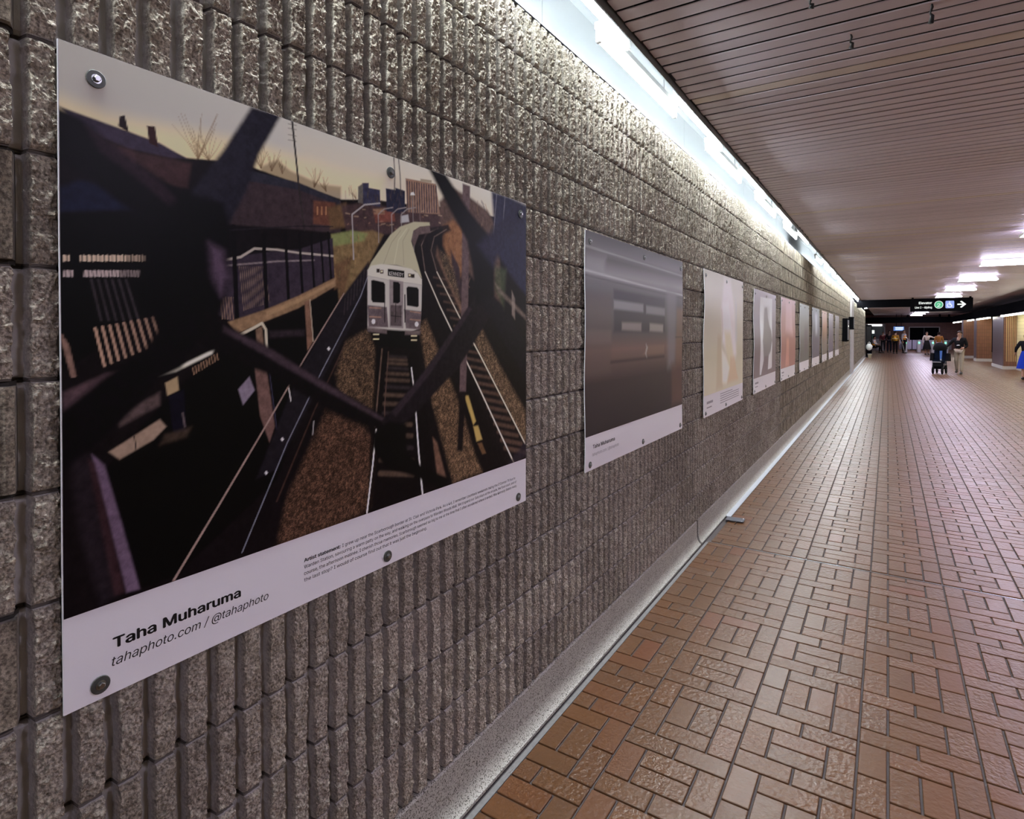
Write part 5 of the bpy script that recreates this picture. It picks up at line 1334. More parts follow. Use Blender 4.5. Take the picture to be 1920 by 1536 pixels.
RX = Matrix.Rotation(math.pi / 2, 4, 'Y')
washer_me = MB().lathe([(0.016, 0.0), (0.0165, 0.001), (0.0165, 0.0022), (0.0155, 0.0028), (0.006, 0.0028)], 24, RX, False).mesh('washer'); washer_me.materials.append(M_WASHER)
head_me = MB().lathe([(0.0085, 0.0), (0.0085, 0.0012)], 18, RX, False).lathe([(0.0062, 0.0012), (0.0062, 0.0058), (0.0050, 0.0068)], 6, RX, False).mesh('bolt_head'); head_me.materials.append(M_BOLT)

def sheet(y0, y1, z0, z1, bow, name_seed):
    """slightly bowed thin board; returns function x(a, b) of its front and the mesh"""
    rs = np.random.RandomState(name_seed)
    ph = rs.rand(4) * 6.28
    W, H = y1 - y0, z1 - z0
    def fx(a, b):
        u, v = a / W, b / H
        return 0.0085 + bow * (0.5 + 0.5 * np.sin(u * 3.1 + ph[0])) * (0.4 + 0.6 * np.cos(v * 4 + ph[1]) ** 2) + bow * 0.5 * np.sin(v * 6.3 + ph[2]) ** 2 * (1 - u)
    a = np.linspace(0, W, 25); b = np.linspace(0, H, 19)
    A, B = np.meshgrid(a, b)
    X = fx(A, B)
    front = np.stack([X, A, B], -1); back = np.stack([X - 0.0035, A, B], -1)
    V = np.concatenate([front.reshape(-1, 3), back.reshape(-1, 3)])
    r, c = A.shape; idx = np.arange(r * c).reshape(r, c); o = r * c
    Q = [np.stack([idx[:-1, :-1], idx[:-1, 1:], idx[1:, 1:], idx[1:, :-1]], -1).reshape(-1, 4)]
    Q.append(Q[0][:, ::-1] + o)
    ring = np.concatenate([idx[0, :], idx[1:, -1], idx[-1, -2::-1], idx[-2:0:-1, 0]])
    nx = np.roll(ring, -1)
    Q.append(np.stack([ring, ring + o, nx + o, nx], -1))
    return fx, quads_mesh('board', V, np.concatenate(Q), False)

def make_poster(y0, y1, z0, z1, capb, nx, ny, picture, label, bow=0.004, seed=1, bolts=None, loc_x=0.0):
    root = empty('poster', (loc_x, y0, z0)); tag(root, label, 'poster')
    fx, me = sheet(y0, y1, z0, z1, bow, seed)
    link('board', me, M_SHEET, root)
    W, H = y1 - y0, z1 - z0
    a = np.linspace(0.0015, W - 0.0005, nx); b = np.linspace(capb, H - 0.0005, ny)
    A, B = np.meshgrid(a, b)
    img = picture(A, B, W, H, capb)
    P = np.stack([fx(A, B) + 0.0005, A, B], -1)
    me = grid_mesh('photo_print', P, True)
    at = me.color_attributes.new('ink', 'FLOAT_COLOR', 'POINT')
    rgba = np.ones((A.size, 4), np.float32); rgba[:, :3] = np.clip(img.reshape(-1, 3), 0.0025, 0.86)
    at.data.foreach_set('color', rgba.ravel())
    link('photo_print', me, M_PRINT, root)
    for (ba, bb) in (bolts or [(0.055, H - 0.05), (W / 2 + 0.02, H - 0.05), (W - 0.045, H - 0.05), (0.055, 0.03), (W / 2, 0.03), (W - 0.055, 0.03)]):
        x = float(fx(np.array(ba), np.array(bb))) + 0.0006
        w = link('washer', washer_me, None, root, (x, ba, bb))
        hd = link('bolt_head', head_me, None, w, (0.0028, 0, 0)); hd.rotation_euler = (R_.uniform(0, 6), 0, 0)
    return root, fx
def lettering(root, fx, body, a, b, width, height, mat, bold=0.0, shear=0.0, lift=0.0009, slope=0.0, name='lettering'):
    me = text_mesh(body, width, height, bold, shear)
    v = np.empty(len(me.vertices) * 3, np.float32); me.vertices.foreach_get('co', v); v = v.reshape(-1, 3)
    pa, pb = a + v[:, 0], b + v[:, 1] + slope * v[:, 0]
    out = np.stack([fx(pa, pb) + lift, pa, pb], -1).astype(np.float32)
    me.vertices.foreach_set('co', out.ravel()); me.update()
    return link(name, me, mat, root)

ILL0, ILL1 = 0.40, 0.50          # light the sheets receive low / high, used to turn observed tones into ink tones
def unlight(img, B, H):
    lum = (img * np.array([0.25, 0.6, 0.15])).sum(-1, keepdims=True)
    img = lum + (img - lum) * 0.74                      # the prints are muted
    img = img / np.array([1.03, 0.955, 1.01])            # lamp tint on the wall
    return img * 0.8 / (ILL0 + (ILL1 - ILL0) * (B / H) ** 1.2)[..., None]
def pic_train(A, B, W, H, cb):
    u = A / W; v = B / H
    base = lin((166, 156, 152))[None, None] * (1 - u[..., None]) + lin((206, 194, 184))[None, None] * u[..., None]
    base = base + (lin((206, 194, 176)) - base) * np.clip((0.95 - v) * 2.2, 0, 0.6)[..., None]
    speck = np.random.RandomState(3).rand(*A.shape) * 0.6 + 0.4 * vnoise(A * 160, B * 120, 5)
    img = paint(A, B, base.copy(), SHAPES, speck)
    tex = 0.5 * vnoise(A * 90, B * 90, 8) + 0.3 * vnoise(A * 260, B * 230, 9) + 0.2 * speck
    lum = (img * np.array([0.25, 0.6, 0.15])).sum(-1, keepdims=True)
    amt = 0.9 * (1 - sstep(0.10, 0.26, lum[..., 0]))
    img = img * (1 + amt * (tex - 0.5) * 0.9)[..., None]
    img = np.where(img < 0.35, 0.35 * (img / 0.35) ** 1.16, img)
    return unlight(img, B, H)
P1 = (0.451, 2.05, 0.981, 2.188)
root, fx = make_poster(*P1, 0.173, 620, 470, pic_train, 'large photo poster of a silver subway train seen through chain-link fence', 0.0025, 3,
                       [(0.059, 1.156), (0.827, 1.158), (1.556, 1.158), (0.058, 0.028), (0.810, 0.027), (1.539, 0.029)])
lettering(root, fx, 'Taha Muharuma', 0.0795, 0.0855, 0.2640, 0.0385, M_INK, bold=0.055)
lettering(root, fx, 'tahaphoto.com / @tahaphoto', 0.0780, 0.0525, 0.336, 0.0345, M_INK, shear=0.22)
LN = ["I grew up near the Scarborough border at St. Clair and Victoria Park. As a kid, I remember countless weekends taking the O'Connor 70 bus to",
      "Warden Station, savouring a warm patty on the way, and walking on the overpass to Warden Woods Mall. We'd spend our Saturdays at the arcade, the food court, and of",
      "course, the afternoon matin\u00e9e. I cherish those memories. Scarborough seemed so big to me at the time that I often wondered where it ended. Was Kennedy Station really",
      "the last stop? I would of course find out that it was just the beginning."]
lettering(root, fx, 'Artist statement:', 0.516, 0.1060, 0.118, 0.0175, M_INK, bold=0.05)
lettering(root, fx, LN[0], 0.640, 0.1060, 0.876, 0.0175, M_INK)
lettering(root, fx, LN[1], 0.516, 0.0895, 1.008, 0.0175, M_INK)
lettering(root, fx, LN[2], 0.516, 0.0730, 1.010, 0.0175, M_INK)
lettering(root, fx, LN[3], 0.516, 0.0565, 0.470, 0.0175, M_INK)
lettering(root, fx, 'KENNEDY', 0.8195, 0.8562, 0.0615, 0.0205, M_WHITEINK, bold=0.04, lift=0.0011, slope=0.0, name='destination_lettering')

def grad(stops, t):
    """piecewise colour gradient over array t"""
    xs = [s[0] for s in stops]; cs = np.array([lin(s[1]) for s in stops])
    return np.stack([np.interp(t, xs, cs[:, k]) for k in range(3)], -1)
def rel(shapes, W, H):
    """shapes given in fractions of the sheet (v measured from the top) to metres"""
    out = []
    for s in shapes:
        q = list(s); q[3] = [[p[0] * W, (1 - p[1]) * H] for p in s[3]]; out.append(q)
    return out
def pic_blur(A, B, W, H, cb):
    v = 1 - B / H; u = A / W
    img = grad([(0, (92, 86, 94)), (0.06, (120, 114, 120)), (0.10, (96, 88, 92)), (0.16, (140, 132, 138)), (0.20, (104, 96, 102)), (0.27, (84, 76, 84)), (0.33, (92, 82, 88)), (0.42, (82, 72, 78)),
                (0.50, (118, 86, 80)), (0.56, (98, 72, 70)), (0.64, (60, 45, 48)), (0.75, (50, 38, 42)), (0.86, (42, 32, 36))], v)
    S = [['L', (176, 170, 176), 0.006, [[0.0, 0.065], [1.0, 0.085]], 0.7, 0.004, 0.003], ['L', (190, 184, 190), 0.006, [[0.0, 0.165], [0.5, 0.185], [1.0, 0.20]], 0.8, 0.005, 0.004],
         ['L', (60, 52, 60), 0.006, [[0.0, 0.185], [1.0, 0.22]], 0.6, 0.004, 0.003],
         ['P', (160, 152, 162), 0.03, [[0.0, 0.09], [0.16, 0.09], [0.14, 0.16], [0.0, 0.15]], 0.5],
         ['P', (48, 42, 54), 0.015, [[0.22, 0.225], [0.75, 0.235], [0.75, 0.42], [0.22, 0.42]], 0.75],
         ['P', (150, 142, 150), 0.012, [[0.22, 0.275], [0.50, 0.28], [0.50, 0.32], [0.22, 0.315]], 0.7], ['P', (146, 138, 146), 0.012, [[0.53, 0.285], [0.75, 0.29], [0.75, 0.33], [0.53, 0.325]], 0.7],
         ['P', (150, 132, 132), 0.012, [[0.29, 0.375], [0.48, 0.375], [0.48, 0.415], [0.29, 0.41]], 0.75], ['P', (158, 144, 138), 0.012, [[0.57, 0.375], [0.73, 0.38], [0.73, 0.42], [0.57, 0.415]], 0.8],
         ['P', (96, 76, 74), 0.03, [[0.0, 0.25], [0.2, 0.25], [0.2, 0.60], [0.0, 0.60]], 0.5], ['P', (120, 98, 96), 0.02, [[0.0, 0.41], [0.2, 0.41], [0.2, 0.47], [0.0, 0.47]], 0.5],
         ['P', (134, 100, 84), 0.012, [[0.55, 0.49], [0.75, 0.49], [0.75, 0.535], [0.5, 0.535]], 0.6], ['L', (52, 40, 42), 0.01, [[0.2, 0.555], [0.75, 0.555]], 0.7, 0.008, 0.008],
         ['P', (126, 118, 126), 0.05, [[0.77, 0.16], [0.9, 0.18], [0.9, 0.62], [0.80, 0.62]], 0.6], ['P', (120, 84, 66), 0.03, [[0.91, 0.28], [1.02, 0.28], [1.02, 0.62], [0.91, 0.62]], 0.75],  # leading shape paints the sheet's pale upright reflection into the print
         ['L', (56, 42, 44), 0.006, [[0.9, 0.45], [1.0, 0.45]], 0.8, 0.004, 0.004], ['P', (96, 60, 52), 0.04, [[0.85, 0.60], [1.02, 0.58], [1.02, 0.84], [0.85, 0.84]], 0.7],
         ['P', (200, 194, 196), 0.004, [[0.53, 0.475], [0.555, 0.50], [0.54, 0.53], [0.55, 0.56], [0.525, 0.53], [0.535, 0.50]], 0.35]]
    return unlight(paint(A, B, img, rel(S, W, H), A), B, H) * 0.80
def pic_figure(A, B, W, H, cb):
    v = 1 - B / H; u = A / W
    img = grad([(0, (168, 156, 150)), (0.3, (172, 160, 146)), (0.6, (164, 150, 126)), (0.86, (174, 160, 136))], v)
    S = [['P', (196, 180, 190), 0.06, [[0.45, 0.03], [0.62, 0.03], [0.75, 0.30], [0.80, 0.60], [0.66, 0.70], [0.42, 0.50], [0.36, 0.25]], 0.7],
         ['P', (200, 190, 200), 0.05, [[0.40, 0.22], [0.55, 0.2], [0.66, 0.42], [0.60, 0.55], [0.44, 0.48]], 0.6],
         ['P', (178, 160, 112), 0.06, [[0.46, 0.42], [0.62, 0.42], [0.72, 0.62], [0.60, 0.72], [0.50, 0.55]], 0.7],
         ['P', (176, 142, 106), 0.03, [[0.62, 0.62], [0.74, 0.62], [0.80, 0.74], [0.86, 0.815], [0.55, 0.815], [0.60, 0.74]], 0.85],
         ['P', (206, 190, 188), 0.03, [[0.40, 0.55], [0.50, 0.60], [0.60, 0.70], [0.52, 0.815], [0.40, 0.80]], 0.6],
         ['L', (140, 112, 84), 0.012, [[0.37, 0.26], [0.42, 0.42], [0.40, 0.48]], 0.6, 0.006, 0.003], ['P', (160, 156, 168), 0.05, [[0.74, 0.15], [0.80, 0.2], [0.82, 0.5], [0.76, 0.5]], 0.5],
         ['P', (158, 130, 92), 0.04, [[0.30, 0.45], [0.38, 0.45], [0.42, 0.84], [0.26, 0.84]], 0.5]]
    return unlight(paint(A, B, img, rel(S, W, H), A), B, H)
def pic_silhouette(A, B, W, H, cb):
    v = 1 - B / H; u = A / W
    img = grad([(0, (150, 140, 150)), (0.3, (124, 112, 122)), (0.6, (112, 94, 98)), (0.86, (112, 94, 96))], v)
    S = [['P', (186, 184, 190), 0.006, [[0.24, 0.06], [0.80, 0.05], [0.80, 0.80], [0.58, 0.81], [0.58, 0.70], [0.40, 0.70], [0.30, 0.84], [0.24, 0.84]], 0.95],
         ['P', (150, 146, 150), 0.05, [[0.40, 0.15], [0.66, 0.15], [0.72, 0.45], [0.36, 0.45]], 0.7],
         ['P', (104, 92, 90), 0.02, [[0.44, 0.16], [0.56, 0.15], [0.60, 0.26], [0.66, 0.34], [0.76, 0.40], [0.80, 0.50], [0.72, 0.62], [0.63, 0.66], [0.60, 0.85], [0.43, 0.85], [0.38, 0.64], [0.34, 0.50], [0.40, 0.36], [0.42, 0.26]], 0.85],
         ['P', (112, 94, 98), 0.01, [[0.30, 0.86], [0.42, 0.66], [0.62, 0.66], [0.58, 0.86]], 0.9]]
    return unlight(paint(A, B, img, rel(S, W, H), A), B, H)
def simple(stops, S=()):
    def f(A, B, W, H, cb):
        return unlight(paint(A, B, grad(stops, 1 - B / H), rel(S, W, H), A), B, H)
    return f
PIX = [
 ((2.602, 4.19, 0.981, 2.165), 170, 150, pic_blur, 'poster of a blurred passing subway car, beside the large train poster', 0.009),
 ((4.765, 6.30, 0.981, 2.172), 110, 90, pic_figure, 'beige poster with a pale draped standing figure', 0.011),
 ((6.83, 8.37, 0.985, 2.140), 90, 80, pic_silhouette, 'mauve poster with a dark silhouette on a white panel', 0.011),
 ((8.81, 10.25, 0.985, 2.150), 60, 60, simple([(0, (176, 136, 144)), (0.25, (166, 118, 116)), (0.5, (148, 94, 84)), (0.86, (150, 100, 90))],
   [['P', (196, 156, 168), 0.08, [[0.3, 0.05], [0.7, 0.05], [0.8, 0.45], [0.3, 0.4]], 0.5], ['P', (196, 132, 112), 0.05, [[0.35, 0.5], [0.5, 0.5], [0.55, 0.85], [0.3, 0.85]], 0.5]]), 'pink and rust red poster on the block wall', 0.010),
 ((10.83, 12.2, 0.985, 2.145), 50, 50, simple([(0, (140, 150, 150)), (0.3, (120, 120, 122)), (0.55, (96, 90, 88)), (0.86, (92, 88, 82))],
   [['P', (98, 78, 90), 0.12, [[0.5, 0.35], [0.9, 0.3], [0.8, 0.7], [0.5, 0.75]], 0.6]]), 'grey-green hazy poster after the pink and rust one', 0.010),
 ((12.75, 14.15, 0.985, 2.145), 50, 50, simple([(0, (120, 134, 142)), (0.25, (112, 116, 130)), (0.55, (92, 84, 100)), (0.86, (88, 78, 92))],
   [['P', (170, 172, 190), 0.08, [[0.35, 0.1], [0.7, 0.1], [0.65, 0.45], [0.4, 0.45]], 0.7]]), 'blue-grey poster with a pale glowing centre', 0.010),
 ((14.7, 16.05, 0.985, 2.140), 40, 40, simple([(0, (170, 136, 118)), (0.3, (158, 112, 88)), (0.6, (112, 94, 82)), (0.86, (96, 86, 78))]), 'poster fading from orange down to grey-brown', 0.010),
 ((16.5, 17.95, 0.985, 2.130), 40, 40, simple([(0, (140, 134, 146)), (0.4, (104, 92, 108)), (0.86, (84, 70, 86))]), 'violet-grey poster, last but one in the row', 0.009),
 ((18.75, 20.05, 0.985, 2.125), 40, 40, simple([(0, (132, 122, 122)), (0.4, (104, 92, 92)), (0.86, (92, 80, 80))]), 'dull grey-brown poster, last in the row along the wall', 0.009)]
for i, (box, nx, ny, pic, lab, bow) in enumerate(PIX):
    H = box[3] - box[2]
    root, fx = make_poster(*box, H * 0.145, nx, ny, pic, lab, bow, 10 + i)
    if i == 0:
        lettering(root, fx, 'Taha Muharuma', 0.085, 0.105, 0.28, 0.036, M_INK, bold=0.04)
        lettering(root, fx, 'tahaphoto.com / @tahaphoto', 0.080, 0.068, 0.34, 0.030, M_GREYINK, shear=0.2)
    elif i < 4:
        for (a, b, w, h) in ((0.09, 0.10, 0.20, 0.020), (0.09, 0.065, 0.16, 0.010)):
            P = np.array([[[fx(np.array(x), np.array(z)) + 0.0008, x, z] for x in (a, a + w)] for z in (b, b + h)])
            link('caption_bar', grid_mesh('caption_bar', P), M_GREYINK, root)
        if i == 1:
            for k in range(5):
                P = np.array([[[fx(np.array(x), np.array(z)) + 0.0008, x, z] for x in np.linspace(0.55, 0.55 + (0.8 if k < 4 else 0.5), 9)] for z in (0.06 + 0.02 * k, 0.067 + 0.02 * k)])
                link('caption_bar', grid_mesh('caption_bar', P), M_GREYINK, root)

# ------------------------------------------------------------------ ceiling lamps (surface mounted, across the corridor)
M_LENS = glow('lamp_lens', PANEL_C, PANEL_L)
M_LENS2 = glow('lamp_lens_side', PANEL_C, 0.75)
def ceiling_lamp():
    r = empty('ceiling_lamp', (0, 0, 0))
    # flared diffuser: narrow at the ceiling, wide and brightest at the bottom
    w0, w1, d0, d1, h = 0.37, 0.41, 0.11, 0.17, 0.085
    MB().box(-0.36, 0.36, -0.10, 0.10, -0.012, 0.004).build('housing', M_LAMPW, r)
    vs = [(-w0, -d0, -0.0125), (w0, -d0, -0.0125), (w0, d0, -0.0125), (-w0, d0, -0.0125), (-w1, -d1, -h), (w1, -d1, -h), (w1, d1, -h), (-w1, d1, -h)]
    MB().add(vs, [(0, 1, 2, 3), (0, 4, 5, 1), (1, 5, 6, 2), (2, 6, 7, 3), (3, 7, 4, 0), (7, 6, 5, 4)]).build('diffuser_side', M_LENS2, r)
    MB().box(-w1, w1, -d1, d1, -h - 0.03, -h - 0.0005).build('lens', M_LENS, r)
    for s in (-1, 1):
        MB().box(min(s * w1, s * (w1 + 0.010)), max(s * w1, s * (w1 + 0.010)), -d1, d1, -h - 0.032, -h + 0.002).build('end_cap', M_LAMPW, r)
    return r
cl = ceiling_lamp()
ys = [11.0 + 4.5 * k for k in range(-3, 12)]
nb = len([y for y in ys if y < 10])
for i, y in enumerate(ys):
    o = cl if i == 0 else copy_tree(cl)
    o.location = (3.26, y, CZ)
    lab = ('white ceiling lamp over the corridor out of view, %s before the visible row' % ORD[nb - 1 - i]) if i < nb else 'white box lamp on the slat ceiling, %s from the near end' % ORD[i - nb]
    tag(o, lab, 'lamp', 'box lamps in a row on the slat ceiling')

# ------------------------------------------------------------------ hanging direction sign
M_BLACK = plain('black_enamel', (0.005, 0.005, 0.006), 0.9, spec=0.0)
M_SIGNW = glow('sign_white', (0.95, 1.0, 0.95), 0.55, 0.05)
M_SIGNG = glow('sign_green', (0.02, 0.24, 0.10), 1.0, 0.02)
M_SIGNB = glow('sign_blue', (0.16, 0.22, 0.50), 0.9, 0.03)
sg = empty('direction_sign', (2.06, 31.0, 2.535)); sg.scale = (1.756, 1.0, 1.85); tag(sg, 'black hanging direction sign reading Elevator, Line 2 - Kipling with arrow', 'sign')
SW, SH = 1.235, 0.305
MB().box(0, SW, 0.0, 0.10, 0, SH, 0.006).build('sign_box', M_BLACK, sg)
for x in (0.03, SW - 0.07):
    MB().box(x, x + 0.04, 0.03, 0.07, SH - 0.001, (CZ - 2.535) / 1.85 + 0.003).build('hanger', M_BLACK, sg)
def sign_shape(m, name, mat): return m.build(name, mat, sg)
def sign_text(body, x, z, width, height, bold=0):
    me = text_mesh(body, width, height, bold)
    v = np.empty(len(me.vertices) * 3, np.float32); me.vertices.foreach_get('co', v); v = v.reshape(-1, 3)
    out = np.stack([x + v[:, 0], np.full(len(v), -0.002), z + v[:, 1]], -1).astype(np.float32)
    me.vertices.foreach_set('co', out.ravel()); me.update()
    return link('lettering', me, M_SIGNW, sg)
sign_text('Elevator', 0.175, 0.175, 0.265, 0.105, 0.04)
sign_text('Line 2 - Kipling', 0.095, 0.075, 0.345, 0.085, 0.04)
def disc(cx, cz, r, name, mat, y=-0.003, n=28):
    MB().lathe([(r, 0), (r, 0.003)], n, Matrix.Translation((cx, y + 0.003, cz)) @ Matrix.Rotation(math.pi / 2, 4, 'X'), False).build(name, mat, sg)
disc(0.575, 0.155, 0.088, 'line_roundel_rim', M_SIGNW, -0.001); disc(0.575, 0.155, 0.078, 'line_roundel', M_SIGNG, -0.003)
me = text_mesh('2', 0.062, 0.15); v = np.empty(len(me.vertices) * 3, np.float32); me.vertices.foreach_get('co', v); v = v.reshape(-1, 3)
out = np.stack([0.543 + v[:, 0], np.full(len(v), -0.0045), 0.105 + v[:, 1]], -1).astype(np.float32); me.vertices.foreach_set('co', out.ravel()); me.update()
link('lettering', me, M_SIGNW, sg)
c, w = (0.790, 0.155), 0.085
pts = []
for sx, sz, a0 in ((1, 1, 0), (-1, 1, 90), (-1, -1, 180), (1, -1, 270)):
    for k in range(5):
        t = math.radians(a0 + 22.5 * k); pts.append((c[0] + sx * (w - 0.02) + 0.02 * math.cos(t), c[1] + sz * (w - 0.02) + 0.02 * math.sin(t)))
MB().prism(pts, 'y', -0.003, 0.0).build('accessible_panel', M_SIGNB, sg)
m = MB()                                               # wheelchair mark
m.prism([(0.785 + 0.012 * math.cos(k * 0.785), 0.212 + 0.012 * math.sin(k * 0.785)) for k in range(8)], 'y', -0.005, -0.003)
for a, b_ in (((0.785, 0.198), (0.788, 0.150)), ((0.788, 0.172), (0.815, 0.172)), ((0.788, 0.150), (0.820, 0.150)), ((0.820, 0.150), (0.834, 0.108))):
    d = Vector((b_[0] - a[0], b_[1] - a[1])).normalized() * 0.007; nrm = Vector((-d.y, d.x))
    m.prism([(a[0] + nrm.x, a[1] + nrm.y), (b_[0] + nrm.x, b_[1] + nrm.y), (b_[0] - nrm.x, b_[1] - nrm.y), (a[0] - nrm.x, a[1] - nrm.y)], 'y', -0.005, -0.003)
for k in range(12):
    t0, t1 = math.radians(110 + 20 * k), math.radians(130 + 20 * k)
    m.prism([(0.785 + r * math.cos(t), 0.137 + r * math.sin(t)) for r, t in ((0.038, t0), (0.050, t0), (0.050, t1), (0.038, t1))], 'y', -0.005, -0.003)
m.build('wheelchair_mark', M_SIGNW, sg)
m = MB().prism([(0.935, 0.140), (1.035, 0.140), (0.985, 0.090), (1.015, 0.075), (1.105, 0.155), (1.015, 0.235), (0.985, 0.220), (1.035, 0.170), (0.935, 0.170)], 'y', -0.004, -0.001)
m.build('arrow', M_SIGNW, sg)

# ------------------------------------------------------------------ right side of the corridor: yellow walls, brown columns, dark beam
def tile_mat(name, c1, c2, grout, sy, sz, rough=0.35):
    g = N(name)
    br = g.n('TexBrick'); br.offset = 0.0
    mp = g.n('Mapping')
    g.l(g.pos(), mp.inputs['Vector'])
    mp.inputs['Rotation'].default_value = (math.pi / 2, 0, 0)
    g.l(mp.outputs[0], br.inputs['Vector'])
    br.inputs['Color1'].default_value = (*c1, 1); br.inputs['Color2'].default_value = (*c2, 1); br.inputs['Mortar'].default_value = (*grout, 1)
    br.inputs['Scale'].default_value = 1.0; br.inputs['Brick Width'].default_value = sy; br.inputs['Row Height'].default_value = sz; br.inputs['Mortar Size'].default_value = 0.008
    return g.set(br.outputs['Color'], rough)
M_YEL = tile_mat('yellow_tile', (0.70, 0.62, 0.33), (0.74, 0.66, 0.37), (0.50, 0.43, 0.20), 0.6, 0.15)
M_BRN = tile_mat('brown_tile', (0.20, 0.085, 0.045), (0.24, 0.10, 0.055), (0.13, 0.06, 0.035), 0.10, 0.20)
M_SIDESHADE = plain('shaded_side_plum', (0.085, 0.055, 0.060), 0.35, var=0.15, scale=6)  # plum tone paints in the shade on the columns' corridor sides
M_BASE = plain('pale_base', (0.55, 0.52, 0.48), 0.6)
BT = 2.40
w = MB().box(6.02, 6.25, -4.0, 33.7, 0.0, BT).build('wall_right', M_YEL); tag(w, 'yellow tiled wall along the far side of the corridor', None, None, 'structure')
MB().box(6.0, 6.02, -4.0, 33.7, 0.0, 0.14).build('base_course', M_BASE, w)
w = MB().prism([(6.02, 36.9), (6.30, 43.0), (6.5, 43.0), (6.25, 36.9)], 'z', 0.0, BT).build('wall_right', M_YEL); tag(w, 'recessed yellow tiled wall between the brown columns', None, None, 'structure')
MB().prism([(6.0, 36.9), (6.28, 43.0), (6.3, 43.0), (6.02, 36.9)], 'z', 0.0, 0.14).build('base_course', M_BASE, w)
# slatted brown column
c = MB().box(5.56, 6.02, 33.76, 36.9, 0.14, BT).build('column', M_SIDESHADE); tag(c, 'column with plum-coloured shaded side and vertical brown strips, beside the yellow wall', None, None, 'structure')
MB().box(5.53, 6.02, 33.72, 36.93, 0.0, 0.14).build('base_course', M_BASE, c)
MB().box(5.58, 6.05, 33.72, 33.76, 0.14, BT).build('facing', M_BRN, c)
M_STRIPW = plain('tan_strip', (0.62, 0.42, 0.20), 0.45, var=0.15)
for k in range(6):
    MB().box(5.66 + k * 0.062, 5.684 + k * 0.062, 33.705, 33.72, 0.35, BT).build('strip', M_STRIPW, c)
for (x0, x1, y, dep, lab) in ((5.46, 6.12, 42.0, 1.2, 'brown tiled column in front of the dark passage'), (5.26, 5.82, 46.6, 1.0, 'farther brown tiled column before the fare gates')):
    c = MB().box(x0, x1, y, y + dep, 0.16, BT).build('column', M_BRN); tag(c, lab, None, None, 'structure')
    MB().box(x0 - 0.02, x1 + 0.02, y - 0.02, y + dep, 0.0, 0.16).build('base_course', M_BASE, c)
    MB().box(x0 - 0.012, x0, y + 0.02, y + dep, 0.16, BT).build('shaded_side', M_SIDESHADE, c)
pw = MB().box(8.4, 8.6, 42.0, 66.0, 0.0, 3.3).build('wall_passage', M_BLACK); tag(pw, 'dark wall inside the side passage', None, None, 'structure')
bm_ = MB().box(5.40, 6.6, -4.0, 58.0, BT, 2.83).build('beam', M_BLACK); tag(bm_, 'black boxed beam above the brown columns', None, None, 'structure')
b2_ = MB().box(-4.0, 6.6, 58.0, 58.5, BT, 2.86).build('beam', M_BLACK); tag(b2_, 'black beam across the far end above the gates', None, None, 'structure')
b3_ = MB().box(-0.3, 3.55, 32.3, 32.55, 2.80, CZ + 0.1).build('beam', M_BLACK); tag(b3_, 'black beam across the ceiling by the end of the wall', None, None, 'structure')
M_STRIP = glow('strip_lens', (1.0, 0.97, 0.80), STRIP_L)
for i, (y0, y1) in enumerate([(9, 15.8), (16, 21.8), (22, 27.8), (28, 33.4), (36.9, 39.3), (39.5, 41.8), (43.4, 46.4), (47.8, 52.0), (52.4, 56)]):
    r = empty('strip_lamp', (5.44, y0, BT - 0.08)); tag(r, 'slim strip lamp under the black beam, %s from the near end' % ORD[i], 'lamp', 'strip lamps under the black beam')
    MB().box(-0.03, 0.05, 0, y1 - y0, 0.062, 0.08).build('housing', M_LAMPW, r)
    MB().box(-0.02, 0.04, 0.01, y1 - y0 - 0.01, 0.0, 0.062).build('lens', M_STRIP, r)

# ------------------------------------------------------------------ far end: brown end wall, dark doorway, fare gates, screen, booth
M_ENDB = tile_mat('end_brick', (0.16, 0.062, 0.042), (0.19, 0.075, 0.05), (0.11, 0.05, 0.035), 0.3, 0.1, 0.5)
ew = MB().box(-6.0, 9.0, 66.0, 66.3, 0.0, 3.4).build('wall_end', M_ENDB); tag(ew, 'brown brick wall closing the far end', None, None, 'structure')
d = MB().box(2.95, 5.15, 65.93, 65.99, 0.0, 2.05).build('door_1', M_BLACK); tag(d, 'dark wide doorway in the far brown wall', None, None, 'structure')
for q in ((2.88, 2.95, 0, 2.12), (5.15, 5.22, 0, 2.12), (2.88, 5.22, 2.05, 2.12)):
    MB().box(q[0], q[1], 65.90, 65.99, q[2], q[3]).build('door_frame', M_BASE, d)
MB().box(4.02, 4.06, 65.90, 65.93, 0.0, 2.05).build('mullion', M_DARKTRIM, d)
wl = MB().box(-6.0, -0.30, 44.7, 45.0, 0.0, 3.3).build('wall_left_return', M_MORTAR); tag(wl, 'return of the block wall at its far end', None, None, 'structure')
fl = MB().box(-6.0, -0.034, 45.0, 66.0, -0.15, -0.001).build('floor_side', M_PAVERS); tag(fl, 'paver floor of the side hall by the booth', None, None, 'structure')
ws = MB().box(-6.2, -6.0, 45.0, 66.0, 0, 3.3).build('wall_side', M_ENDB); tag(ws, 'brown wall of the side hall', None, None, 'structure')
cs = MB().box(-6.0, 0.16, 45.0, 66.0, 3.30, 3.40).build('ceiling_side', M_VOID); tag(cs, 'dark ceiling of the side hall', None, None, 'structure')

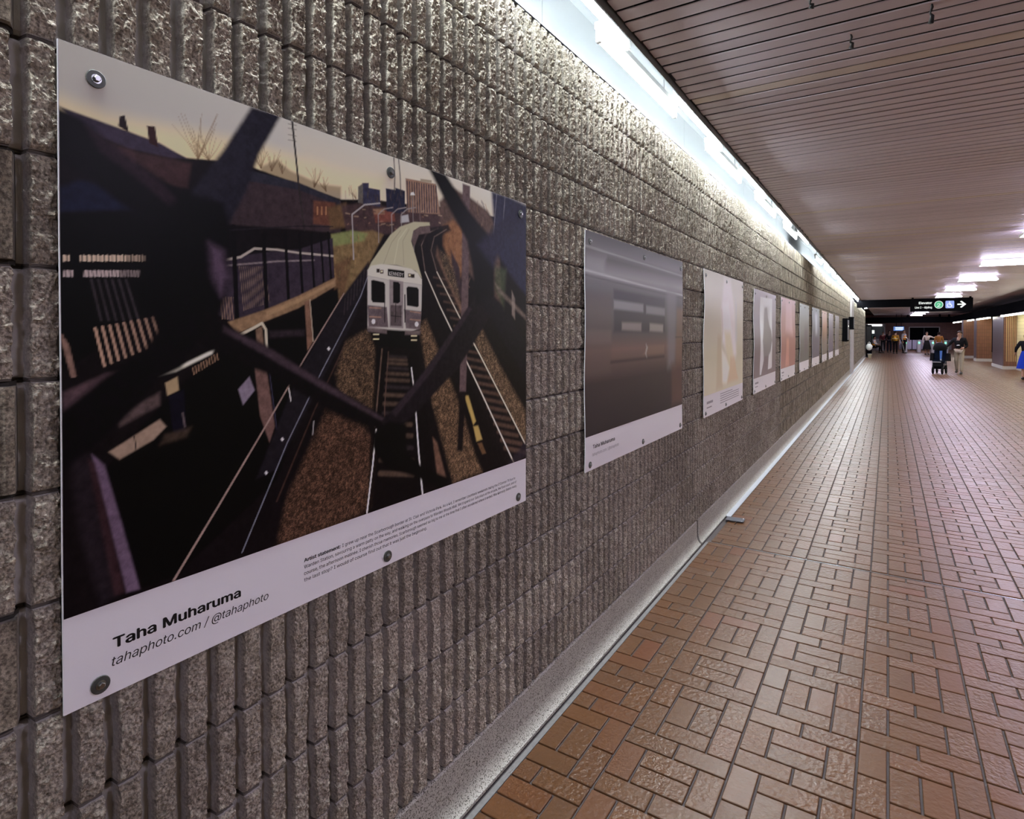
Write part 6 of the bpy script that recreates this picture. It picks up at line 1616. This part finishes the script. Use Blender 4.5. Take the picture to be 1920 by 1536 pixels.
M_GATE = plain('gate_steel', (0.42, 0.40, 0.43), 0.35, 0.6, var=0.1)
M_GLASSY = plain('gate_paddle', (0.35, 0.33, 0.42), 0.15, 0.0)
M_GREEN = glow('green_indicator', (0.12, 0.8, 0.40), 2.0, 0.02)
def gate():
    r = empty('fare_gate', (0, 0, 0))
    MB().box(-0.13, 0.13, 0, 1.5, 0, 1.02, 0.03).build('cabinet', M_GATE, r)
    MB().box(-0.15, 0.15, -0.02, 1.52, 1.02, 1.07, 0.02).build('cap', M_BLACK, r)
    for s in (-1, 1):
        MB().box(min(s * 0.131, s * 0.42), max(s * 0.131, s * 0.42), 0.7, 0.725, 0.25, 1.0).build('paddle', M_GLASSY, r)
    MB().box(-0.05, 0.05, -0.03, -0.002, 0.72, 0.86).build('indicator', M_GREEN, r)
    return r
g0 = gate()
for i, x in enumerate((2.45, 3.35, 4.25, 5.05)):
    o = g0 if i == 0 else copy_tree(g0)
    o.location = (x, 57.0, 0)
    tag(o, 'grey steel fare gate below the far doorway, %s from the booth' % ORD[i], 'gate', 'fare gates at the far end')
# information screen
sc = empty('information_screen', (1.62, 60.0, 1.72)); tag(sc, 'blue information screen hanging behind the staff', 'screen')
MB().box(0, 0.80, 0, 0.08, 0, 0.40, 0.01).build('casing', M_BLACK, sc)
MB().box(0.02, 0.78, -0.004, 0.0, 0.02, 0.38).build('display', glow('screen_blue', (0.03, 0.10, 0.30), 0.8), sc)
M_SCR = glow('screen_text', (0.55, 0.75, 1.0), 1.6)
for k in range(6): MB().box(0.16 + k * 0.095, 0.23 + k * 0.095, -0.006, -0.004, 0.24, 0.31).build('display_block', M_SCR, sc)
MB().box(0.16, 0.70, -0.006, -0.004, 0.12, 0.17).build('display_line', M_SCR, sc)
for x in (0.2, 0.56): MB().box(x, x + 0.04, 0.03, 0.06, 0.40, CZ - 1.72 + 0.2).build('hanger', M_BLACK, sc)
# attendant booth with lit window
bo = empty('attendant_booth', (-0.5, 60.5, 0)); tag(bo, 'pale attendant booth with lit window beyond the seated staff', 'booth')
M_BOOTH = plain('booth_panel', (0.36, 0.34, 0.36), 0.5)
MB().box(0, 1.55, 0, 1.6, 0, 1.05).build('counter', M_BOOTH, bo)
for x in (0.0, 1.45): MB().box(x, x + 0.10, 0, 0.1, 1.05, 2.25).build('post', M_BOOTH, bo)
MB().box(0.1, 1.45, 0.03, 0.05, 1.05, 2.1).build('window_pane', plain('booth_glass', (0.10, 0.12, 0.13), 0.1), bo)
MB().box(0, 1.55, 0, 1.6, 2.1, 2.35).build('roof', M_BOOTH, bo)
MB().box(0.25, 1.3, -0.03, 0.0, 2.18, 2.30).build('light_band', glow('booth_light', (1, 1, 1), 3.5), bo)
MB().box(0.55, 0.75, 0.0, 0.03, 1.5, 1.8).build('notice', M_SIGNW, bo)
MB().box(0.45, 0.55, -0.01, 0.03, 1.18, 1.30).build('indicator', M_GREEN, bo)
# small ceiling down-lamps beyond the beam
for i, (x, y) in enumerate(((2.7, 62.0), (4.9, 61.0), (5.6, 62.0))):
    r = empty('down_lamp', (x, y, 2.50)); tag(r, 'small round down lamp beyond the black end beam, %s from the booth' % ORD[i], 'lamp', 'down lamps past the end beam')
    MB().lathe([(0.14, 0.0), (0.16, 0.01), (0.16, 0.06), (0.05, 0.64)], 16).build('shade', M_BLACK, r)
    MB().lathe([(0.12, -0.015), (0.13, 0.0)], 16).build('lens', M_LENS, r)

# ------------------------------------------------------------------ things fixed to / standing by the far part of the block wall
kb = empty('display_case', (0.075, 44.2, 0)); tag(kb, 'tall black display case standing at the end of the block wall', 'case')
MB().box(-0.02, 0.30, 0.0, 0.55, 0.06, 2.12, 0.015).build('cabinet', M_BLACK, kb)
MB().box(0.0, 0.28, 0.03, 0.5, 0.0, 0.06).build('plinth', M_DARKTRIM, kb)
MB().box(0.01, 0.27, -0.012, 0.0, 0.9, 2.0).build('pane', plain('case_glass', (0.02, 0.02, 0.022), 0.08), kb)
# white plastic bag hanging by the case
bg = empty('plastic_bag', (0.25, 43.55, 0.46)); tag(bg, 'crumpled white plastic bag hanging in front of the black case', 'bag')
m = MB(); m.ball((0, 0, 0.24), 0.22, 16, 12, (0.8, 0.6, 1.0))
bag = m.mesh('bag_body')
for v in bag.vertices:
    s = 1 + 0.12 * math.sin(v.co.z * 40 + v.co.x * 50) * math.cos(v.co.y * 60)
    v.co.x *= s; v.co.y *= s
M_BAG = plain('white_plastic', (0.82, 0.84, 0.80), 0.35, var=0.08, scale=12)
link('bag_body', bag, M_BAG, bg)
for s in (-1, 1): MB().tube([(0.05 * s, 0, 0.44), (0.07 * s, 0, 0.50), (0.0, 0.0, 0.55), (-0.02 * s, 0.02, 0.56)], [0.02, 0.012, 0.008, 0.006], 8).build('handle', M_BAG, bg)
MB().tube([(0, 0.0, 0.56), (-0.0, 0.3, 0.60), (0.0, 0.640, 0.60)], 0.006, 6).build('hook', M_STEEL, bg)
bu = empty('paper_cup', (0.30, 43.0, 0)); tag(bu, 'pale waste tub on the floor by the black case', 'tub')
MB().lathe([(0.08, 0.0), (0.11, 0.26), (0.12, 0.265), (0.12, 0.28), (0.105, 0.28), (0.075, 0.02)], 20).build('tub_body', plain('cream_plastic', (0.80, 0.76, 0.55), 0.4), bu)
MB().lathe([(0.122, 0.272), (0.128, 0.276), (0.128, 0.286), (0.10, 0.288)], 20).build('rim', M_BAG, bu)
bu.name = 'waste_tub'
# pilaster and black boxes on the wall
pi = MB().box(-0.034, 0.05, 26.6, 28.4, 0.0, 2.985).build('column', plain('pilaster_concrete', (0.44, 0.43, 0.43), 0.8, var=0.2, scale=8, bump=0.4)); tag(pi, 'pale concrete pilaster on the block wall beyond the posters', None, None, 'structure')
for (y0, y1, z0, z1, dx, lab) in ((21.7, 22.6, 1.35, 2.10, 0.14, 'black cabinet on the block wall after the last poster'), (25.2, 25.7, 1.75, 2.22, 0.16, 'small black speaker box high on the wall by the pilaster')):
    r = empty('wall_box', (0.012, y0, z0)); tag(r, lab, 'box')
    MB().box(0, dx, 0, y1 - y0, 0, z1 - z0, 0.01).build('casing', M_BLACK, r)
    MB().box(dx, dx + 0.006, 0.04, y1 - y0 - 0.04, 0.05, z1 - z0 - 0.05).build('front_panel', M_DARKTRIM, r)
    if z0 < 1.5: MB().lathe([(0.02, 0), (0.02, 0.006)], 12, Matrix.Translation((dx + 0.006, 0.5, 0.5)) @ RX).build('lamp_dot', glow('dot_white', (1, 1, 0.9), 3.0), r)

# ------------------------------------------------------------------ people
def skinned(name, chains, mat, parent, sub=1, extra=None):
    """grow one continuous surface over a skeleton of (joint, radius) chains that share joints by name"""
    verts, rad, ids, edges = [], [], {}, []
    for ch in chains:
        prev = None
        for (key, co, r) in ch:
            if key not in ids:
                ids[key] = len(verts); verts.append(co); rad.append(r)
            if prev is not None and prev != ids[key]: edges.append((prev, ids[key]))
            prev = ids[key]
    me = bpy.data.meshes.new(name); me.from_pydata(verts, edges, [])
    o = bpy.data.objects.new(name, me); col.objects.link(o)
    o.modifiers.new('skin', 'SKIN')
    sk = me.skin_vertices[0].data
    for i, r in enumerate(rad):
        rr = r if isinstance(r, tuple) else (r, r)
        sk[i].radius = rr
        sk[i].use_root = (i == 0)
    ss = o.modifiers.new('subdivision', 'SUBSURF'); ss.levels = ss.render_levels = sub
    dg = bpy.context.evaluated_depsgraph_get()
    out = bpy.data.meshes.new_from_object(o.evaluated_get(dg))
    bpy.data.objects.remove(o); bpy.data.meshes.remove(me)
    for p in out.polygons: p.use_smooth = True
    if extra is not None:
        bm = bmesh.new(); bm.from_mesh(out); bm.from_mesh(extra); bm.to_mesh(out); bm.free()
        bpy.data.meshes.remove(extra)
        for p in out.polygons: p.use_smooth = True
    out.name = name
    out.materials.clear()
    return link(name, out, mat, parent)

SKIN_T = {'light': (0.38, 0.21, 0.15), 'mid': (0.36, 0.20, 0.13), 'dark': (0.16, 0.085, 0.055)}
def person(loc, rz, label, top, bottom, H=1.70, skin='light', hair=(0.02, 0.015, 0.012), pose=None, bottom_kind='trousers', hair_kind='short', sleeves='long', vest=None, shoes=(0.02, 0.018, 0.016), beard=False):
    """standing / walking / seated figure facing -y in its own frame, feet on z = 0"""
    r = empty('person', loc, rz); tag(r, label, 'person')
    k = H / 1.75
    P = dict(hipL=(0.09, 0, 0.93), hipR=(-0.09, 0, 0.93), kneeL=(0.10, -0.02, 0.50), kneeR=(-0.10, -0.02, 0.50), ankL=(0.10, 0.02, 0.09), ankR=(-0.10, 0.02, 0.09),
             pel=(0, 0, 0.97), waist=(0, 0, 1.10), chest=(0, -0.005, 1.30), neck=(0, 0.0, 1.46), head0=(0, -0.01, 1.56), head1=(0, -0.012, 1.66), head2=(0, 0.0, 1.69),
             shL=(0.18, 0.0, 1.41), shR=(-0.18, 0.0, 1.41), elL=(0.24, 0.02, 1.13), elR=(-0.24, 0.02, 1.13), wrL=(0.25, -0.06, 0.89), wrR=(-0.25, -0.06, 0.89))
    P.update(pose or {})
    P = {a: tuple(c * k for c in b) for a, b in P.items()}
    def J(*names): return [(n, P[n], R0[n] * k if not isinstance(R0[n], tuple) else tuple(q * k for q in R0[n])) for n in names]
    R0 = dict(pel=(0.135, 0.095), waist=(0.12, 0.085), chest=(0.145, 0.095), neck=0.055, head0=(0.062, 0.075), head1=(0.075, 0.092), head2=(0.052, 0.058), shL=0.062, shR=0.062, elL=0.041, elR=0.041, wrL=0.028, wrR=0.028,
              hipL=0.088, hipR=0.088, kneeL=0.056, kneeR=0.056, ankL=0.038, ankR=0.038)
    ms = plain('skin_' + skin, SKIN_T[skin], 0.55, var=0.06)
    # hands: palm, four fingers of unequal length and a thumb, joined into the body surface
    hm = MB()
    for s, wn, en in ((1, 'wrL', 'elL'), (-1, 'wrR', 'elR')):
        w, e = Vector(P[wn]), Vector(P[en]); d = (w - e).normalized()
        side = d.cross(Vector((s, 0, 0.2))).normalized()
        nrm = d.cross(side).normalized()
        hm.tube([w - d * 0.01 * k, w + d * 0.04 * k, w + d * 0.09 * k], [0.026 * k, 0.036 * k, 0.034 * k], 8)
        for f, (off, ln) in enumerate(((-0.030, 0.068), (-0.010, 0.080), (0.010, 0.075), (0.029, 0.058))):
            b = w + d * 0.085 * k + side * off * k
            m1 = b + d * ln * 0.5 * k; m2 = b + d * ln * 0.85 * k + nrm * s * 0.018 * k
            hm.tube([b, m1, m2], [0.0095 * k, 0.009 * k, 0.007 * k], 6)
        b = w + d * 0.03 * k + side * 0.030 * k
        hm.tube([b, b + (d * 0.5 + side * 0.8) * 0.04 * k, b + (d * 1.1 + side * 0.6) * 0.055 * k], [0.012 * k, 0.0105 * k, 0.008 * k], 6)
    # nose and ears
    hc = Vector(P['head1']) * 0.5 + Vector(P['head0']) * 0.5
    hm.tube([hc + Vector((0, -0.080, 0.030)) * k, hc + Vector((0, -0.108, -0.008)) * k, hc + Vector((0, -0.085, -0.016)) * k], [0.008 * k, 0.014 * k, 0.008 * k], 6)
    for s in (-1, 1): hm.ball(tuple(hc + Vector((s * 0.074, 0.005, 0.0)) * k), 0.028 * k, 8, 6, (0.4, 0.8, 1.1))
    body = skinned('body', [J('pel', 'waist', 'chest', 'neck', 'head0', 'head1', 'head2'), J('chest', 'shL', 'elL', 'wrL'), J('chest', 'shR', 'elR', 'wrR'),
                            J('pel', 'hipL', 'kneeL', 'ankL'), J('pel', 'hipR', 'kneeR', 'ankR')], ms, r, 1, hm.mesh('hands'))
    fm = MB()
    for s in (-1, 1): fm.ball(tuple(hc + Vector((s * 0.032, -0.083, 0.022)) * k), 0.011 * k, 8, 6)
    fm.build('eyes', plain('eye_dark', (0.02, 0.015, 0.012), 0.3), r)
    MB().tube([tuple(hc + Vector((x, -0.085 + abs(x) * 0.3, -0.045)) * k) for x in (-0.026, 0.0, 0.026)], [0.004 * k, 0.007 * k, 0.004 * k], 6).build('mouth', plain('lips', (0.30, 0.12, 0.10), 0.5), r)
    # clothes
    def grow(n, f): q = R0[n]; return tuple(c * k * f for c in q) if isinstance(q, tuple) else q * k * f
    fac = 1.22
    mt = plain('cloth_%d_%d_%d' % tuple(int(c * 999) for c in top), top, 0.9, var=0.12, scale=18, bump=0.2, spec=0.08)
    arms = ['shL', 'elL', 'wrL'] if sleeves == 'long' else ['shL', 'elL']
    chains = [[(n, P[n], grow(n, fac)) for n in ('pel', 'waist', 'chest')] + [('collar', tuple(Vector(P['chest']) * 0.25 + Vector(P['neck']) * 0.75), 0.075 * k)]]
    for L_ in ('L', 'R'):
        nm = [a[:2] + L_ for a in arms]
        seq = [('chest', P['chest'], grow('chest', fac))]
        for n in nm:
            co = Vector(P[n])
            if n.startswith('wr'): co = co * 0.92 + Vector(P['el' + L_]) * 0.08
            if n.startswith('el') and sleeves != 'long': co = co * 0.8 + Vector(P['sh' + L_]) * 0.2
            seq.append((n, tuple(co), grow(n, 1.32)))
        chains.append(seq)
    skinned('top', chains, mt, r)
    mb = plain('cloth_%d_%d_%d' % tuple(int(c * 999) for c in bottom), bottom, 0.9, var=0.12, scale=18, bump=0.2, spec=0.08)
    if bottom_kind == 'trousers':
        skinned('trousers', [[('pel', P['pel'], grow('pel', 1.12))] + [(n, P[n], grow(n, f)) for n, f in (('hip' + s, 1.12), ('knee' + s, 1.3), ('ank' + s, 1.55))] for s in ('L', 'R')], mb, r)
    else:
        c0 = Vector(P['waist']); kn = (Vector(P['kneeL']) + Vector(P['kneeR'])) / 2
        vs = []; n = 24
        for i in range(7):
            t = i / 6; z = c0.z * (1 - t) + (kn.z - 0.08 * k) * t
            for q in range(n):
                a = 2 * math.pi * q / n; fold = 1 + 0.07 * t * math.sin(q * 2.1 + 1)
                rr = (0.135 + 0.15 * t ** 0.8) * k * fold
                vs.append((c0.x * (1 - t) + kn.x * t + rr * math.cos(a), c0.y * (1 - t) + kn.y * t + rr * 0.78 * math.sin(a), z))
        fs = [(i * n + q, i * n + (q + 1) % n, (i + 1) * n + (q + 1) % n, (i + 1) * n + q) for i in range(6) for q in range(n)]
        MB().add(vs, fs, True).build('skirt', mb, r)
    if vest is not None:
        mv = plain('vest_%d_%d_%d' % tuple(int(c * 999) for c in vest), vest, 0.7, var=0.1, scale=20)
        o = skinned('vest', [[(n, P[n], grow(n, 1.42)) for n in ('pel', 'waist', 'chest')] + [('collar', tuple(Vector(P['chest']) * 0.5 + Vector(P['neck']) * 0.5), 0.10 * k)]], mv, r)
        ww, cc = Vector(P['waist']), Vector(P['chest'])
        M = Matrix.Translation(ww * 0.6 + cc * 0.4)
        MB().lathe([(0.205 * k, -0.025 * k), (0.215 * k, 0.0), (0.205 * k, 0.025 * k)], 24, M @ Matrix.Diagonal((1.0, 0.86, 1, 1))).build('reflective_band', plain('band_silver', (0.75, 0.72, 0.45), 0.4), o)
    msn = plain('shoe_%d' % int(shoes[0] * 999), shoes, 0.5)
    for s in ('L', 'R'):
        a = Vector(P['ank' + s]); kn = Vector(P['knee' + s])
        base = max(0.0, a.z - 0.09 * k)
        MB().tube([(a.x, a.y + 0.055 * k, base + 0.045 * k), (a.x, a.y - 0.02 * k, base + 0.055 * k), (a.x, a.y - 0.11 * k, base + 0.04 * k), (a.x, a.y - 0.19 * k, base + 0.028 * k)],
                  [0.036 * k, 0.052 * k, 0.045 * k, 0.022 * k], 10).build('shoe', msn, r)
    mh = plain('hair_%d' % int(hair[0] * 999), hair, 0.7, var=0.3, scale=60, spec=0.1)
    hb = MB()
    h2 = Vector(P['head2']); h1 = Vector(P['head1'])
    if hair_kind != 'bald':
        vs, fs = [], []
        n, m_ = 16, 7
        for i in range(m_ + 1):
            for q in range(n):
                a = 2 * math.pi * q / n
                back = 0.5 + 0.5 * math.sin(a)                  # +y is the back of the head
                lim = 1.05 + 0.95 * back if hair_kind == 'short' else 1.15 + 1.35 * back
                ph = lim * i / m_
                vs.append((h1.x + 0.096 * k * math.sin(ph) * math.cos(a), h1.y + 0.012 * k + 0.114 * k * math.sin(ph) * math.sin(a), h1.z - 0.01 * k + (0.110 if hair_kind == 'short' else 0.115) * k * math.cos(ph)))
        fs = [(i * n + q, (i + 1) * n + q, (i + 1) * n + (q + 1) % n, i * n + (q + 1) % n) for i in range(m_) for q in range(n)]
        hb.add(vs, fs, True)
        if hair_kind == 'bun': hb.ball((h1.x, h1.y + 0.10 * k, h1.z + 0.06 * k), 0.055 * k)
        if hair_kind == 'long': hb.tube([(h1.x, h1.y + 0.07 * k, h1.z), (h1.x, h1.y + 0.10 * k, h1.z - 0.15 * k), (h1.x, h1.y + 0.09 * k, h1.z - 0.30 * k)], [0.085 * k, 0.09 * k, 0.05 * k], 10)
        hb.build('hair', mh, r)
    return r
walkA = dict(kneeL=(0.10, -0.10, 0.51), ankL=(0.10, -0.16, 0.10), kneeR=(-0.10, 0.02, 0.50), ankR=(-0.11, 0.20, 0.13))
# man in black walking towards the camera, one hand on the stroller
man = person((3.62, 29.0, 0), math.radians(-14), 'man in black pullover and beige trousers walking beside a black stroller', (0.010, 0.010, 0.012), (0.36, 0.31, 0.25), 1.70, 'light', (0.03, 0.022, 0.018),
       dict(walkA, elR=(-0.33, -0.06, 1.18), wrR=(-0.44, -0.20, 1.07), elL=(0.25, -0.02, 1.13), wrL=(0.16, -0.20, 1.06)))
MB().tube([(-0.06, -0.155, 1.13), (0.04, -0.16, 1.14)], [0.016, 0.016], 8).build('white_card', plain('pale_card', (0.6, 0.58, 0.58), 0.5), man)
# stroller
st = empty('stroller', (2.98, 28.75, 0), math.radians(-14)); tag(st, 'black stroller with blue strap pushed beside the man in beige trousers', 'stroller')
M_FAB = plain('black_fabric', (0.007, 0.007, 0.009), 0.9, spec=0.08)
M_FAB2 = plain('navy_fabric', (0.006, 0.010, 0.024), 0.85, spec=0.08)
M_BLUE = plain('blue_strap', (0.06, 0.16, 0.52), 0.5)
vs, fs = [], []
for i in range(9):                                        # folding hood
    a = math.radians(-12 + 17 * i)
    for q in range(11):
        b = math.pi * q / 10
        vs.append((0.235 * math.cos(b), 0.06 - 0.27 * math.cos(a) * math.sin(b), 0.98 + 0.27 * math.sin(a) * math.sin(b) * 0.98))
fs = [(i * 11 + q, i * 11 + q + 1, (i + 1) * 11 + q + 1, (i + 1) * 11 + q) for i in range(8) for q in range(10)]
MB().add(vs, fs, True).build('hood', M_FAB, st)
MB().prism([(-0.22, 0.42), (0.16, 0.40), (0.22, 0.98), (0.10, 1.0), (0.04, 0.55), (-0.24, 0.52)], 'x', -0.19, 0.19).build('seat', M_FAB2, st)
MB().prism([(-0.30, 0.30), (-0.22, 0.30), (-0.20, 0.50), (-0.28, 0.50)], 'x', -0.17, 0.17).build('footrest', M_FAB, st)
MB().prism([(-0.20, 0.20), (0.24, 0.20), (0.26, 0.34), (-0.22, 0.34)], 'x', -0.20, 0.20).build('basket', M_FAB, st)
for s in (-1, 1):
    MB().tube([(s * 0.15, -0.34, 0.16), (s * 0.22, -0.05, 0.55), (s * 0.22, 0.25, 0.95), (s * 0.21, 0.42, 1.08)], 0.016, 8).build('frame_tube', M_STEEL, st)
    MB().tube([(s * 0.15, 0.34, 0.16), (s * 0.22, -0.02, 0.58)], 0.014, 8).build('frame_tube', M_STEEL, st)
    MB().prism([(-0.16, 0.72), (-0.34, 0.66), (-0.33, 0.60), (-0.14, 0.62)] if False else [(0.0, 0.82), (0.26, 0.80), (0.34, 0.50), (-0.10, 0.52)], 'x', *sorted((s * 0.20, s * 0.31))).build('side_bag', M_FAB, st)
    for y in (-0.34, 0.34):
        w = MB().lathe([(0.13, -0.022), (0.15, -0.012), (0.15, 0.012), (0.13, 0.022)], 20, Matrix.Translation((s * 0.15, y, 0.15)) @ Matrix.Rotation(math.pi / 2, 4, 'Y')).build('wheel', M_FAB, st)
        MB().lathe([(0.035, -0.027), (0.035, 0.027)], 10, Matrix.Translation((s * 0.15, y, 0.15)) @ Matrix.Rotation(math.pi / 2, 4, 'Y')).build('hub', M_STEEL, w)
MB().tube([(-0.21, 0.42, 1.08), (-0.1, 0.47, 1.11), (0.1, 0.47, 1.11), (0.21, 0.42, 1.08)], 0.018, 8).build('handle_bar', M_FAB, st)
MB().prism([(0.05, 0.92), (0.13, 0.92), (0.11, 0.56), (0.06, 0.56)], 'y', -0.285, -0.25).build('strap', M_BLUE, st)
MB().box(0.07, 0.12, -0.30, -0.285, 0.54, 0.60, 0.004).build('buckle', M_ALU, st)
MB().box(-0.18, 0.10, -0.305, -0.28, 0.46, 0.49, 0.003).build('reflective_band', M_GREYINK, st)
# woman in blue skirt at the side of the corridor, seen from behind
person((5.30, 26.8, 0), math.radians(165), 'woman in black top and bright blue skirt at the edge of the corridor', (0.010, 0.010, 0.014), (0.015, 0.045, 0.42), 1.60, 'light', (0.34, 0.26, 0.16),
       dict(elL=(0.30, 0.03, 1.16), wrL=(0.33, -0.10, 1.02), elR=(-0.32, 0.03, 1.16), wrR=(-0.28, -0.14, 1.05), kneeL=(0.09, 0.02, 0.50), ankL=(0.09, 0.10, 0.09), ankR=(-0.09, -0.10, 0.09)), 'skirt', 'short', shoes=(0.012, 0.011, 0.011))
# women near the gates
person((3.62, 52.0, 0), math.radians(20), 'woman in pale top and long black skirt stretching one arm sideways', (0.50, 0.42, 0.36), (0.012, 0.011, 0.012), 1.66, 'mid', (0.02, 0.014, 0.012),
       dict(elL=(0.44, -0.05, 1.28), wrL=(0.62, -0.16, 1.42), elR=(-0.27, 0.0, 1.15), wrR=(-0.28, -0.06, 0.90)), 'skirt', 'short')
person((4.18, 49.5, 0), math.radians(175), 'woman with dark bun in rust brown top behind the stroller', (0.30, 0.13, 0.035), (0.30, 0.18, 0.18), 1.64, 'light', (0.022, 0.012, 0.010), None, 'trousers', 'bun')
# station staff
person((1.72, 53.0, 0), math.radians(160), 'staff member in yellow-orange safety vest standing with back turned', (0.30, 0.16, 0.03), (0.010, 0.009, 0.009), 1.70, 'mid', (0.012, 0.010, 0.009), None, vest=(0.85, 0.42, 0.02))
person((2.30, 55.0, 0), math.radians(60), 'grey-shirted staff member in orange vest leaning on a white cane', (0.34, 0.33, 0.36), (0.010, 0.009, 0.010), 1.80, 'mid', (0.10, 0.09, 0.09), dict(wrL=(0.26, -0.20, 0.98), elL=(0.26, 0.0, 1.15)), vest=(0.75, 0.26, 0.03))
cn = empty('walking_cane', (2.14, 54.85, 0.0)); tag(cn, 'thin white cane held by the grey-shirted staff member', 'cane')
MB().tube([(0.22, -0.02, 0.012), (0.02, 0.0, 0.92)], 0.014, 8).build('shaft', M_BAG, cn)
MB().tube([(0.02, 0.0, 0.92), (0.01, 0.0, 0.97), (-0.03, 0.02, 0.99)], 0.017, 8).build('grip', M_FAB, cn)
person((1.34, 56.2, 0), math.radians(10), 'person dressed all in black beside the vested staff', (0.010, 0.010, 0.014), (0.012, 0.013, 0.022), 1.76, 'dark', (0.010, 0.009, 0.008))
person((0.90, 59.2, 0), math.radians(5), 'person in maroon top and dark trousers by the booth', (0.10, 0.022, 0.026), (0.015, 0.016, 0.02), 1.66, 'mid', (0.02, 0.015, 0.012))
seat = dict(pel=(0, 0.05, 0.52), hipL=(0.09, 0.02, 0.50), hipR=(-0.09, 0.02, 0.50), kneeL=(0.12, -0.42, 0.52), kneeR=(-0.10, -0.42, 0.52), ankL=(0.13, -0.50, 0.09), ankR=(-0.10, -0.38, 0.09),
            waist=(0, 0.06, 0.68), chest=(0, 0.03, 0.88), neck=(0, 0.0, 1.04), head0=(0, -0.02, 1.14), head1=(0, -0.03, 1.24), head2=(0, -0.02, 1.27), shL=(0.18, 0.02, 0.99), shR=(-0.18, 0.02, 0.99),
            elL=(0.24, -0.04, 0.74), elR=(-0.24, -0.04, 0.74), wrL=(0.15, -0.27, 0.66), wrR=(-0.15, -0.27, 0.66))
person((0.34, 54.6, 0.0), math.radians(75), 'staff member in orange vest sitting on a chair at the far end', (0.62, 0.58, 0.60), (0.012, 0.010, 0.010), 1.75, 'mid', (0.014, 0.011, 0.010), seat, vest=(0.85, 0.36, 0.02))
ch = empty('chair', (0.34, 54.6, 0), math.radians(75)); tag(ch, 'dark chair under the seated staff member in orange vest', 'chair')
MB().box(-0.22, 0.22, -0.20, 0.24, 0.37, 0.405, 0.01).build('seat', M_FAB, ch)
MB().box(-0.21, 0.21, 0.24, 0.27, 0.45, 0.90, 0.01).build('backrest', M_FAB, ch)
for sx in (-1, 1):
    MB().tube([(sx * 0.19, 0.255, 0.38), (sx * 0.19, 0.255, 0.60)], 0.012, 6).build('back_post', M_STEEL, ch)
    for y in (-0.17, 0.21): MB().tube([(sx * 0.19, y, 0.0), (sx * 0.19, y, 0.37)], 0.013, 6).build('leg', M_STEEL, ch)
